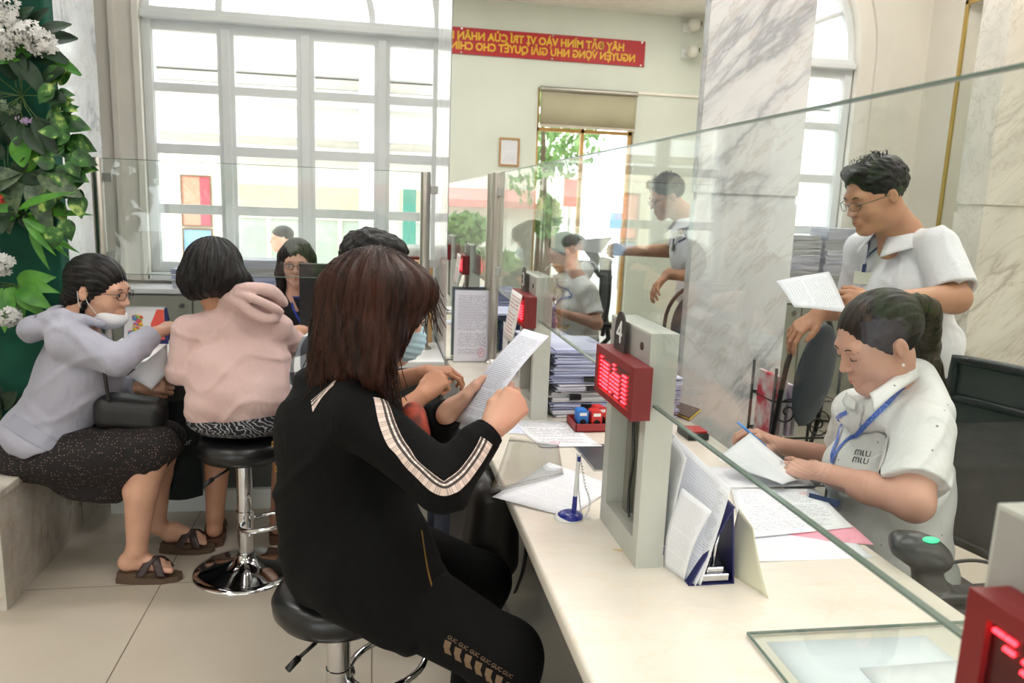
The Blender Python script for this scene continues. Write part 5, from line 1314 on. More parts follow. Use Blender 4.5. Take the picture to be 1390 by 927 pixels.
# chevron print along the outer thigh
a0, a1 = np.array(tuple(PY(598, 872, 1.42))), np.array(tuple(PY(690, 925, 1.34)))
q = MB()
def on_thigh(px, py): return onray(T, px, py, .0018) or PY(px, py, 1.45)
for i in range(8):
    ox, oy = 604+i*14, 868+i*9.5
    for (x0, y0, x1, y1, x2, y2, x3, y3) in ((0, 0, 9, 4, 6, 13, -2, 9), (-2, 9, 6, 13, 9, 22, 0, 18)):
        pts = [on_thigh(ox+a, oy+b) for a, b in ((x0, y0), (x1, y1), (x2, y2), (x3, y3))]
        q.bm.faces.new([q.bm.verts.new(p) for p in pts])
q.build('chevron_print', m_bronze, A)
for i in range(6):
    p0, p1 = on_thigh(614+i*15, 868+i*9.5), on_thigh(624+i*15, 874+i*9.5)
    xx = unit(p1-p0); nn = Vector(T.grad(np.array([tuple(p0)], dtype=np.float32))[0].tolist()); yy = nn.cross(xx)
    text_obj('trouser_lettering', 'GUC', .0115, m_bronze, Matrix(((xx.x, yy.x, nn.x, p0.x), (xx.y, yy.y, nn.y, p0.y), (xx.z, yy.z, nn.z, p0.z), (0, 0, 0, 1))), A, ext=.0006)
for an in (ftR, ftL):
    q = SDF(.004); q.cone(an+Vector((0, 0, -.05)), an+Vector((.13, .02, -.068)), .042, .032, .02); q.cut((an.x, an.y, .002), (0, 0, -1), .002); sdf_mesh('shoe', q, m_black, A)
rg = MB(); rg.lathe([(.0100, -.0014), (.0112, 0), (.0100, .0014), (.0092, 0), (.0100, -.0014)], (0, 0, 0), 20, Matrix.Translation(kR[2][0]) @ (kR[2][1]).to_track_quat('Z', 'Y').to_matrix().to_4x4()); rg.build('ring', m_gold, A, smooth=True)
# the page she reads
pg = [PY(652, 583, 1.60), PY(745, 456, 1.60), PY(711, 446, 1.80), PY(614, 570, 1.80)]
a, b, c_, d = pg
q = MB(); q.grid(lambda u, v: (a*(1-v)+d*v)*(1-u)+(b*(1-v)+c_*v)*u+Vector((-.006, 0, .010))*math.sin(PI*u), 12, 6, .0006)
me_o = q.build('printed_page', None)
# lines of print run across the sheet: swap the uv axes
for l in me_o.data.uv_layers[0].data:
    if l.uv[0] >= 0: l.uv = (1-l.uv[1], l.uv[0])
me_o.data.materials.append(paper_mat('letter_page', 54, (110, 112, 126), (228, 230, 242), strength=.6)); tag(me_o, 'printed page held up in both hands by the woman in black', 'paper')

# ---------------------------------------------------------------- B: woman in pink
B = person('person', 'woman in a pink hooded top seen from behind, seated on a bar stool', (-.5, 3.0, 0))
m_pink = cloth('pink_jersey', (206, 174, 170), c2=(216, 186, 182), fold=.5, pscale=3)
HB = Head(PY(290, 374, 3.13), (-.12, .93, -.38), 1.04)
nk = PY(302, 420, 3.12); S = head_sdf(HB, nk, h=.004)
shL, elL, wrL = PY(256, 448, 3.08), PY(250, 508, 3.06), PY(226, 506, 3.30)
shR, elR, wrR = PY(376, 446, 3.06), PY(400, 472, 3.22), PY(404, 452, 3.42)
S2 = SDF(.003); limb(S2, [elL, wrL], [.045, .028]); limb(S2, [elR, wrR], [.045, .03])
hand_sdf(S2, wrL, (-.1, 1, -.1), (0, .1, 1), False, (.4, .4, .5, .5)); hand_sdf(S2, wrR, (.1, 1, .1), (0, .1, 1), True, (.4, .4, .5, .5))
Sl = SDF(.004)
for sx, kn, an, toe in ((-1, Vector((-.66, 3.38, .55)), PY(292, 700, 3.26), Vector((-.70, 3.42, 0))), (1, Vector((-.36, 3.38, .55)), PY(378, 700, 3.26), Vector((-.42, 3.42, 0)))):
    limb(Sl, [kn, kn*.6+an*.4+Vector((0, -.02, 0)), an], [.062, .056, .036], .02)
    hl = Vector((an.x, an.y-.03, 0)); foot_sdf(Sl, an, hl, toe, .04)
sdf_mesh('body', [S, S2, Sl], sk_b, B)
for an, toe in ((PY(292, 700, 3.26), Vector((-.70, 3.42, 0))), (PY(378, 700, 3.26), Vector((-.42, 3.42, 0)))):
    sandal(B, (an.x, an.y-.03, 0), toe, 1, M('wood_sole', (92, 58, 44), .5), M('brown_strap', (84, 50, 42), .5), .04)
J = SDF(.0055); pel, chest = Vector((-.495, 2.99, .70)), PY(322, 500, 3.06)
torso(J, pel, chest, PY(308, 425, 3.10), shR, shL, .212, .135, 1.05, 1.0, .06, .056, .055)
limb(J, [shL, elL*.97+shL*.03], [.062, .070], .010); limb(J, [shR, elR], [.060, .058], .010); J.cone(elR, elR*.7+wrR*.3, .058, .05, .02)
J.cut(elL+Vector((0, .0, -.015)), (0, .45, -1), .003, .10); 
J.ell(PY(338, 408, 3.05), (.118, .070, .050), Euler((.2, .28, -.1)).to_matrix(), .05)
for pts_, rr_ in ((((300, 396, 3.04), (335, 392, 3.0), (368, 396, 3.01), (386, 412, 3.05)), (.016, .022, .024, .018)), (((305, 402, 3.02), (330, 414, 2.98), (358, 432, 2.975), (376, 428, 3.0)), (.010, .018, .024, .018)), (((318, 398, 3.0), (345, 406, 2.965), (372, 418, 2.975), (382, 424, 3.0)), (.010, .016, .017, .012))):
    pp_ = spline([PY(*p_) for p_ in pts_], 4); rs_ = [rr_[min(3, int(i_/4))]*(1-(i_ % 4)/4)+rr_[min(3, int(i_/4)+1)]*((i_ % 4)/4) for i_ in range(len(pp_))]
    limb(J, pp_, rs_, .012)
J.cut((-.5, 3.0, .60), (0, .1, -1), .004)
w1 = folds(.006, [((.25, 0, 1), 7), ((-.45, 0, 1), 6), ((.9, 0, .5), 5)], 12, wob(.004, (5, 5, 12), 11)); J.dis = lambda P: w1(P)+.003*np.sin(P[..., 2]*70+9*P[..., 0]+2*np.sin(P[..., 0]*12))*np.clip(1.2-np.abs(P[..., 2]-.66)*7, 0, 1)
oJ = sdf_mesh('hooded_top', J, m_pink, B)
m_leafp = NT('leaf_print'); v = m_leafp.coord('Object', (1, 1, 2.2), (0, .5, 0)); vo = m_leafp.n('ShaderNodeTexWave'); vo.inputs['Scale'].default_value = 16; vo.inputs['Distortion'].default_value = 18; vo.inputs['Detail'].default_value = 2
m_leafp.l(v, vo.inputs['Vector']); m_leafp.set(color=m_leafp.ramp(vo.outputs['Fac'], [(.0, srgb(16, 16, 20)), (.78, srgb(22, 22, 28)), (.86, srgb(150, 150, 158))]), rough=.85); m_leafp = m_leafp.m
K = SDF(.0055); K.ell((-.495, 3.0, .635), (.215, .165, .062), None, 0); limb(K, [Vector((-.60, 3.03, .635)), Vector((-.655, 3.35, .60))], [.088, .072], .03); limb(K, [Vector((-.39, 3.03, .635)), Vector((-.365, 3.35, .60))], [.088, .072], .03)
K.cut((0, 3, .568), (0, 0, -1), .004); sdf_mesh('printed_shorts', K, m_leafp, B)
Hr = SDF(.004); Hr.ell(HB(0, -.02, .03), HB.r(.108, .118, .112), HB.R, 0); Hr.ell(PY(268, 380, 3.06), (.075, .06, .075), None, .04)
limb(Hr, [PY(300, 370, 3.05), PY(325, 382, 3.05), PY(340, 388, 3.05)], [.085, .045, .008], .04); limb(Hr, [PY(270, 385, 3.05), PY(262, 398, 3.05)], [.06, .02], .03); limb(Hr, [PY(300, 385, 3.04), PY(312, 402, 3.04)], [.07, .02], .03)
Hr.ell(HB(0, .15, -.05), HB.r(.07, .09, .12), HB.R, .02, 's')
cB = np.array([HB.c.x, HB.c.y]); Hr.dis = lambda P: hair_groove(P, cB, .0022, 22); sdf_mesh('hair', Hr, h_black, B)

# ---------------------------------------------------------------- C: woman in lavender
Cc = person('person', 'woman in a lavender hooded jacket, white mask under her chin, seated on the bench', (-1.1, 3.1, 0))
m_lav = cloth('lavender_jersey', (158, 158, 174), c2=(170, 170, 186), fold=.5, pscale=3)
HC = Head(PY(136, 394, 3.10), (.96, -.22, -.16), 1.10)
nk = PY(108, 436, 3.10); S = head_sdf(HC, nk, h=.0032)
shR, elR, wrR = PY(92, 462, 2.95), PY(158, 488, 2.93), PY(212, 452, 3.10)
shL, elL, wrL = PY(112, 470, 3.26), PY(148, 530, 3.2), PY(190, 526, 3.15)
S2 = SDF(.003); limb(S2, [elR*.2+wrR*.8, wrR], [.032, .026]); limb(S2, [elL*.3+wrL*.7, wrL], [.032, .026])
hand_sdf(S2, wrR, PY(234, 440, 3.18)-wrR, (-.2, -.5, .8), True, (.5, .7, .9, 1.0), s=.98); hand_sdf(S2, wrL, (.9, .1, .1), (-.1, -.9, .4), False, (.9, 1.0, 1.0, 1.1), s=.98)
Sl = SDF(.004); feet = []
for kn, an, he, to in ((PY(206, 615, 2.93), PY(186, 745, 2.96), Vector((-.965, 2.97, 0)), Vector((-.755, 2.95, 0))), (PY(222, 600, 3.18), PY(212, 712, 3.2), Vector((-.87, 3.22, 0)), Vector((-.68, 3.19, 0)))):
    limb(Sl, [kn, kn*.62+an*.38+Vector((-.018, 0, 0)), an], [.064, .060, .037], .02); foot_sdf(Sl, an, he, to, .042, .032); feet.append((he, to))
sdf_mesh('body', [S, S2, Sl], sk_a, Cc)
m_sole = M('brown_wedge_sole', (84, 66, 52), .6, c2=(96, 76, 60), scale=30, stretch=(1, 1, 20)); m_strap = M('dark_brown_leather', (54, 38, 40), .45)
for he, to in feet: sandal(Cc, he, to, 1, m_sole, m_strap, .042, .044)
face_parts(HC, Cc, h_black, m_lip, .25)
J = SDF(.0055); pel, chest = PY(80, 580, 3.10), PY(112, 500, 3.10)
R1, R2 = torso(J, pel, chest, PY(102, 445, 3.10), shR, shL, .20, .150, 1.0, 1.05, .06, .074, .066)
J.ell(PY(70, 590, 3.08), (.165, .21, .075), Euler((0, .42, 0)).to_matrix(), .05)
limb(J, [shR, elR, wrR*.93+elR*.07], [.078, .066, .046], .014); limb(J, [shL, elL, wrL*.9+elL*.1], [.07, .058, .044], .014)
J.cut(wrR*.94+elR*.06, wrR-elR, .002, .07); J.cut(wrL*.92+elL*.08, wrL-elL, .002, .07)
J.ell(PY(66, 438, 3.06), (.105, .12, .055), Euler((0, -.35, .1)).to_matrix(), .03); J.ell(PY(80, 424, 3.06), (.09, .07, .012), Euler((0, -.3, .1)).to_matrix(), .012, 's'); J.cone(PY(42, 448, 3.05), PY(90, 432, 2.96), .040, .034, .03); J.cone(PY(86, 428, 2.97), PY(140, 440, 3.0), .030, .02, .02)
Jb = len(J.ops)
J.cut(PY(60, 606, 3.0), (.42, 0, -1), .003)
w1 = folds(.007, [((.6, 0, .8), 6), ((-.5, 0, .9), 6), ((.9, .2, .2), 5)], 23, wob(.003, (9, 9, 9), 21)); J.dis = lambda P: w1(P)+.003*np.sin(60*(P[..., 0]*.8+P[..., 2]*.6)+3*np.sin(P[..., 2]*10))*np.clip((P[..., 2]-.75)*6, 0, 1)
sdf_mesh('hooded_jacket', J, m_lav, Cc)
ribbon('hem_band', J, [PY(16, 572, 2.98), PY(45, 590, 2.88), PY(80, 606, 2.86), PY(103, 616, 2.9)], .052, cloth('lavender_rib', (150, 150, 166), weave=300, fold=.2), Cc, 30, 5, .003)
m_dot = NT('dotted_black_cloth'); v = m_dot.coord('Object'); vo = m_dot.n('ShaderNodeTexVoronoi'); vo.inputs['Scale'].default_value = 105; vo.inputs['Randomness'].default_value = .55; m_dot.l(v, vo.inputs['Vector'])
m_dot.set(color=m_dot.ramp(vo.outputs['Distance'], [(.0, srgb(160, 130, 126)), (.17, srgb(150, 120, 116)), (.2, srgb(22, 16, 18))]), rough=.85); m_dot = m_dot.m
K = SDF(.0055); K.ell(PY(70, 610, 3.10), (.20, .215, .115), None, 0)
limb(K, [PY(90, 620, 2.98), PY(208, 608, 2.93)], [.115, .088], .05); limb(K, [PY(90, 620, 3.22), PY(222, 598, 3.18)], [.11, .085], .05)
K.ell(PY(150, 625, 3.08), (.21, .17, .085), None, .05); K.ell(PY(135, 655, 3.06), (.15, .15, .06), Euler((0, .12, 0)).to_matrix(), .05)
K.cone(PY(205, 610, 2.95), PY(150, 665, 2.97), .075, .04, .05); K.cone(PY(210, 605, 3.18), PY(150, 665, 3.15), .075, .04, .05)
K.cut(PY(205, 645, 2.95), (.72, 0, -.85), .004, .12)
K.cut((-1.4, 3.1, .458), (0, 0, -1), .004, .16)
K.dis = folds(.008, [((.8, 0, .5), 6), ((.3, 0, 1), 5)], 31, wob(.003, (10, 10, 14), 31)); sdf_mesh('skirt', K, m_dot, Cc)
Hr = SDF(.0035); Hr.ell(HC(0, -.022, .032), HC.r(.086, .102, .092), HC.R, 0); Hr.ell(HC(0, -.07, -.03), HC.r(.06, .045, .05), HC.R, .03); Hr.ell(HC(0, -.115, -.052), HC.r(.022, .022, .03), HC.R, .01)
for sx in (-1, 1): Hr.cone(HC(sx*.072, .012, .03), HC(sx*.068, -.02, -.085), .016, .008, .015)
Hr.ell(HC(0, .105, -.028), HC.r(.075, .062, .076), HC.R, .012, 's')
for sx in (-1, 1): Hr.ell(HC(sx*.088, -.010, -.008), HC.r(.02, .021, .03), HC.R, .006, 's')
cC = np.array([HC.c.x, HC.c.y]); fC = HC.R
def gC(P, H=HC, amp=.0015):
    q = (P-_v(H.c))@np.array([[H.R[i][j] for j in range(3)] for i in range(3)]); a = np.arctan2(q[..., 0], q[..., 2]+.02)
    return amp*(np.sin(a*30+3*np.sin(q[..., 1]*30))+.6*np.sin(a*57))
Hr.dis = gC; sdf_mesh('hair', Hr, h_black, Cc)
q = MB(); q.tube([HC(.03*math.cos(a), -.1+.0*a, -.05+.03*math.sin(a)) for a in [i*.5 for i in range(13)]], .006, 8); q.build('hair_tie', m_black, Cc, smooth=True)
def glasses(H, P, mat, rim=.0014, w_=.021, h_=.015, dz=0.0, dy=.099, full=True):
    q = MB()
    for sx in (-1, 1):
        n = 20; q.tube([H(sx*.031+w_*math.copysign(abs(math.cos(a))**.7, math.cos(a)), dy-.010*((sx*.031+w_*math.cos(a))/.05)**2, dz-.001+h_*math.copysign(abs(math.sin(a))**.8, math.sin(a))) for a in [2*PI*i/n for i in range(n)]], rim*H.s, 6, closed=True)
        q.tube([H(sx*.052, dy-.010, dz+.006), H(sx*.074, .07, dz+.006), H(sx*.078, .0, dz+.004), H(sx*.078, -.015, dz-.004)], rim*H.s, 6)
    q.tube([H(-.010, dy, dz+.003), H(0, dy+.003, dz+.005), H(.010, dy, dz+.003)], rim*H.s, 6)
    return q.build('glasses', mat, P, smooth=True)
glasses(HC, Cc, M('dark_glasses_rim', (40, 42, 50), .3, .6), .0013, .020, .0135, .002)
K = SDF(.0028); K.ell(HC(0, .046, -.086), HC.r(.060, .056, .040), HC.R, 0); K.ell(HC(0, .03, -.10), HC.r(.05, .05, .03), HC.R, .02); K.ell(HC(0, .05, -.052), HC.r(.05, .07, .018), HC.R, .006, 's'); K.cut(HC(0, -.005, -.07), HC.R @ Vector((0, -1, .3)), .004)
K.dis = wob(.002, (30, 30, 60), 4); oM = sdf_mesh('face_mask', K, M('white_mask', (226, 226, 232), .8), Cc)
for sx in (-1, 1): q = MB(); q.tube([HC(sx*.055, .03, -.075), HC(sx*.074, .005, -.035), HC(sx*.080, -.02, .018)], .0014, 6); q.tube([HC(sx*.05, .0, -.10), HC(sx*.076, -.025, -.045), HC(sx*.082, -.03, .0)], .0014, 6); q.build('ear_loop', m_white, oM)
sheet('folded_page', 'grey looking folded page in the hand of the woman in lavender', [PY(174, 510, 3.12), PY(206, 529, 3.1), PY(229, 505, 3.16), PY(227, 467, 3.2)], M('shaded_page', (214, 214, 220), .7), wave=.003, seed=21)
hb = thing('handbag', 'black leather handbag on the lap of the woman in lavender', 'bag', PY(182, 565, 3.0))
K = SDF(.005); K.box(PY(178, 560, 2.99), (.125, .065, .066), Euler((.05, .10, .0)).to_matrix(), .045, 0); K.dis = wob(.004, (14, 14, 14), 41); sdf_mesh('bag_body', K, M('black_leather', (24, 23, 25), .45, scale=30, bump=.15), hb)
q = MB(); q.tube(spline([PY(148, 545, 2.93), PY(140, 500, 2.9), PY(130, 470, 3.0), PY(120, 450, 3.2)]), .007, 6, flat=.4); q.build('strap', m_black, hb, smooth=True)
tb = thing('tote_bag', 'dark green tote bag with white lettering hanging between the woman in lavender and the stool', 'bag', PY(240, 600, 3.3))
m_tote = cloth('dark_teal_canvas', (26, 36, 38), fold=.3)
q = MB(); c0, c1, c2_, c3 = PY(228, 545, 3.3), PY(268, 545, 3.34), PY(276, 672, 3.34), PY(222, 678, 3.3)
q.grid(lambda u, v: (c0*(1-u)+c1*u)*(1-v)+(c3*(1-u)+c2_*u)*v+Vector((0, -.03*math.sin(PI*u)*(.4+.6*v)+.004*math.sin(v*20+u*5), 0)), 14, 20, 0)
q.grid(lambda u, v: (c1*(1-u)+c0*u)*(1-v)+(c2_*(1-u)+c3*u)*v+Vector((0, .05*math.sin(PI*u)*(.4+.6*v), 0)), 14, 20, 0); q.build('bag_body', m_tote, tb)
q = MB(); q.tube(spline([c0+Vector((.02, -.01, 0)), PY(225, 510, 3.28), PY(230, 495, 3.3), PY(250, 520, 3.3), c1+Vector((-.02, -.01, 0))]), .006, 6, flat=.4); q.build('handle', m_tote, tb, smooth=True)
tx = unit(c1-c0); p_ = PY(246, 602, 3.225); Mt = Matrix(((tx.x, 0, -tx.y, p_.x), (tx.y, 0, tx.x, p_.y), (0, 1, 0, p_.z), (0, 0, 0, 1)))
Mt = Matrix(((.97, .0, 0, p_.x), (.1, .0, -1, p_.y), (.2, 1, 0, p_.z), (0, 0, 0, 1)))
text_obj('lettering', 'letcor', .034, M('grey_print', (170, 176, 180), .6), Mt, tb, ext=.0004); 

# ---------------------------------------------------------------- D: man in the checked shirt
D = person('person', 'man in a black and white checked shirt, mostly hidden behind the woman in black', (-.05, 2.7, 0))
m_chk = NT('check_shirt'); tc = m_chk.coord('Object', (1, 1, 1), (.0, .5, .4)); sx_ = m_chk.n('ShaderNodeSeparateXYZ'); m_chk.l(tc, sx_.inputs[0])
def stripe(o, per, w_): return m_chk.math('LESS_THAN', m_chk.math('FRACT', m_chk.math('MULTIPLY', o, 1/per)), w_)
a_ = m_chk.math('ADD', stripe(sx_.outputs[0], .075, .5), m_chk.math('ADD', stripe(sx_.outputs[2], .075, .5), m_chk.math('MULTIPLY', stripe(sx_.outputs[1], .075, .5), .0)))
m_chk.set(color=m_chk.ramp(m_chk.math('MULTIPLY', a_, .5), [(0, srgb(214, 216, 220)), (.45, srgb(120, 124, 132)), (.9, srgb(40, 42, 50))]), rough=.85); m_chk.t.nodes[-1]; m_chk = m_chk.m
HD = Head(PY(507, 366, 2.64), (.93, .25, -.2), 1.03); S = head_sdf(HD, PY(488, 405, 2.66), True, .0035)
shR, elR, wrR = PY(452, 448, 2.44), PY(528, 572, 2.32), PY(572, 538, 2.36)
shL, elL, wrL = PY(480, 440, 2.86), PY(530, 520, 2.9), PY(580, 505, 2.8)
S2 = SDF(.003); limb(S2, [shR*.4+elR*.6, elR, wrR], [.042, .042, .028]); limb(S2, [elL, wrL], [.042, .028])
hand_sdf(S2, wrR, PY(603, 508, 2.40)-wrR, (-.1, -.6, .8), True, (1.0, 1.2, 1.3, 1.4), (1, 1.1, .8), .02, s=1.05); hand_sdf(S2, wrL, (.9, -.2, .1), (-.1, -.2, .9), False, (.6, .7, .8, .9))
sdf_mesh('body', [S, S2], sk_d, D); face_parts(HD, D, h_black, m_lip2, .4)
J = SDF(.006); torso(J, Vector((-.06, 2.70, .70)), PY(448, 500, 2.66), PY(470, 420, 2.66), shR, shL, .20, .13, 1.05, 1, .06, .07, .06); limb(J, [shR, shR*.3+elR*.7], [.072, .060], .014); limb(J, [shL, shL*.3+elL*.7], [.072, .060], .014)
J.dis = folds(.007, [((.6, 0, .8), 6), ((-.5, 0, .9), 6)], 51); sdf_mesh('checked_shirt', J, m_chk, D)
K = SDF(.006); K.ell((-.04, 2.70, .61), (.16, .18, .08), None, 0); limb(K, [Vector((-.02, 2.60, .61)), Vector((.28, 2.52, .57)), Vector((.26, 2.5, .1))], [.09, .07, .05], .03); limb(K, [Vector((-.02, 2.80, .61)), Vector((.28, 2.84, .57)), Vector((.26, 2.86, .1))], [.09, .07, .05], .03)
sdf_mesh('jeans', K, cloth('dark_denim', (40, 46, 66), fold=.4), D)
for y_ in (2.5, 2.86):
    q = SDF(.004); q.cone((.26, y_, .045), (.38, y_, .035), .042, .032, .02); q.cut((0, 2.6, .003), (0, 0, -1), .002); sdf_mesh('shoe', q, m_black, D)
Hr = SDF(.004); Hr.ell(HD(0, -.02, .045), HD.r(.086, .104, .090), HD.R, 0); Hr.ell(HD(0, .045, .085), HD.r(.065, .055, .035), HD.R, .03); Hr.ell(HD(0, .10, -.03), HD.r(.075, .07, .085), HD.R, .01, 's'); Hr.ell(HD(0, -.02, -.10), HD.r(.11, .12, .075), HD.R, .01, 's')
Hr.dis = wob(.004, (110, 110, 110), 6, 12); sdf_mesh('hair', Hr, h_black, D)

# ---------------------------------------------------------------- E: staff woman with glasses
E_ = person('person', 'staff woman with dark framed glasses and long dark hair, seated behind the monitor', (-.4, 4.25, 0))
HE = Head(PY(403, 356, 4.22), (.02, -.97, -.16), 1.03); S = head_sdf(HE, PY(404, 405, 4.27), h=.003)
sdf_e = [S]; S2 = SDF(.004); shR, shL = Vector((-.60, 4.28, .92)), Vector((-.22, 4.28, .92))
for s_, e_, w_ in ((shR, Vector((-.66, 4.16, .72)), Vector((-.52, 3.98, .80))), (shL, Vector((-.16, 4.16, .72)), Vector((-.3, 4.0, .81)))): limb(S2, [e_, w_], [.038, .026]); hand_sdf(S2, w_, (.1 if s_ is shR else -.1, -1, 0), (0, 0, 1), s_ is shR, (.3, .3, .3, .3), s=.9)
sdf_mesh('body', [S, S2], sk_c, E_); face_parts(HE, E_, h_black, m_lip, .6, gaze=(.3, -.3)); glasses(HE, E_, m_black, .0018, .0215, .0145, .001)
J = SDF(.006); torso(J, Vector((-.41, 4.36, .58)), Vector((-.41, 4.32, .80)), PY(404, 412, 4.28), shR, shL, .17, .12)
for s_, e_ in ((shR, Vector((-.66, 4.16, .72))), (shL, Vector((-.16, 4.16, .72)))): limb(J, [s_, e_], [.06, .05], .03)
J.dis = wob(.003, (9, 9, 9), 61); sdf_mesh('black_blouse', J, M('black_lace', (18, 17, 22), .9, c2=(30, 28, 34), scale=60), E_)
ribbon('lanyard', J, [PY(392, 395, 4.15), PY(395, 420, 4.12), PY(408, 440, 4.12)], .012, M('blue_lanyard', (40, 66, 170), .6), E_, 16, 2, .003)
K = SDF(.006); limb(K, [Vector((-.5, 4.36, .56)), Vector((-.52, 4.08, .52)), Vector((-.52, 4.08, .06))], [.09, .07, .05], .03); limb(K, [Vector((-.32, 4.36, .56)), Vector((-.30, 4.08, .52)), Vector((-.30, 4.08, .06))], [.09, .07, .05], .03); sdf_mesh('trousers', K, m_black, E_)
Hr = SDF(.0035); Hr.ell(HE(0, -.02, .034), HE.r(.084, .10, .090), HE.R, 0)
for sx in (-1, 1): limb(Hr, [HE(sx*.070, .0, .03), HE(sx*.082, -.01, -.06), HE(sx*.088, -.01, -.17)], [.028, .028, .022], .03)
Hr.ell(HE(0, -.06, -.08), HE.r(.08, .05, .12), HE.R, .04); Hr.ell(HE(.012, .10, -.032), HE.r(.056, .06, .083), HE.R, .012, 's'); Hr.ell(HE(-.03, .12, .05), HE.r(.045, .05, .03), HE.R, .012, 's')
cE = np.array([HE.c.x, HE.c.y+.02]); Hr.dis = lambda P: hair_groove(P, cE, .0015, 24); sdf_mesh('hair', Hr, h_dkbrown, E_)

# ---------------------------------------------------------------- F: standing man
F = person('person', 'man with glasses and a badge in a white shirt, standing with sheets of paper', (1.8, 2.5, 0))
m_shirtF = cloth('white_shirt', (222, 222, 230), c2=(230, 230, 236), fold=.5, pscale=4)
HF = Head(PY(1187, 266, 2.46), (-.93, .0, -.38), 1.07, 0); nkF = PY(1222, 318, 2.50); S = head_sdf(HF, nkF, True, .003, 1.06, .060)
shL, elL, wrL = PY(1272, 338, 2.36), PY(1296, 405, 2.24), PY(1188, 412, 2.18)
shR, elR, wrR = PY(1172, 338, 2.72), PY(1158, 420, 2.80), PY(1112, 426, 2.66)
S2 = SDF(.003); limb(S2, [shL*.4+elL*.6, elL, wrL], [.050, .050, .031]); limb(S2, [shR*.4+elR*.6, elR, wrR], [.045, .043, .030])
hand_sdf(S2, wrL, PY(1145, 408, 2.18)-wrL, (.2, -.9, .3), False, (.8, .9, .9, 1.0), s=1.05); hand_sdf(S2, wrR, PY(1082, 446, 2.68)-wrR, (-.15, -.35, .9), True, (.45, .5, .55, .5), (1, .8, .6), .06, s=1.12)
sdf_mesh('body', [S, S2], sk_b, F); face_parts(HF, F, h_black, m_lip2, 0, 1.4)
glasses(HF, F, M('metal_glasses', (90, 88, 84), .25, .9), .0013, .0215, .014, -.002, .101)
J = SDF(.005); pel, chest = PY(1245, 540, 2.52), PY(1225, 395, 2.50)
torso(J, pel, chest, PY(1222, 325, 2.51), shR, shL, .20, .145, 1.12, 1.0, .06, .066, .060)
limb(J, [shL, shL*.12+elL*.88], [.078, .080], .014); limb(J, [shR, shR*.15+elR*.85], [.072, .068], .014)
J.cut(shL*.16+elL*.84, elL-shL, .002, .13); J.cut(shR*.2+elR*.8, elR-shR, .002, .11)
J.cone(shL*.3+elL*.7, shL*.08+elL*.92, .060, .073, .003, 's', flat=True)
J.cut((1.9, 2.5, .83), (0, 0, -1), .003); w1 = folds(.008, [((.5, .4, .8), 5), ((-.7, 0, .7), 7), ((.9, -.3, .2), 6)], 72, wob(.004, (9, 9, 8), 71)); J.dis = lambda P: w1(P)+.0022*np.sin(45*(P[..., 0]*.7-P[..., 2]*.7)+3*np.sin(P[..., 1]*14))
sdf_mesh('shirt', J, m_shirtF, F)
def collar(P, H, nk, f, mat, S, r=.068, size=1.0, open_=.55, lean=.0):
    """shirt collar: a fold-down band round the neck, open at the front"""
    nk = Vector(nk); f = unit((f[0], f[1], 0)); R = frame(f); q = MB(); n = 28
    def fn(u, v):
        a = (u-.5)*2*(PI-open_); front = abs(u-.5)*2          # a=0 at the back
        rr_ = r*(1+.10*v)+.026*v*size*(1+.6*front**3); zz = .030*size-.004*front-v*(.042+.030*front**4)*size-lean*front**2
        d_ = Vector((math.sin(a), -math.cos(a), 0)); d_ = Vector((d_.x*1.0, d_.y, 0))
        return nk+R @ Vector((d_.x*rr_, d_.y*rr_+.012*front, zz))
    q.grid(fn, n, 6, .003); return q.build('collar', mat, P)
collar(F, HF, PY(1218, 322, 2.50), (-.95, -.15, 0), m_shirtF, J, .070, 1.15, .45, .02)
m_navyr = M('navy_lanyard', (30, 44, 104), .6)
ribbon('lanyard', J, [onray(J, x_, y_) for x_, y_ in ((1211, 312), (1200, 326), (1189, 339), (1178, 351))], .009, m_navyr, F, 30, 2, .004)
ribbon('lanyard', J, [onray(J, x_, y_) for x_, y_ in ((1182, 326), (1180, 338), (1178, 351))], .009, m_navyr, F, 20, 2, .004)
ribbon('lanyard', J, [onray(J, x_, y_) for x_, y_ in ((1178, 350), (1176, 358), (1175, 366))], .010, m_navyr, F, 12, 2, .004)
bc = onray(J, 1171, 377, .012); q = MB(); Rb = frame((-.8, -.6, .1)); Mb = Matrix.Translation(bc) @ Rb.to_4x4()
q.box((-.032, -.002, -.025), (.032, .002, .022), .002, M=Mb); q.build('badge', M('cream_badge', (214, 216, 200), .4), F)
q = MB(); q.box((-.007, -.004, .020), (.007, .004, .05), .002, M=Mb); q.build('badge_clip', m_navyr, F)
Hr = SDF(.0035); Hr.ell(HF(0, -.02, .042), HF.r(.083, .102, .088), HF.R, 0); Hr.ell(HF(0, .048, .095), HF.r(.058, .040, .028), HF.R, .02); Hr.ell(HF(0, .105, -.024), HF.r(.085, .070, .106), HF.R, .008, 's'); Hr.ell(HF(0, .02, -.105), HF.r(.12, .115, .075), HF.R, .01, 's')
for sx in (-1, 1): Hr.ell(HF(sx*.088, .00, -.014), HF.r(.02, .028, .036), HF.R, .004, 's')
Hr.dis = wob(.003, (120, 120, 120), 8, 12); oh = sdf_mesh('hair', Hr, h_black, F)
q = MB(); r_ = random.Random(9)
for i in range(60): 
    a = r_.uniform(-.05, .05); b = r_.uniform(-.06, .04); p = HF(a, b, .122+.0*a); q.tube([p, p+Vector((r_.uniform(-.008, .008), r_.uniform(-.008, .008), .010)), p+Vector((r_.uniform(-.015, .015), r_.uniform(-.01, .01), .016))], [.0014, .001, .0003], 4)
q.build('loose_strands', h_black, F)['kind'] = 'stuff'
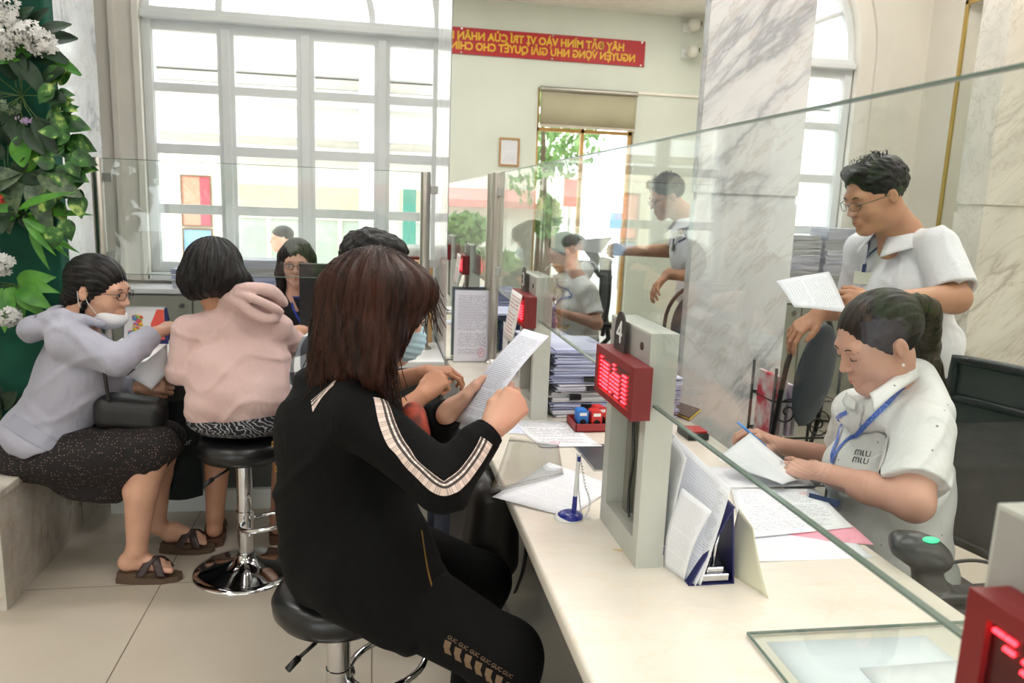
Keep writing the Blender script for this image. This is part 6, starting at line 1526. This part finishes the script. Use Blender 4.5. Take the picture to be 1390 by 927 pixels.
K = SDF(.006); K.ell((pel.x, pel.y, .88), (.19, .15, .10), None, 0); limb(K, [Vector((pel.x-.02, pel.y-.1, .86)), Vector((pel.x-.05, pel.y-.12, .48)), Vector((pel.x-.03, pel.y-.12, .08))], [.10, .07, .055], .03); limb(K, [Vector((pel.x-.02, pel.y+.1, .86)), Vector((pel.x-.05, pel.y+.12, .48)), Vector((pel.x-.03, pel.y+.12, .08))], [.10, .07, .055], .03)
sdf_mesh('trousers', K, M('dark_trousers', (34, 34, 40), .9), F)
for sy in (-.12, .12):
    q = SDF(.005); q.cone((pel.x-.0, pel.y+sy, .045), (pel.x-.16, pel.y+sy, .035), .045, .034, .02); q.cut((pel.x, pel.y, .003), (0, 0, -1), .002); sdf_mesh('shoe', q, m_black, F)
sheet('held_page', 'printed sheets in the hand of the standing man', [PY(1053, 383, 2.24), PY(1078, 418, 2.12), PY(1150, 424, 2.12), PY(1125, 369, 2.28)], paper_mat('held_sheet', 20, (150, 150, 160), (224, 226, 234), strength=.4), wave=.004, seed=31)

# ---------------------------------------------------------------- G: seated staff woman
G = person('person', 'seated staff woman with a ponytail in a white studded shirt, handling papers', (1.4, 1.78, 0))
m_shirtG = NT('white_studded_shirt'); v = m_shirtG.coord('Object'); vo = m_shirtG.n('ShaderNodeTexVoronoi'); vo.inputs['Scale'].default_value = 24; vo.inputs['Randomness'].default_value = .35; m_shirtG.l(v, vo.inputs['Vector'])
m_shirtG.set(color=m_shirtG.ramp(vo.outputs['Distance'], [(0, srgb(110, 108, 110)), (.075, srgb(130, 128, 130)), (.09, srgb(228, 228, 228))]), rough=.75, sheen=.1)
m_shirtG.bump(m_shirtG.noise(m_shirtG.coord('Object', (1, 1, .6)), 14, 2, .5, 1.5), .5, .012); m_shirtG = m_shirtG.m
HG = Head(PY(1190, 464, 1.74), (-.93, .06, -.46), 1.08); nkG = PY(1206, 545, 1.81); S = head_sdf(HG, nkG, h=.0022, jaw=1.06)
shL, elL, wrL = PY(1252, 585, 1.62), PY(1240, 682, 1.50), PY(1112, 640, 1.74)
shR, elR, wrR = PY(1162, 560, 1.98), PY(1140, 625, 2.08), PY(1056, 604, 2.06)
S2 = SDF(.0022); limb(S2, [shL*.35+elL*.65, elL, elL*.55+wrL*.45, wrL], [.048, .044, .038, .0255]); limb(S2, [shR*.4+elR*.6, elR, wrR], [.043, .042, .025])
tipsL, _ = hand_sdf(S2, wrL, PY(1070, 632, 1.83)-wrL, (-.15, -.45, .88), False, (.16, .24, .32, .42), (.9, 1.0, .8), .13, [(.020, .016, -.006), (.042, .034, -.012), (.056, .054, -.016), (.062, .074, -.018)], .93)
tipsR, _ = hand_sdf(S2, wrR, PY(1018, 582, 2.06)-wrR, (-.1, -.15, .95), True, (.55, .6, .6, .7), (.8, 1.0, .8), .06, [(.020, .016, -.006), (.036, .040, -.016), (.034, .062, -.026), (.022, .078, -.034)], .93)
sdf_mesh('body', [S, S2], sk_c, G)
face_parts(HG, G, h_dkbrown, m_lip, 0, .8)
for nm, tp in (('fingernail', tipsL), ('fingernail', tipsR)):
    for (p, d_) in tp[:4]:
        q = MB(); q.sph(p+d_*.004+Vector((0, -.001, .005)), .0052, 10, (.9, 1.1, .45)); q.build(nm, M('pale_nail', (232, 206, 196), .25), G, smooth=True)
J = SDF(.004); pel, chest = Vector((1.40, 1.76, .58)), PY(1208, 640, 1.80)
torso(J, pel, chest, PY(1210, 548, 1.80), shR, shL, .20, .135, 1.1, 1.0, .06, .068, .058)
J.ell(PY(1165, 640, 1.80), (.07, .13, .07), None, .05)
J.cone(PY(1240, 514, 1.79), PY(1262, 562, 1.68), .056, .060, .03); J.cone(PY(1236, 522, 1.80), PY(1196, 560, 1.72), .048, .046, .03); J.cone(PY(1196, 560, 1.72), PY(1165, 560, 1.80), .040, .05, .03)
limb(J, [shL, shL*.12+elL*.88], [.074, .076], .014); limb(J, [shR, shR*.25+elR*.75], [.066, .062], .014)
J.cut(shL*.22+elL*.78, elL-shL, .002, .12); J.cut(shR*.3+elR*.7, elR-shR, .002, .10)
w1 = folds(.0065, [((.4, .3, .9), 6), ((-.7, .2, .7), 8), ((.9, -.3, .2), 7)], 82, wob(.003, (10, 10, 9), 81)); J.dis = lambda P: w1(P)+.0022*np.sin(50*(P[..., 0]*.6-P[..., 2]*.8+P[..., 1]*.3)+3*np.sin(P[..., 1]*15))
sdf_mesh('shirt', J, m_shirtG, G)
def cuffband(P, S, a, b, t0, t1, r0, r1, mat):
    K = SDF(.003); K.cone(a*(1-t0)+b*t0, a*(1-t1)+b*t1, r0, r1, .001, flat=True); K.cone(a*(1-t0)+b*t0-(b-a)*.1, a*(1-t1)+b*t1+(b-a)*.1, r0-.004, r1-.004, .001, 's', flat=True)
    return sdf_mesh('sleeve_hem', K, mat, P)
def wing(P, top, bot, mat):
    tp = spline([Vector(p) for p in top], 8); bt = spline([Vector(p) for p in bot], 8); n_ = len(tp)-1; q = MB()
    def f(u, v):
        i = min(int(u*n_), n_-1); t_ = u*n_-i; a_ = tp[i]*(1-t_)+tp[i+1]*t_; i2 = min(int(u*(len(bt)-1)), len(bt)-2); t2 = u*(len(bt)-1)-i2; b_ = bt[i2]*(1-t2)+bt[i2+1]*t2
        return a_*(1-v)+b_*v+Vector((-.3, -.8, .5))*(.012*math.sin(PI*v))
    q.grid(f, 16, 6, .0025); return q.build('collar', mat, P)
wing(G, [PY(1236, 478, 1.86), PY(1236, 492, 1.74), PY(1207, 516, 1.66), PY(1180, 534, 1.64)], [PY(1254, 500, 1.86), PY(1248, 512, 1.70), PY(1215, 534, 1.61), PY(1186, 560, 1.60)], m_shirtG)
wing(G, [PY(1150, 530, 1.86), PY(1152, 536, 1.80), PY(1160, 543, 1.76)], [PY(1144, 544, 1.84), PY(1148, 552, 1.77), PY(1160, 556, 1.72)], m_shirtG)
ribbon('placket', J, [onray(J, x_, y_) for x_, y_ in ((1172, 552), (1160, 580), (1148, 610), (1138, 645), (1132, 690))], .028, m_shirtG, G, 30, 3, .0035)
m_blr = NT('blue_lanyard_print'); v = m_blr.coord('UV'); m_blr.set(color=m_blr.mix(m_blr.math('GREATER_THAN', m_blr.noise(v, 3.5, 1), .62), srgb(44, 92, 190), srgb(180, 200, 235)), rough=.5); m_blr = m_blr.m
ribbon('lanyard', J, [onray(J, x_, y_) for x_, y_ in ((1238, 515), (1222, 532), (1203, 550), (1180, 572), (1156, 596), (1138, 614), (1131, 629))], .013, m_blr, G, 60, 2, .006)
ribbon('lanyard', J, [onray(J, x_, y_) for x_, y_ in ((1151, 560), (1144, 580), (1137, 602), (1131, 628))], .012, m_blr, G, 30, 2, .006)
bc = PY(1120, 672, 1.66); q = MB(); Mb = Matrix.Translation(bc) @ frame((-.7, -.6, .4)).to_4x4(); q.box((-.045, -.0015, -.03), (.045, .0015, .03), .002, M=Mb); q.build('badge_holder', glassy('clear_badge', (.85, .88, .92), 1.45, .1), G)
q = MB(); q.box((-.038, -.001, -.022), (.038, .001, -.004), .001, M=Mb); q.build('badge_card', M('navy_card_badge', (40, 60, 100), .4), G)
# pocket with its lettering
def onJ(px, py, d, off=.003): return onray(J, px, py, off)
pc = [onJ(1148, 588, 1.66), onJ(1206, 595, 1.60), onJ(1202, 652, 1.60), onJ(1146, 642, 1.66)]
q = MB(); 
def pf(u, v):
    p = (pc[0]*(1-u)+pc[1]*u)*(1-v)+(pc[3]*(1-u)+pc[2]*u)*v; return Vector(J.project(np.array([tuple(p)], dtype=np.float32), 4, .0035)[0].tolist())
q.grid(pf, 10, 10); q.build('pocket', m_shirtG, G)
m_ink = M('black_lettering', (28, 26, 30), .5)
base_o = onJ(1160, 617, 1.65, .0055); xo = unit(onJ(1187, 620, 1.63, .0055)-base_o); no = Vector(J.grad(np.array([tuple(base_o)], dtype=np.float32))[0].tolist()); no = (no-xo*no.dot(xo)).normalized(); yo = no.cross(xo)
def glyph(q, ch, x0, y0, h_, st):
    def pt(a, b): return base_o+xo*(x0+a)+yo*(y0+b)+no*.0
    segs = {'m': [[(0, 0), (0, h_*.8), (.1*h_, h_), (.45*h_, h_), (.55*h_, h_*.8), (.55*h_, 0)], [(.55*h_, h_*.8), (.65*h_, h_), (1.0*h_, h_), (1.1*h_, h_*.8), (1.1*h_, 0)]], 'i': [[(0, h_), (0, .2*h_), (.1*h_, 0), (.3*h_, 0)]], 'u': [[(0, h_), (0, .2*h_), (.15*h_, 0), (.6*h_, 0), (.75*h_, .2*h_), (.75*h_, h_)]]}[ch]
    for s_ in segs: q.tube([pt(a, b) for a, b in s_], st, 6, flat=.5)
q = MB()
for row in (0, 1):
    x = 0; hh = .0145
    for ch in 'miu': glyph(q, ch, x, -.0215*row, hh, .0013); x += {'m': 1.5, 'i': .65, 'u': 1.1}[ch]*hh
q.build('pocket_lettering', m_ink, G)
Hr = SDF(.003); Hr.ell(HG(0, -.022, .034), HG.r(.083, .100, .088), HG.R, 0); Hr.ell(HG(0, .106, -.026), HG.r(.080, .072, .100), HG.R, .010, 's'); Hr.ell(HG(0, .03, -.13), HG.r(.12, .10, .07), HG.R, .01, 's')
for sx in (-1, 1): Hr.ell(HG(sx*.088, -.008, -.012), HG.r(.022, .024, .034), HG.R, .004, 's')
for sx in (-1, 1): Hr.cone(HG(sx*.064, .034, .040), HG(sx*.073, .012, -.010), .014, .005, .010)
limb(Hr, [HG(0, -.10, .05), HG(0, -.125, .045)], [.03, .022], .015)
Hr.dis = lambda P: gC(P, HG, .0007); sdf_mesh('hair', Hr, h_dkbrown, G)
Pt = SDF(.003); limb(Pt, spline([HG(0, -.118, .05), HG(0, -.145, .01), PY(1258, 468, 1.82), PY(1264, 500, 1.80), PY(1290, 545, 1.77)], 5), [.022]*4+[.026]*4+[.030]*4+[.026]*4+[.020, .016, .012, .008, .004], .012)
cG = np.array([HG.c.x+.1, HG.c.y+.05]); Pt.dis = lambda P: hair_groove(P, cG, .0016, 20); sdf_mesh('ponytail', Pt, h_pony, G)
for sx in (-1, 1): q = MB(); q.sph(HG(sx*.084, .000, -.043), .0042, 12); q.build('earring', M('pearl', (236, 232, 226), .15), G, smooth=True)
rc = wrL+unit(PY(1075, 622, 1.84)-wrL)*.108
q = MB(); rp = PY(1060, 631, 1.845); q.lathe([(.0092, -.0015), (.0102, 0), (.0092, .0015), (.0086, 0), (.0092, -.0015)], (0, 0, 0), 20, Matrix.Translation(rp) @ unit(PY(1075, 622, 1.84)-wrL).to_track_quat('Z', 'Y').to_matrix().to_4x4()); q.sph(rp+Vector((-.001, -.002, .012)), .0038, 10); q.build('ring', m_chrome, G, smooth=True)
K = SDF(.006); K.ell((1.40, 1.76, .57), (.17, .21, .10), None, 0); limb(K, [Vector((1.36, 1.66, .56)), Vector((1.16, 1.70, .54)), Vector((1.14, 1.7, .08))], [.10, .075, .05], .03); limb(K, [Vector((1.36, 1.88, .56)), Vector((1.16, 1.92, .54)), Vector((1.14, 1.92, .08))], [.10, .075, .05], .03)
sdf_mesh('skirt', K, cloth('grey_green_skirt', (170, 176, 172), fold=.4), G)
sheet('held_page', 'white page lifted under the fingers of the seated staff woman', [PY(973, 625, 1.86), PY(1062, 660, 1.72), PY(1092, 650, 1.80), PY(1018, 588, 1.96)], p_faint, wave=.004, seed=33)
pn = thing('ballpoint_pen', 'light blue ballpoint pen in the right hand of the seated staff woman', 'pen', PY(1020, 590, 2.0)); q = MB(); q.cyl(PY(1001, 573, 2.02), PY(1040, 606, 1.98), .004, .004, 12); q.build('pen_barrel', M('light_blue_plastic', (70, 150, 230), .3), pn, smooth=True)

# ---------------------------------------------------------------- H: man outside
Hm = person('person', 'short haired man in a salmon shirt outside the window, seen in profile', (-.8, 7.3, -.6))
HH = Head(PY(382, 324, 7.3), (-.95, -.2, -.05), 1.0); S = head_sdf(HH, PY(386, 348, 7.32), True, .005); S2 = SDF(.006); limb(S2, [Vector((-.84, 7.1, .55)), Vector((-.95, 7.05, .40))], [.04, .03]); hand_sdf(S2, (-.95, 7.05, .40), (-.8, 0, -.4), (0, -1, .2), True, s=1.1)
sdf_mesh('body', [S, S2], sk_c, Hm)
J = SDF(.008); torso(J, (-.78, 7.33, .30), (-.78, 7.33, .62), (-.78, 7.33, .86), (-.78, 7.52, .80), (-.78, 7.14, .80), .19, .12); limb(J, [Vector((-.78, 7.14, .80)), Vector((-.84, 7.1, .55))], [.07, .055], .03); limb(J, [Vector((-.78, 7.52, .80)), Vector((-.8, 7.56, .5))], [.07, .055], .03); sdf_mesh('shirt', J, M('salmon_shirt', (226, 160, 140), .8), Hm)
K = SDF(.008)
for sy in (-.09, .09): limb(K, [Vector((-.78, 7.33+sy, .28)), Vector((-.78, 7.33+sy, -.15)), Vector((-.78, 7.33+sy, -.55))], [.10, .07, .055], .03)
sdf_mesh('trousers', K, m_dark, Hm)
Hr = SDF(.005); Hr.ell(HH(0, -.018, .042), HH.r(.079, .098, .080), HH.R, 0); Hr.ell(HH(0, .10, -.03), HH.r(.075, .07, .088), HH.R, .01, 's'); Hr.ell(HH(0, -.0, -.10), HH.r(.11, .12, .09), HH.R, .01, 's'); sdf_mesh('hair', Hr, h_dkbrown, Hm)
# ================================================================== furniture behind the glass, far things
cb_ = thing('storage_cabinet', 'grey green storage cabinet under the left window', 'cabinet', (-.6, 5.0, 0))
def cabinet(t_, x0, x1, y0=4.88, y1=5.17, z1=.915, n=4):
    q = MB(); q.box((x0, y0+.02, .02), (x1, y1, z1-.03)); q.build('carcass', m_cabinet, t_)
    q = MB(); q.box((x0-.01, y0-.01, z1-.03), (x1+.01, y1, z1), .004); q.build('top', m_white, t_)
    for i in range(n):
        a = x0+(x1-x0)*i/n; b = x0+(x1-x0)*(i+1)/n; q = MB(); q.box((a+.004, y0, .06), (b-.004, y0+.02, z1-.04), .003); d = q.build('door', m_cabinet, t_)
        q = MB(); q.cyl((b-.06, y0-.012, z1-.10), (b-.06, y0, z1-.10), .014, n=16); q.build('lock', m_steel, d, auto=40)
cabinet(cb_, -1.56, .3, n=4)
c2 = thing('storage_cabinet', 'grey green storage cabinet under the right window, behind the standing man', 'cabinet', (2.9, 5.0, 0)); cabinet(c2, 2.05, 3.9, n=4)
# monitor on the white counter
mn = thing('computer_monitor', 'black monitor seen from behind, in front of the staff woman with glasses', 'monitor', (-.21, 3.92, CT))
q = MB(); q.box((-.372, 3.925, .83), (.05, 3.955, 1.168), .006); q.build('casing', m_black, mn)
q = MB(); q.box((-.25, 3.90, .88), (-.08, 3.926, 1.1), .012); q.build('rear_cover', m_dark, mn)
q = MB(); q.box((-.19, 3.915, CT), (-.13, 3.94, .90), .004); q.lathe([(0, .012), (.09, .010), (.10, .004), (.10, 0), (0, 0)], (-.16, 3.93, CT), 32); q.build('stand', m_black, mn)
# desk calendar
dc = thing('desk_calendar', 'spiral desk calendar with a flower picture and red panel on the white counter', 'calendar', (-1.02, 3.95, CT))
q = MB(); x0, x1, y0 = -1.17, -.93, 3.86
y0 = 3.80; p0 = [PY(166, 455, y0), PY(228, 455, y0), PY(226, 418, y0+.04), PY(168, 419, y0+.04)]; p0 = [Vector((p.x, p.y, p.z)) for p in p0]
zb = CT; a_ = Vector((p0[0].x, y0, zb)); b_ = Vector((p0[1].x, y0, zb)); c_ = Vector((p0[2].x, y0+.05, p0[2].z)); d_ = Vector((p0[3].x, y0+.05, p0[2].z))
q.quad(a_, b_, c_, d_, .002); q.quad(Vector((b_.x, y0+.11, zb)), Vector((a_.x, y0+.11, zb)), d_, c_, .002); q.build('blue_base', m_navy, dc)
def cal(u, v): return (a_*(1-u)+b_*u)*(1-v)+(d_*(1-u)+c_*u)*v+Vector((0, -.003, 0))
q = MB(); q.quad(cal(.02, .12), cal(.93, .12), cal(.93, 1), cal(.02, 1), .001); q.build('page', M('calendar_page', (226, 222, 226), .6), dc)
q = MB(); q.bm.faces.new([q.bm.verts.new(cal(u, v)+Vector((0, -.0015, 0))) for u, v in ((.60, .12), (.93, .12), (.93, .95), (.76, .95), (.62, .55))]); q.build('red_panel', M('calendar_red', (222, 84, 70), .6), dc)
r_ = random.Random(2); cols_ = [(220, 90, 60), (230, 180, 60), (90, 150, 200), (120, 180, 90), (200, 90, 140)]
for k_, cc in enumerate(cols_):
    q = MB()
    for i in range(5): 
        u, v = .28+r_.uniform(-.13, .13), .5+r_.uniform(-.22, .25); q.sph(cal(u, v)+Vector((0, -.003, 0)), .010, 8, (1, .3, 1))
    q.build('flower_print', M('flower_ink_%s' % 'abcde'[k_], cc, .6), dc, smooth=True)
q = MB()
for i in range(20): q.tube([cal(.04+.9*i/19, 1)+Vector((.0, .006*math.cos(a), .006*math.sin(a))) for a in [j*PI/4 for j in range(8)]], .0009, 4, closed=True)
q.build('spiral', m_white, dc)
# carton behind the glass
cx = thing('cardboard_carton', 'tan cardboard carton with red print behind the woman\'s mask, by the marble pillar', 'carton', (.22, 3.95, CT))
q = MB(); q.box((.10, 3.86, CT), (.292, 4.06, 1.19), .002); q.build('carton_body', M('cardboard', (196, 158, 106), .8, scale=12), cx)
q = MB()
for i in range(4): q.box((.222, 3.857, 1.0+i*.022), (.277-.006*(i % 2), 3.8605, 1.012+i*.022))
q.build('red_print', M('carton_red', (196, 60, 40), .7), cx)
q = MB()
for z in (.92, .86): q.box((.235, 3.857, z), (.262, 3.8605, z+.03))
q.build('black_print', m_dark, cx)
pr = thing('desk_printer', 'pale grey printer behind the carton, left of the marble pillar', 'printer', (.0, 4.3, 0))
q = MB(); q.box((-.02, 4.28, .5), (.30, 4.6, 1.24), .015); q.build('casing', M('pale_grey_plastic', (206, 208, 206), .5), pr); q = MB(); q.box((-.02, 4.3, 0), (.29, 4.58, .5)); q.build('stand', m_cabinet, pr); q = MB(); q.box((.18, 4.26, 1.14), (.29, 4.285, 1.19), .003); q.build('panel', m_red, pr)
# stacks on the cabinets
def stack(x, y, z, hs, lx, ly, where, grp, seed, mi=(0, 1, 2)):
    nm = ['lowest', 'second lowest', 'third lowest', 'fourth lowest', 'fifth', 'sixth', 'seventh', 'topmost']
    for i, h_ in enumerate(hs):
        l_ = nm[i] if i < len(hs)-1 else 'topmost'
        bundle(x, y, z, h_-.001, lx, ly, l_+' paper bundle of the stack '+where, grp, random.Random(seed+i).uniform(-.08, .08), False, mi[i % len(mi)], seed+i, .004); z += h_
stack(-.74, 5.0, .915, [.04, .05, .05, .045], .28, .21, 'on the cabinet behind the pink woman\'s head', 'paper stacks under the left window', 100)
stack(-1.15, 5.0, .915, [.06, .06], .12, .21, 'at the left edge of her black hair', 'paper stacks under the left window', 120)
stack(3.25, 4.98, .915, [.08, .09, .08, .09, .08, .08], .30, .21, 'right next to the standing man\'s chest', 'paper stacks under the right window', 140, (0, 2, 0))
stack(2.94, 4.98, .915, [.10, .10, .11, .10], .26, .21, 'between the pillar and the tallest stack', 'paper stacks under the right window', 160, (0, 2))
bundle(2.90, 4.98, 1.326, .03, .3, .22, 'dark folder lying on top of the lower stack by the marble pillar', None, .1, False, 2, 170, .003, cat='folder')
# banner and things on the entrance wall, read in the mirror
bn_ = thing('slogan_banner', 'red banner with yellow slogan, seen reversed in the mirror', 'banner', (1.5, YB+.02, 3.3))
q = MB(); bz0, bz1 = 3.14, 3.425
q.box((-.9, YB+.005, bz0), (3.115, YB+.02, bz1), .002); q.build('panel', M('banner_red', (176, 26, 34), .5), bn_)
m_yl = M('banner_yellow', (228, 180, 36), .5)
def btxt(s_, xr, z, size, w_):
    # reads left to right for someone facing the wall (looking towards -Y): text x runs along -X
    Mt = Matrix(((-1, 0, 0, xr), (0, 0, 1, YB+.021), (0, 1, 0, z), (0, 0, 0, 1)))
    o = text_obj('lettering', s_, size, m_yl, Mt, bn_, ext=.002, align='LEFT', bold=.004)
    xs = [v.co.x for v in o.data.vertices]; wd = max(xs)-min(xs); k_ = w_/wd
    for v in o.data.vertices: v.co.x = xr+(v.co.x-xr)*k_
btxt('HÃY ĐẶT MÌNH VÀO VỊ TRÍ CỦA NHÂN DÂN', 2.86, 3.335, .115, 2.22)
btxt('NGUYỆN VỌNG NHƯ GIẢI QUYẾT CHO CHÍNH', 3.00, 3.225, .115, 2.24)
for x in (3.07, 2.0, .95, -.1):
    for z in (3.155, 3.41): q = MB(); q.cyl((x, YB+.02, z), (x, YB+.026, z), .01, n=10); q.build('fixing_screw', m_steel, bn_)
pf_ = thing('framed_certificate', 'small framed certificate on the wall under the banner, seen in the mirror', 'picture frame', (1.54, YB+.02, 2.09))
q = MB(); q.prism([(1.42, 1.93), (1.66, 1.93), (1.66, 2.25), (1.42, 2.25)], [[(1.44, 1.95), (1.64, 1.95), (1.64, 2.23), (1.44, 2.23)]], -.02, 0, FR((0, YB+.002, 0), (1, 0, 0), (0, 0, 1))); q.build('frame', M('gold_brown_frame', (176, 132, 84), .4), pf_)
q = MB(); q.quad((1.64, YB+.01, 1.95), (1.44, YB+.01, 1.95), (1.44, YB+.01, 2.23), (1.64, YB+.01, 2.23), .002); q.build('certificate', paper_mat('certificate_page', 16, (150, 150, 170), (226, 226, 232), (.3, .18, .06, (220, 90, 100)), strength=.4), pf_)
for z, l_ in ((3.62, 'upper white dome security camera at the mirror\'s top right'), (3.33, 'lower security camera beside the pillar, seen in the mirror')):
    sc__ = thing('security_camera', l_, 'security camera', (3.62, YB+.02, z))
    q = MB(); q.box((3.56, YB, z-.06), (3.66, YB+.04, z+.04), .005); q.tube([(3.61, YB+.04, z), (3.62, YB+.10, z+.02), (3.63, YB+.14, z+.0)], .02, 8); q.build('bracket', m_white, sc__)
    q = MB(); q.sph((3.64, YB+.17, z), .075, 20); q.build('dome', M('camera_white', (216, 214, 206), .4), sc__, smooth=True); q = MB(); q.cyl((3.72, YB+.19, z+.01), (3.68, YB+.18, z+.01), .025); q.build('lens', m_black, sc__)
q = MB(); q.box((3.06, YB, 2.83), (3.95, YB+.03, 2.86), .004); struct('trim_2', q, m_trim)
# dark rucksack by the counter front
rk = thing('rucksack', 'black leather rucksack hanging between the woman in black and the counter front', 'bag', (.37, 2.12, .5))
K = SDF(.005); K.box((.335, 2.15, .56), (.085, .14, .16), Euler((0, .08, .1)).to_matrix(), .07, 0); K.dis = wob(.006, (12, 12, 12), 91); sdf_mesh('bag_body', K, M('dark_brown_leather_bag', (34, 29, 27), .4, scale=25, bump=.2), rk)
q = MB(); q.tube(spline([Vector((.40, 2.03, .68)), Vector((.43, 2.0, .60)), Vector((.43, 2.0, .48)), Vector((.41, 2.02, .38))]), .010, 8, flat=.3); q.tube(spline([Vector((.33, 2.15, .70)), Vector((.36, 2.15, .735)), Vector((.40, 2.15, .74))]), .008, 8, flat=.4); q.build('strap', m_black, rk, smooth=True)
SKY, LAMP, WINP, ENTP, EXPO = 4.4, 28, 70, 60, 0.18
# ================================================================== light, camera
w = bpy.data.worlds.new('sky'); sc.world = w; w.use_nodes = True; nt = w.node_tree
bg = nt.nodes['Background']; bg.inputs[0].default_value = (.93, .97, 1.0, 1); bg.inputs[1].default_value = SKY
def area(name, loc, rot, sx, sy, power, col=(1, 1, 1), spread=None):
    l = bpy.data.lights.new(name, 'AREA'); l.shape = 'RECTANGLE'; l.size = sx; l.size_y = sy; l.energy = power; l.color = col
    if spread: l.spread = spread
    o = bpy.data.objects.new(name, l); COL.objects.link(o); o.location = loc; o.rotation_euler = rot; return o
# recessed ceiling lights: fittings, with added area lamps standing in for their light
m_lamp = emit('lamp_glow', (255, 250, 240), 5)
spots = [(x, y) for y in (-1.2, .6, 2.4, 4.3) for x in (-2.6, -.7, 1.2, 3.0)]
dl0 = None
for i, (x, y) in enumerate(spots):
    if dl0 is None:
        d0 = thing('ceiling_downlight', 'round recessed white downlight in the ceiling', 'ceiling light', (x, y, ZC), 'round recessed downlights in the ceiling')
        q = MB(); q.lathe([(.06, -.002), (.085, -.012), (.095, -.008), (.098, 0)], (x, y, ZC)); q.build('rim', m_white, d0, smooth=True)
        q = MB(); q.cyl((x, y, ZC-.006), (x, y, ZC-.001), .06, n=24); q.build('lens', m_lamp, d0); dl0 = d0
    else:
        cpy = copy_tree(dl0); cpy.location = (x, y, ZC)
for y, k_ in ((-.6, .7), (1.4, .8), (3.5, 1.75)):  # third column added to brighten paper stacks; window row raised to lift the wall
    for x in (-2.2, .7, 3.1):
        a_ = area('ceiling_fill_light', (x, y, ZC-.02), (0, 0, 0), 1.2, .6, LAMP*k_, (1, .97, .93))
def portal(loc, rot, sx, sy):   # guides the sky's light through an opening; gives off nothing itself
    o = area('sky_portal', loc, rot, sx, sy, 1.0); o.data.cycles.is_portal = True
for cx, r in WC: portal((cx, YW+.30, 2.25), (math.radians(-90), 0, 0), 1.84, 2.6)
portal((-1.4, YB-.30, 1.05), (math.radians(90), 0, 0), 3.95, 2.1)
portal((2.46, YB-.30, 1.42), (math.radians(90), 0, 0), 1.2, 2.84)

cam = bpy.data.cameras.new('camera'); co = bpy.data.objects.new('camera', cam); COL.objects.link(co)
cam.sensor_width = 36; cam.lens = FPX*36/1390; cam.clip_start = .05
Mc = Matrix.Identity(4)
for i in range(3): Mc[i][0] = _r[i]; Mc[i][1] = _u[i]; Mc[i][2] = -_f[i]
Mc[0][3] = 0; Mc[1][3] = 0; Mc[2][3] = CAMH
co.matrix_world = Mc; sc.camera = co
cam.dof.use_dof = True; cam.dof.focus_distance = 1.9; cam.dof.aperture_fstop = 6.3
vs = sc.view_settings; vs.view_transform = 'Standard'; vs.look = 'None'; vs.gamma = 1; vs.use_curve_mapping = False; vs.exposure = EXPO
cy = sc.cycles; cy.use_denoising = True; cy.max_bounces = 10; cy.diffuse_bounces = 4; cy.glossy_bounces = 6; cy.transparent_max_bounces = 16; cy.transmission_bounces = 6
cy.caustics_reflective = False; cy.caustics_refractive = False; cy.sample_clamp_indirect = 6
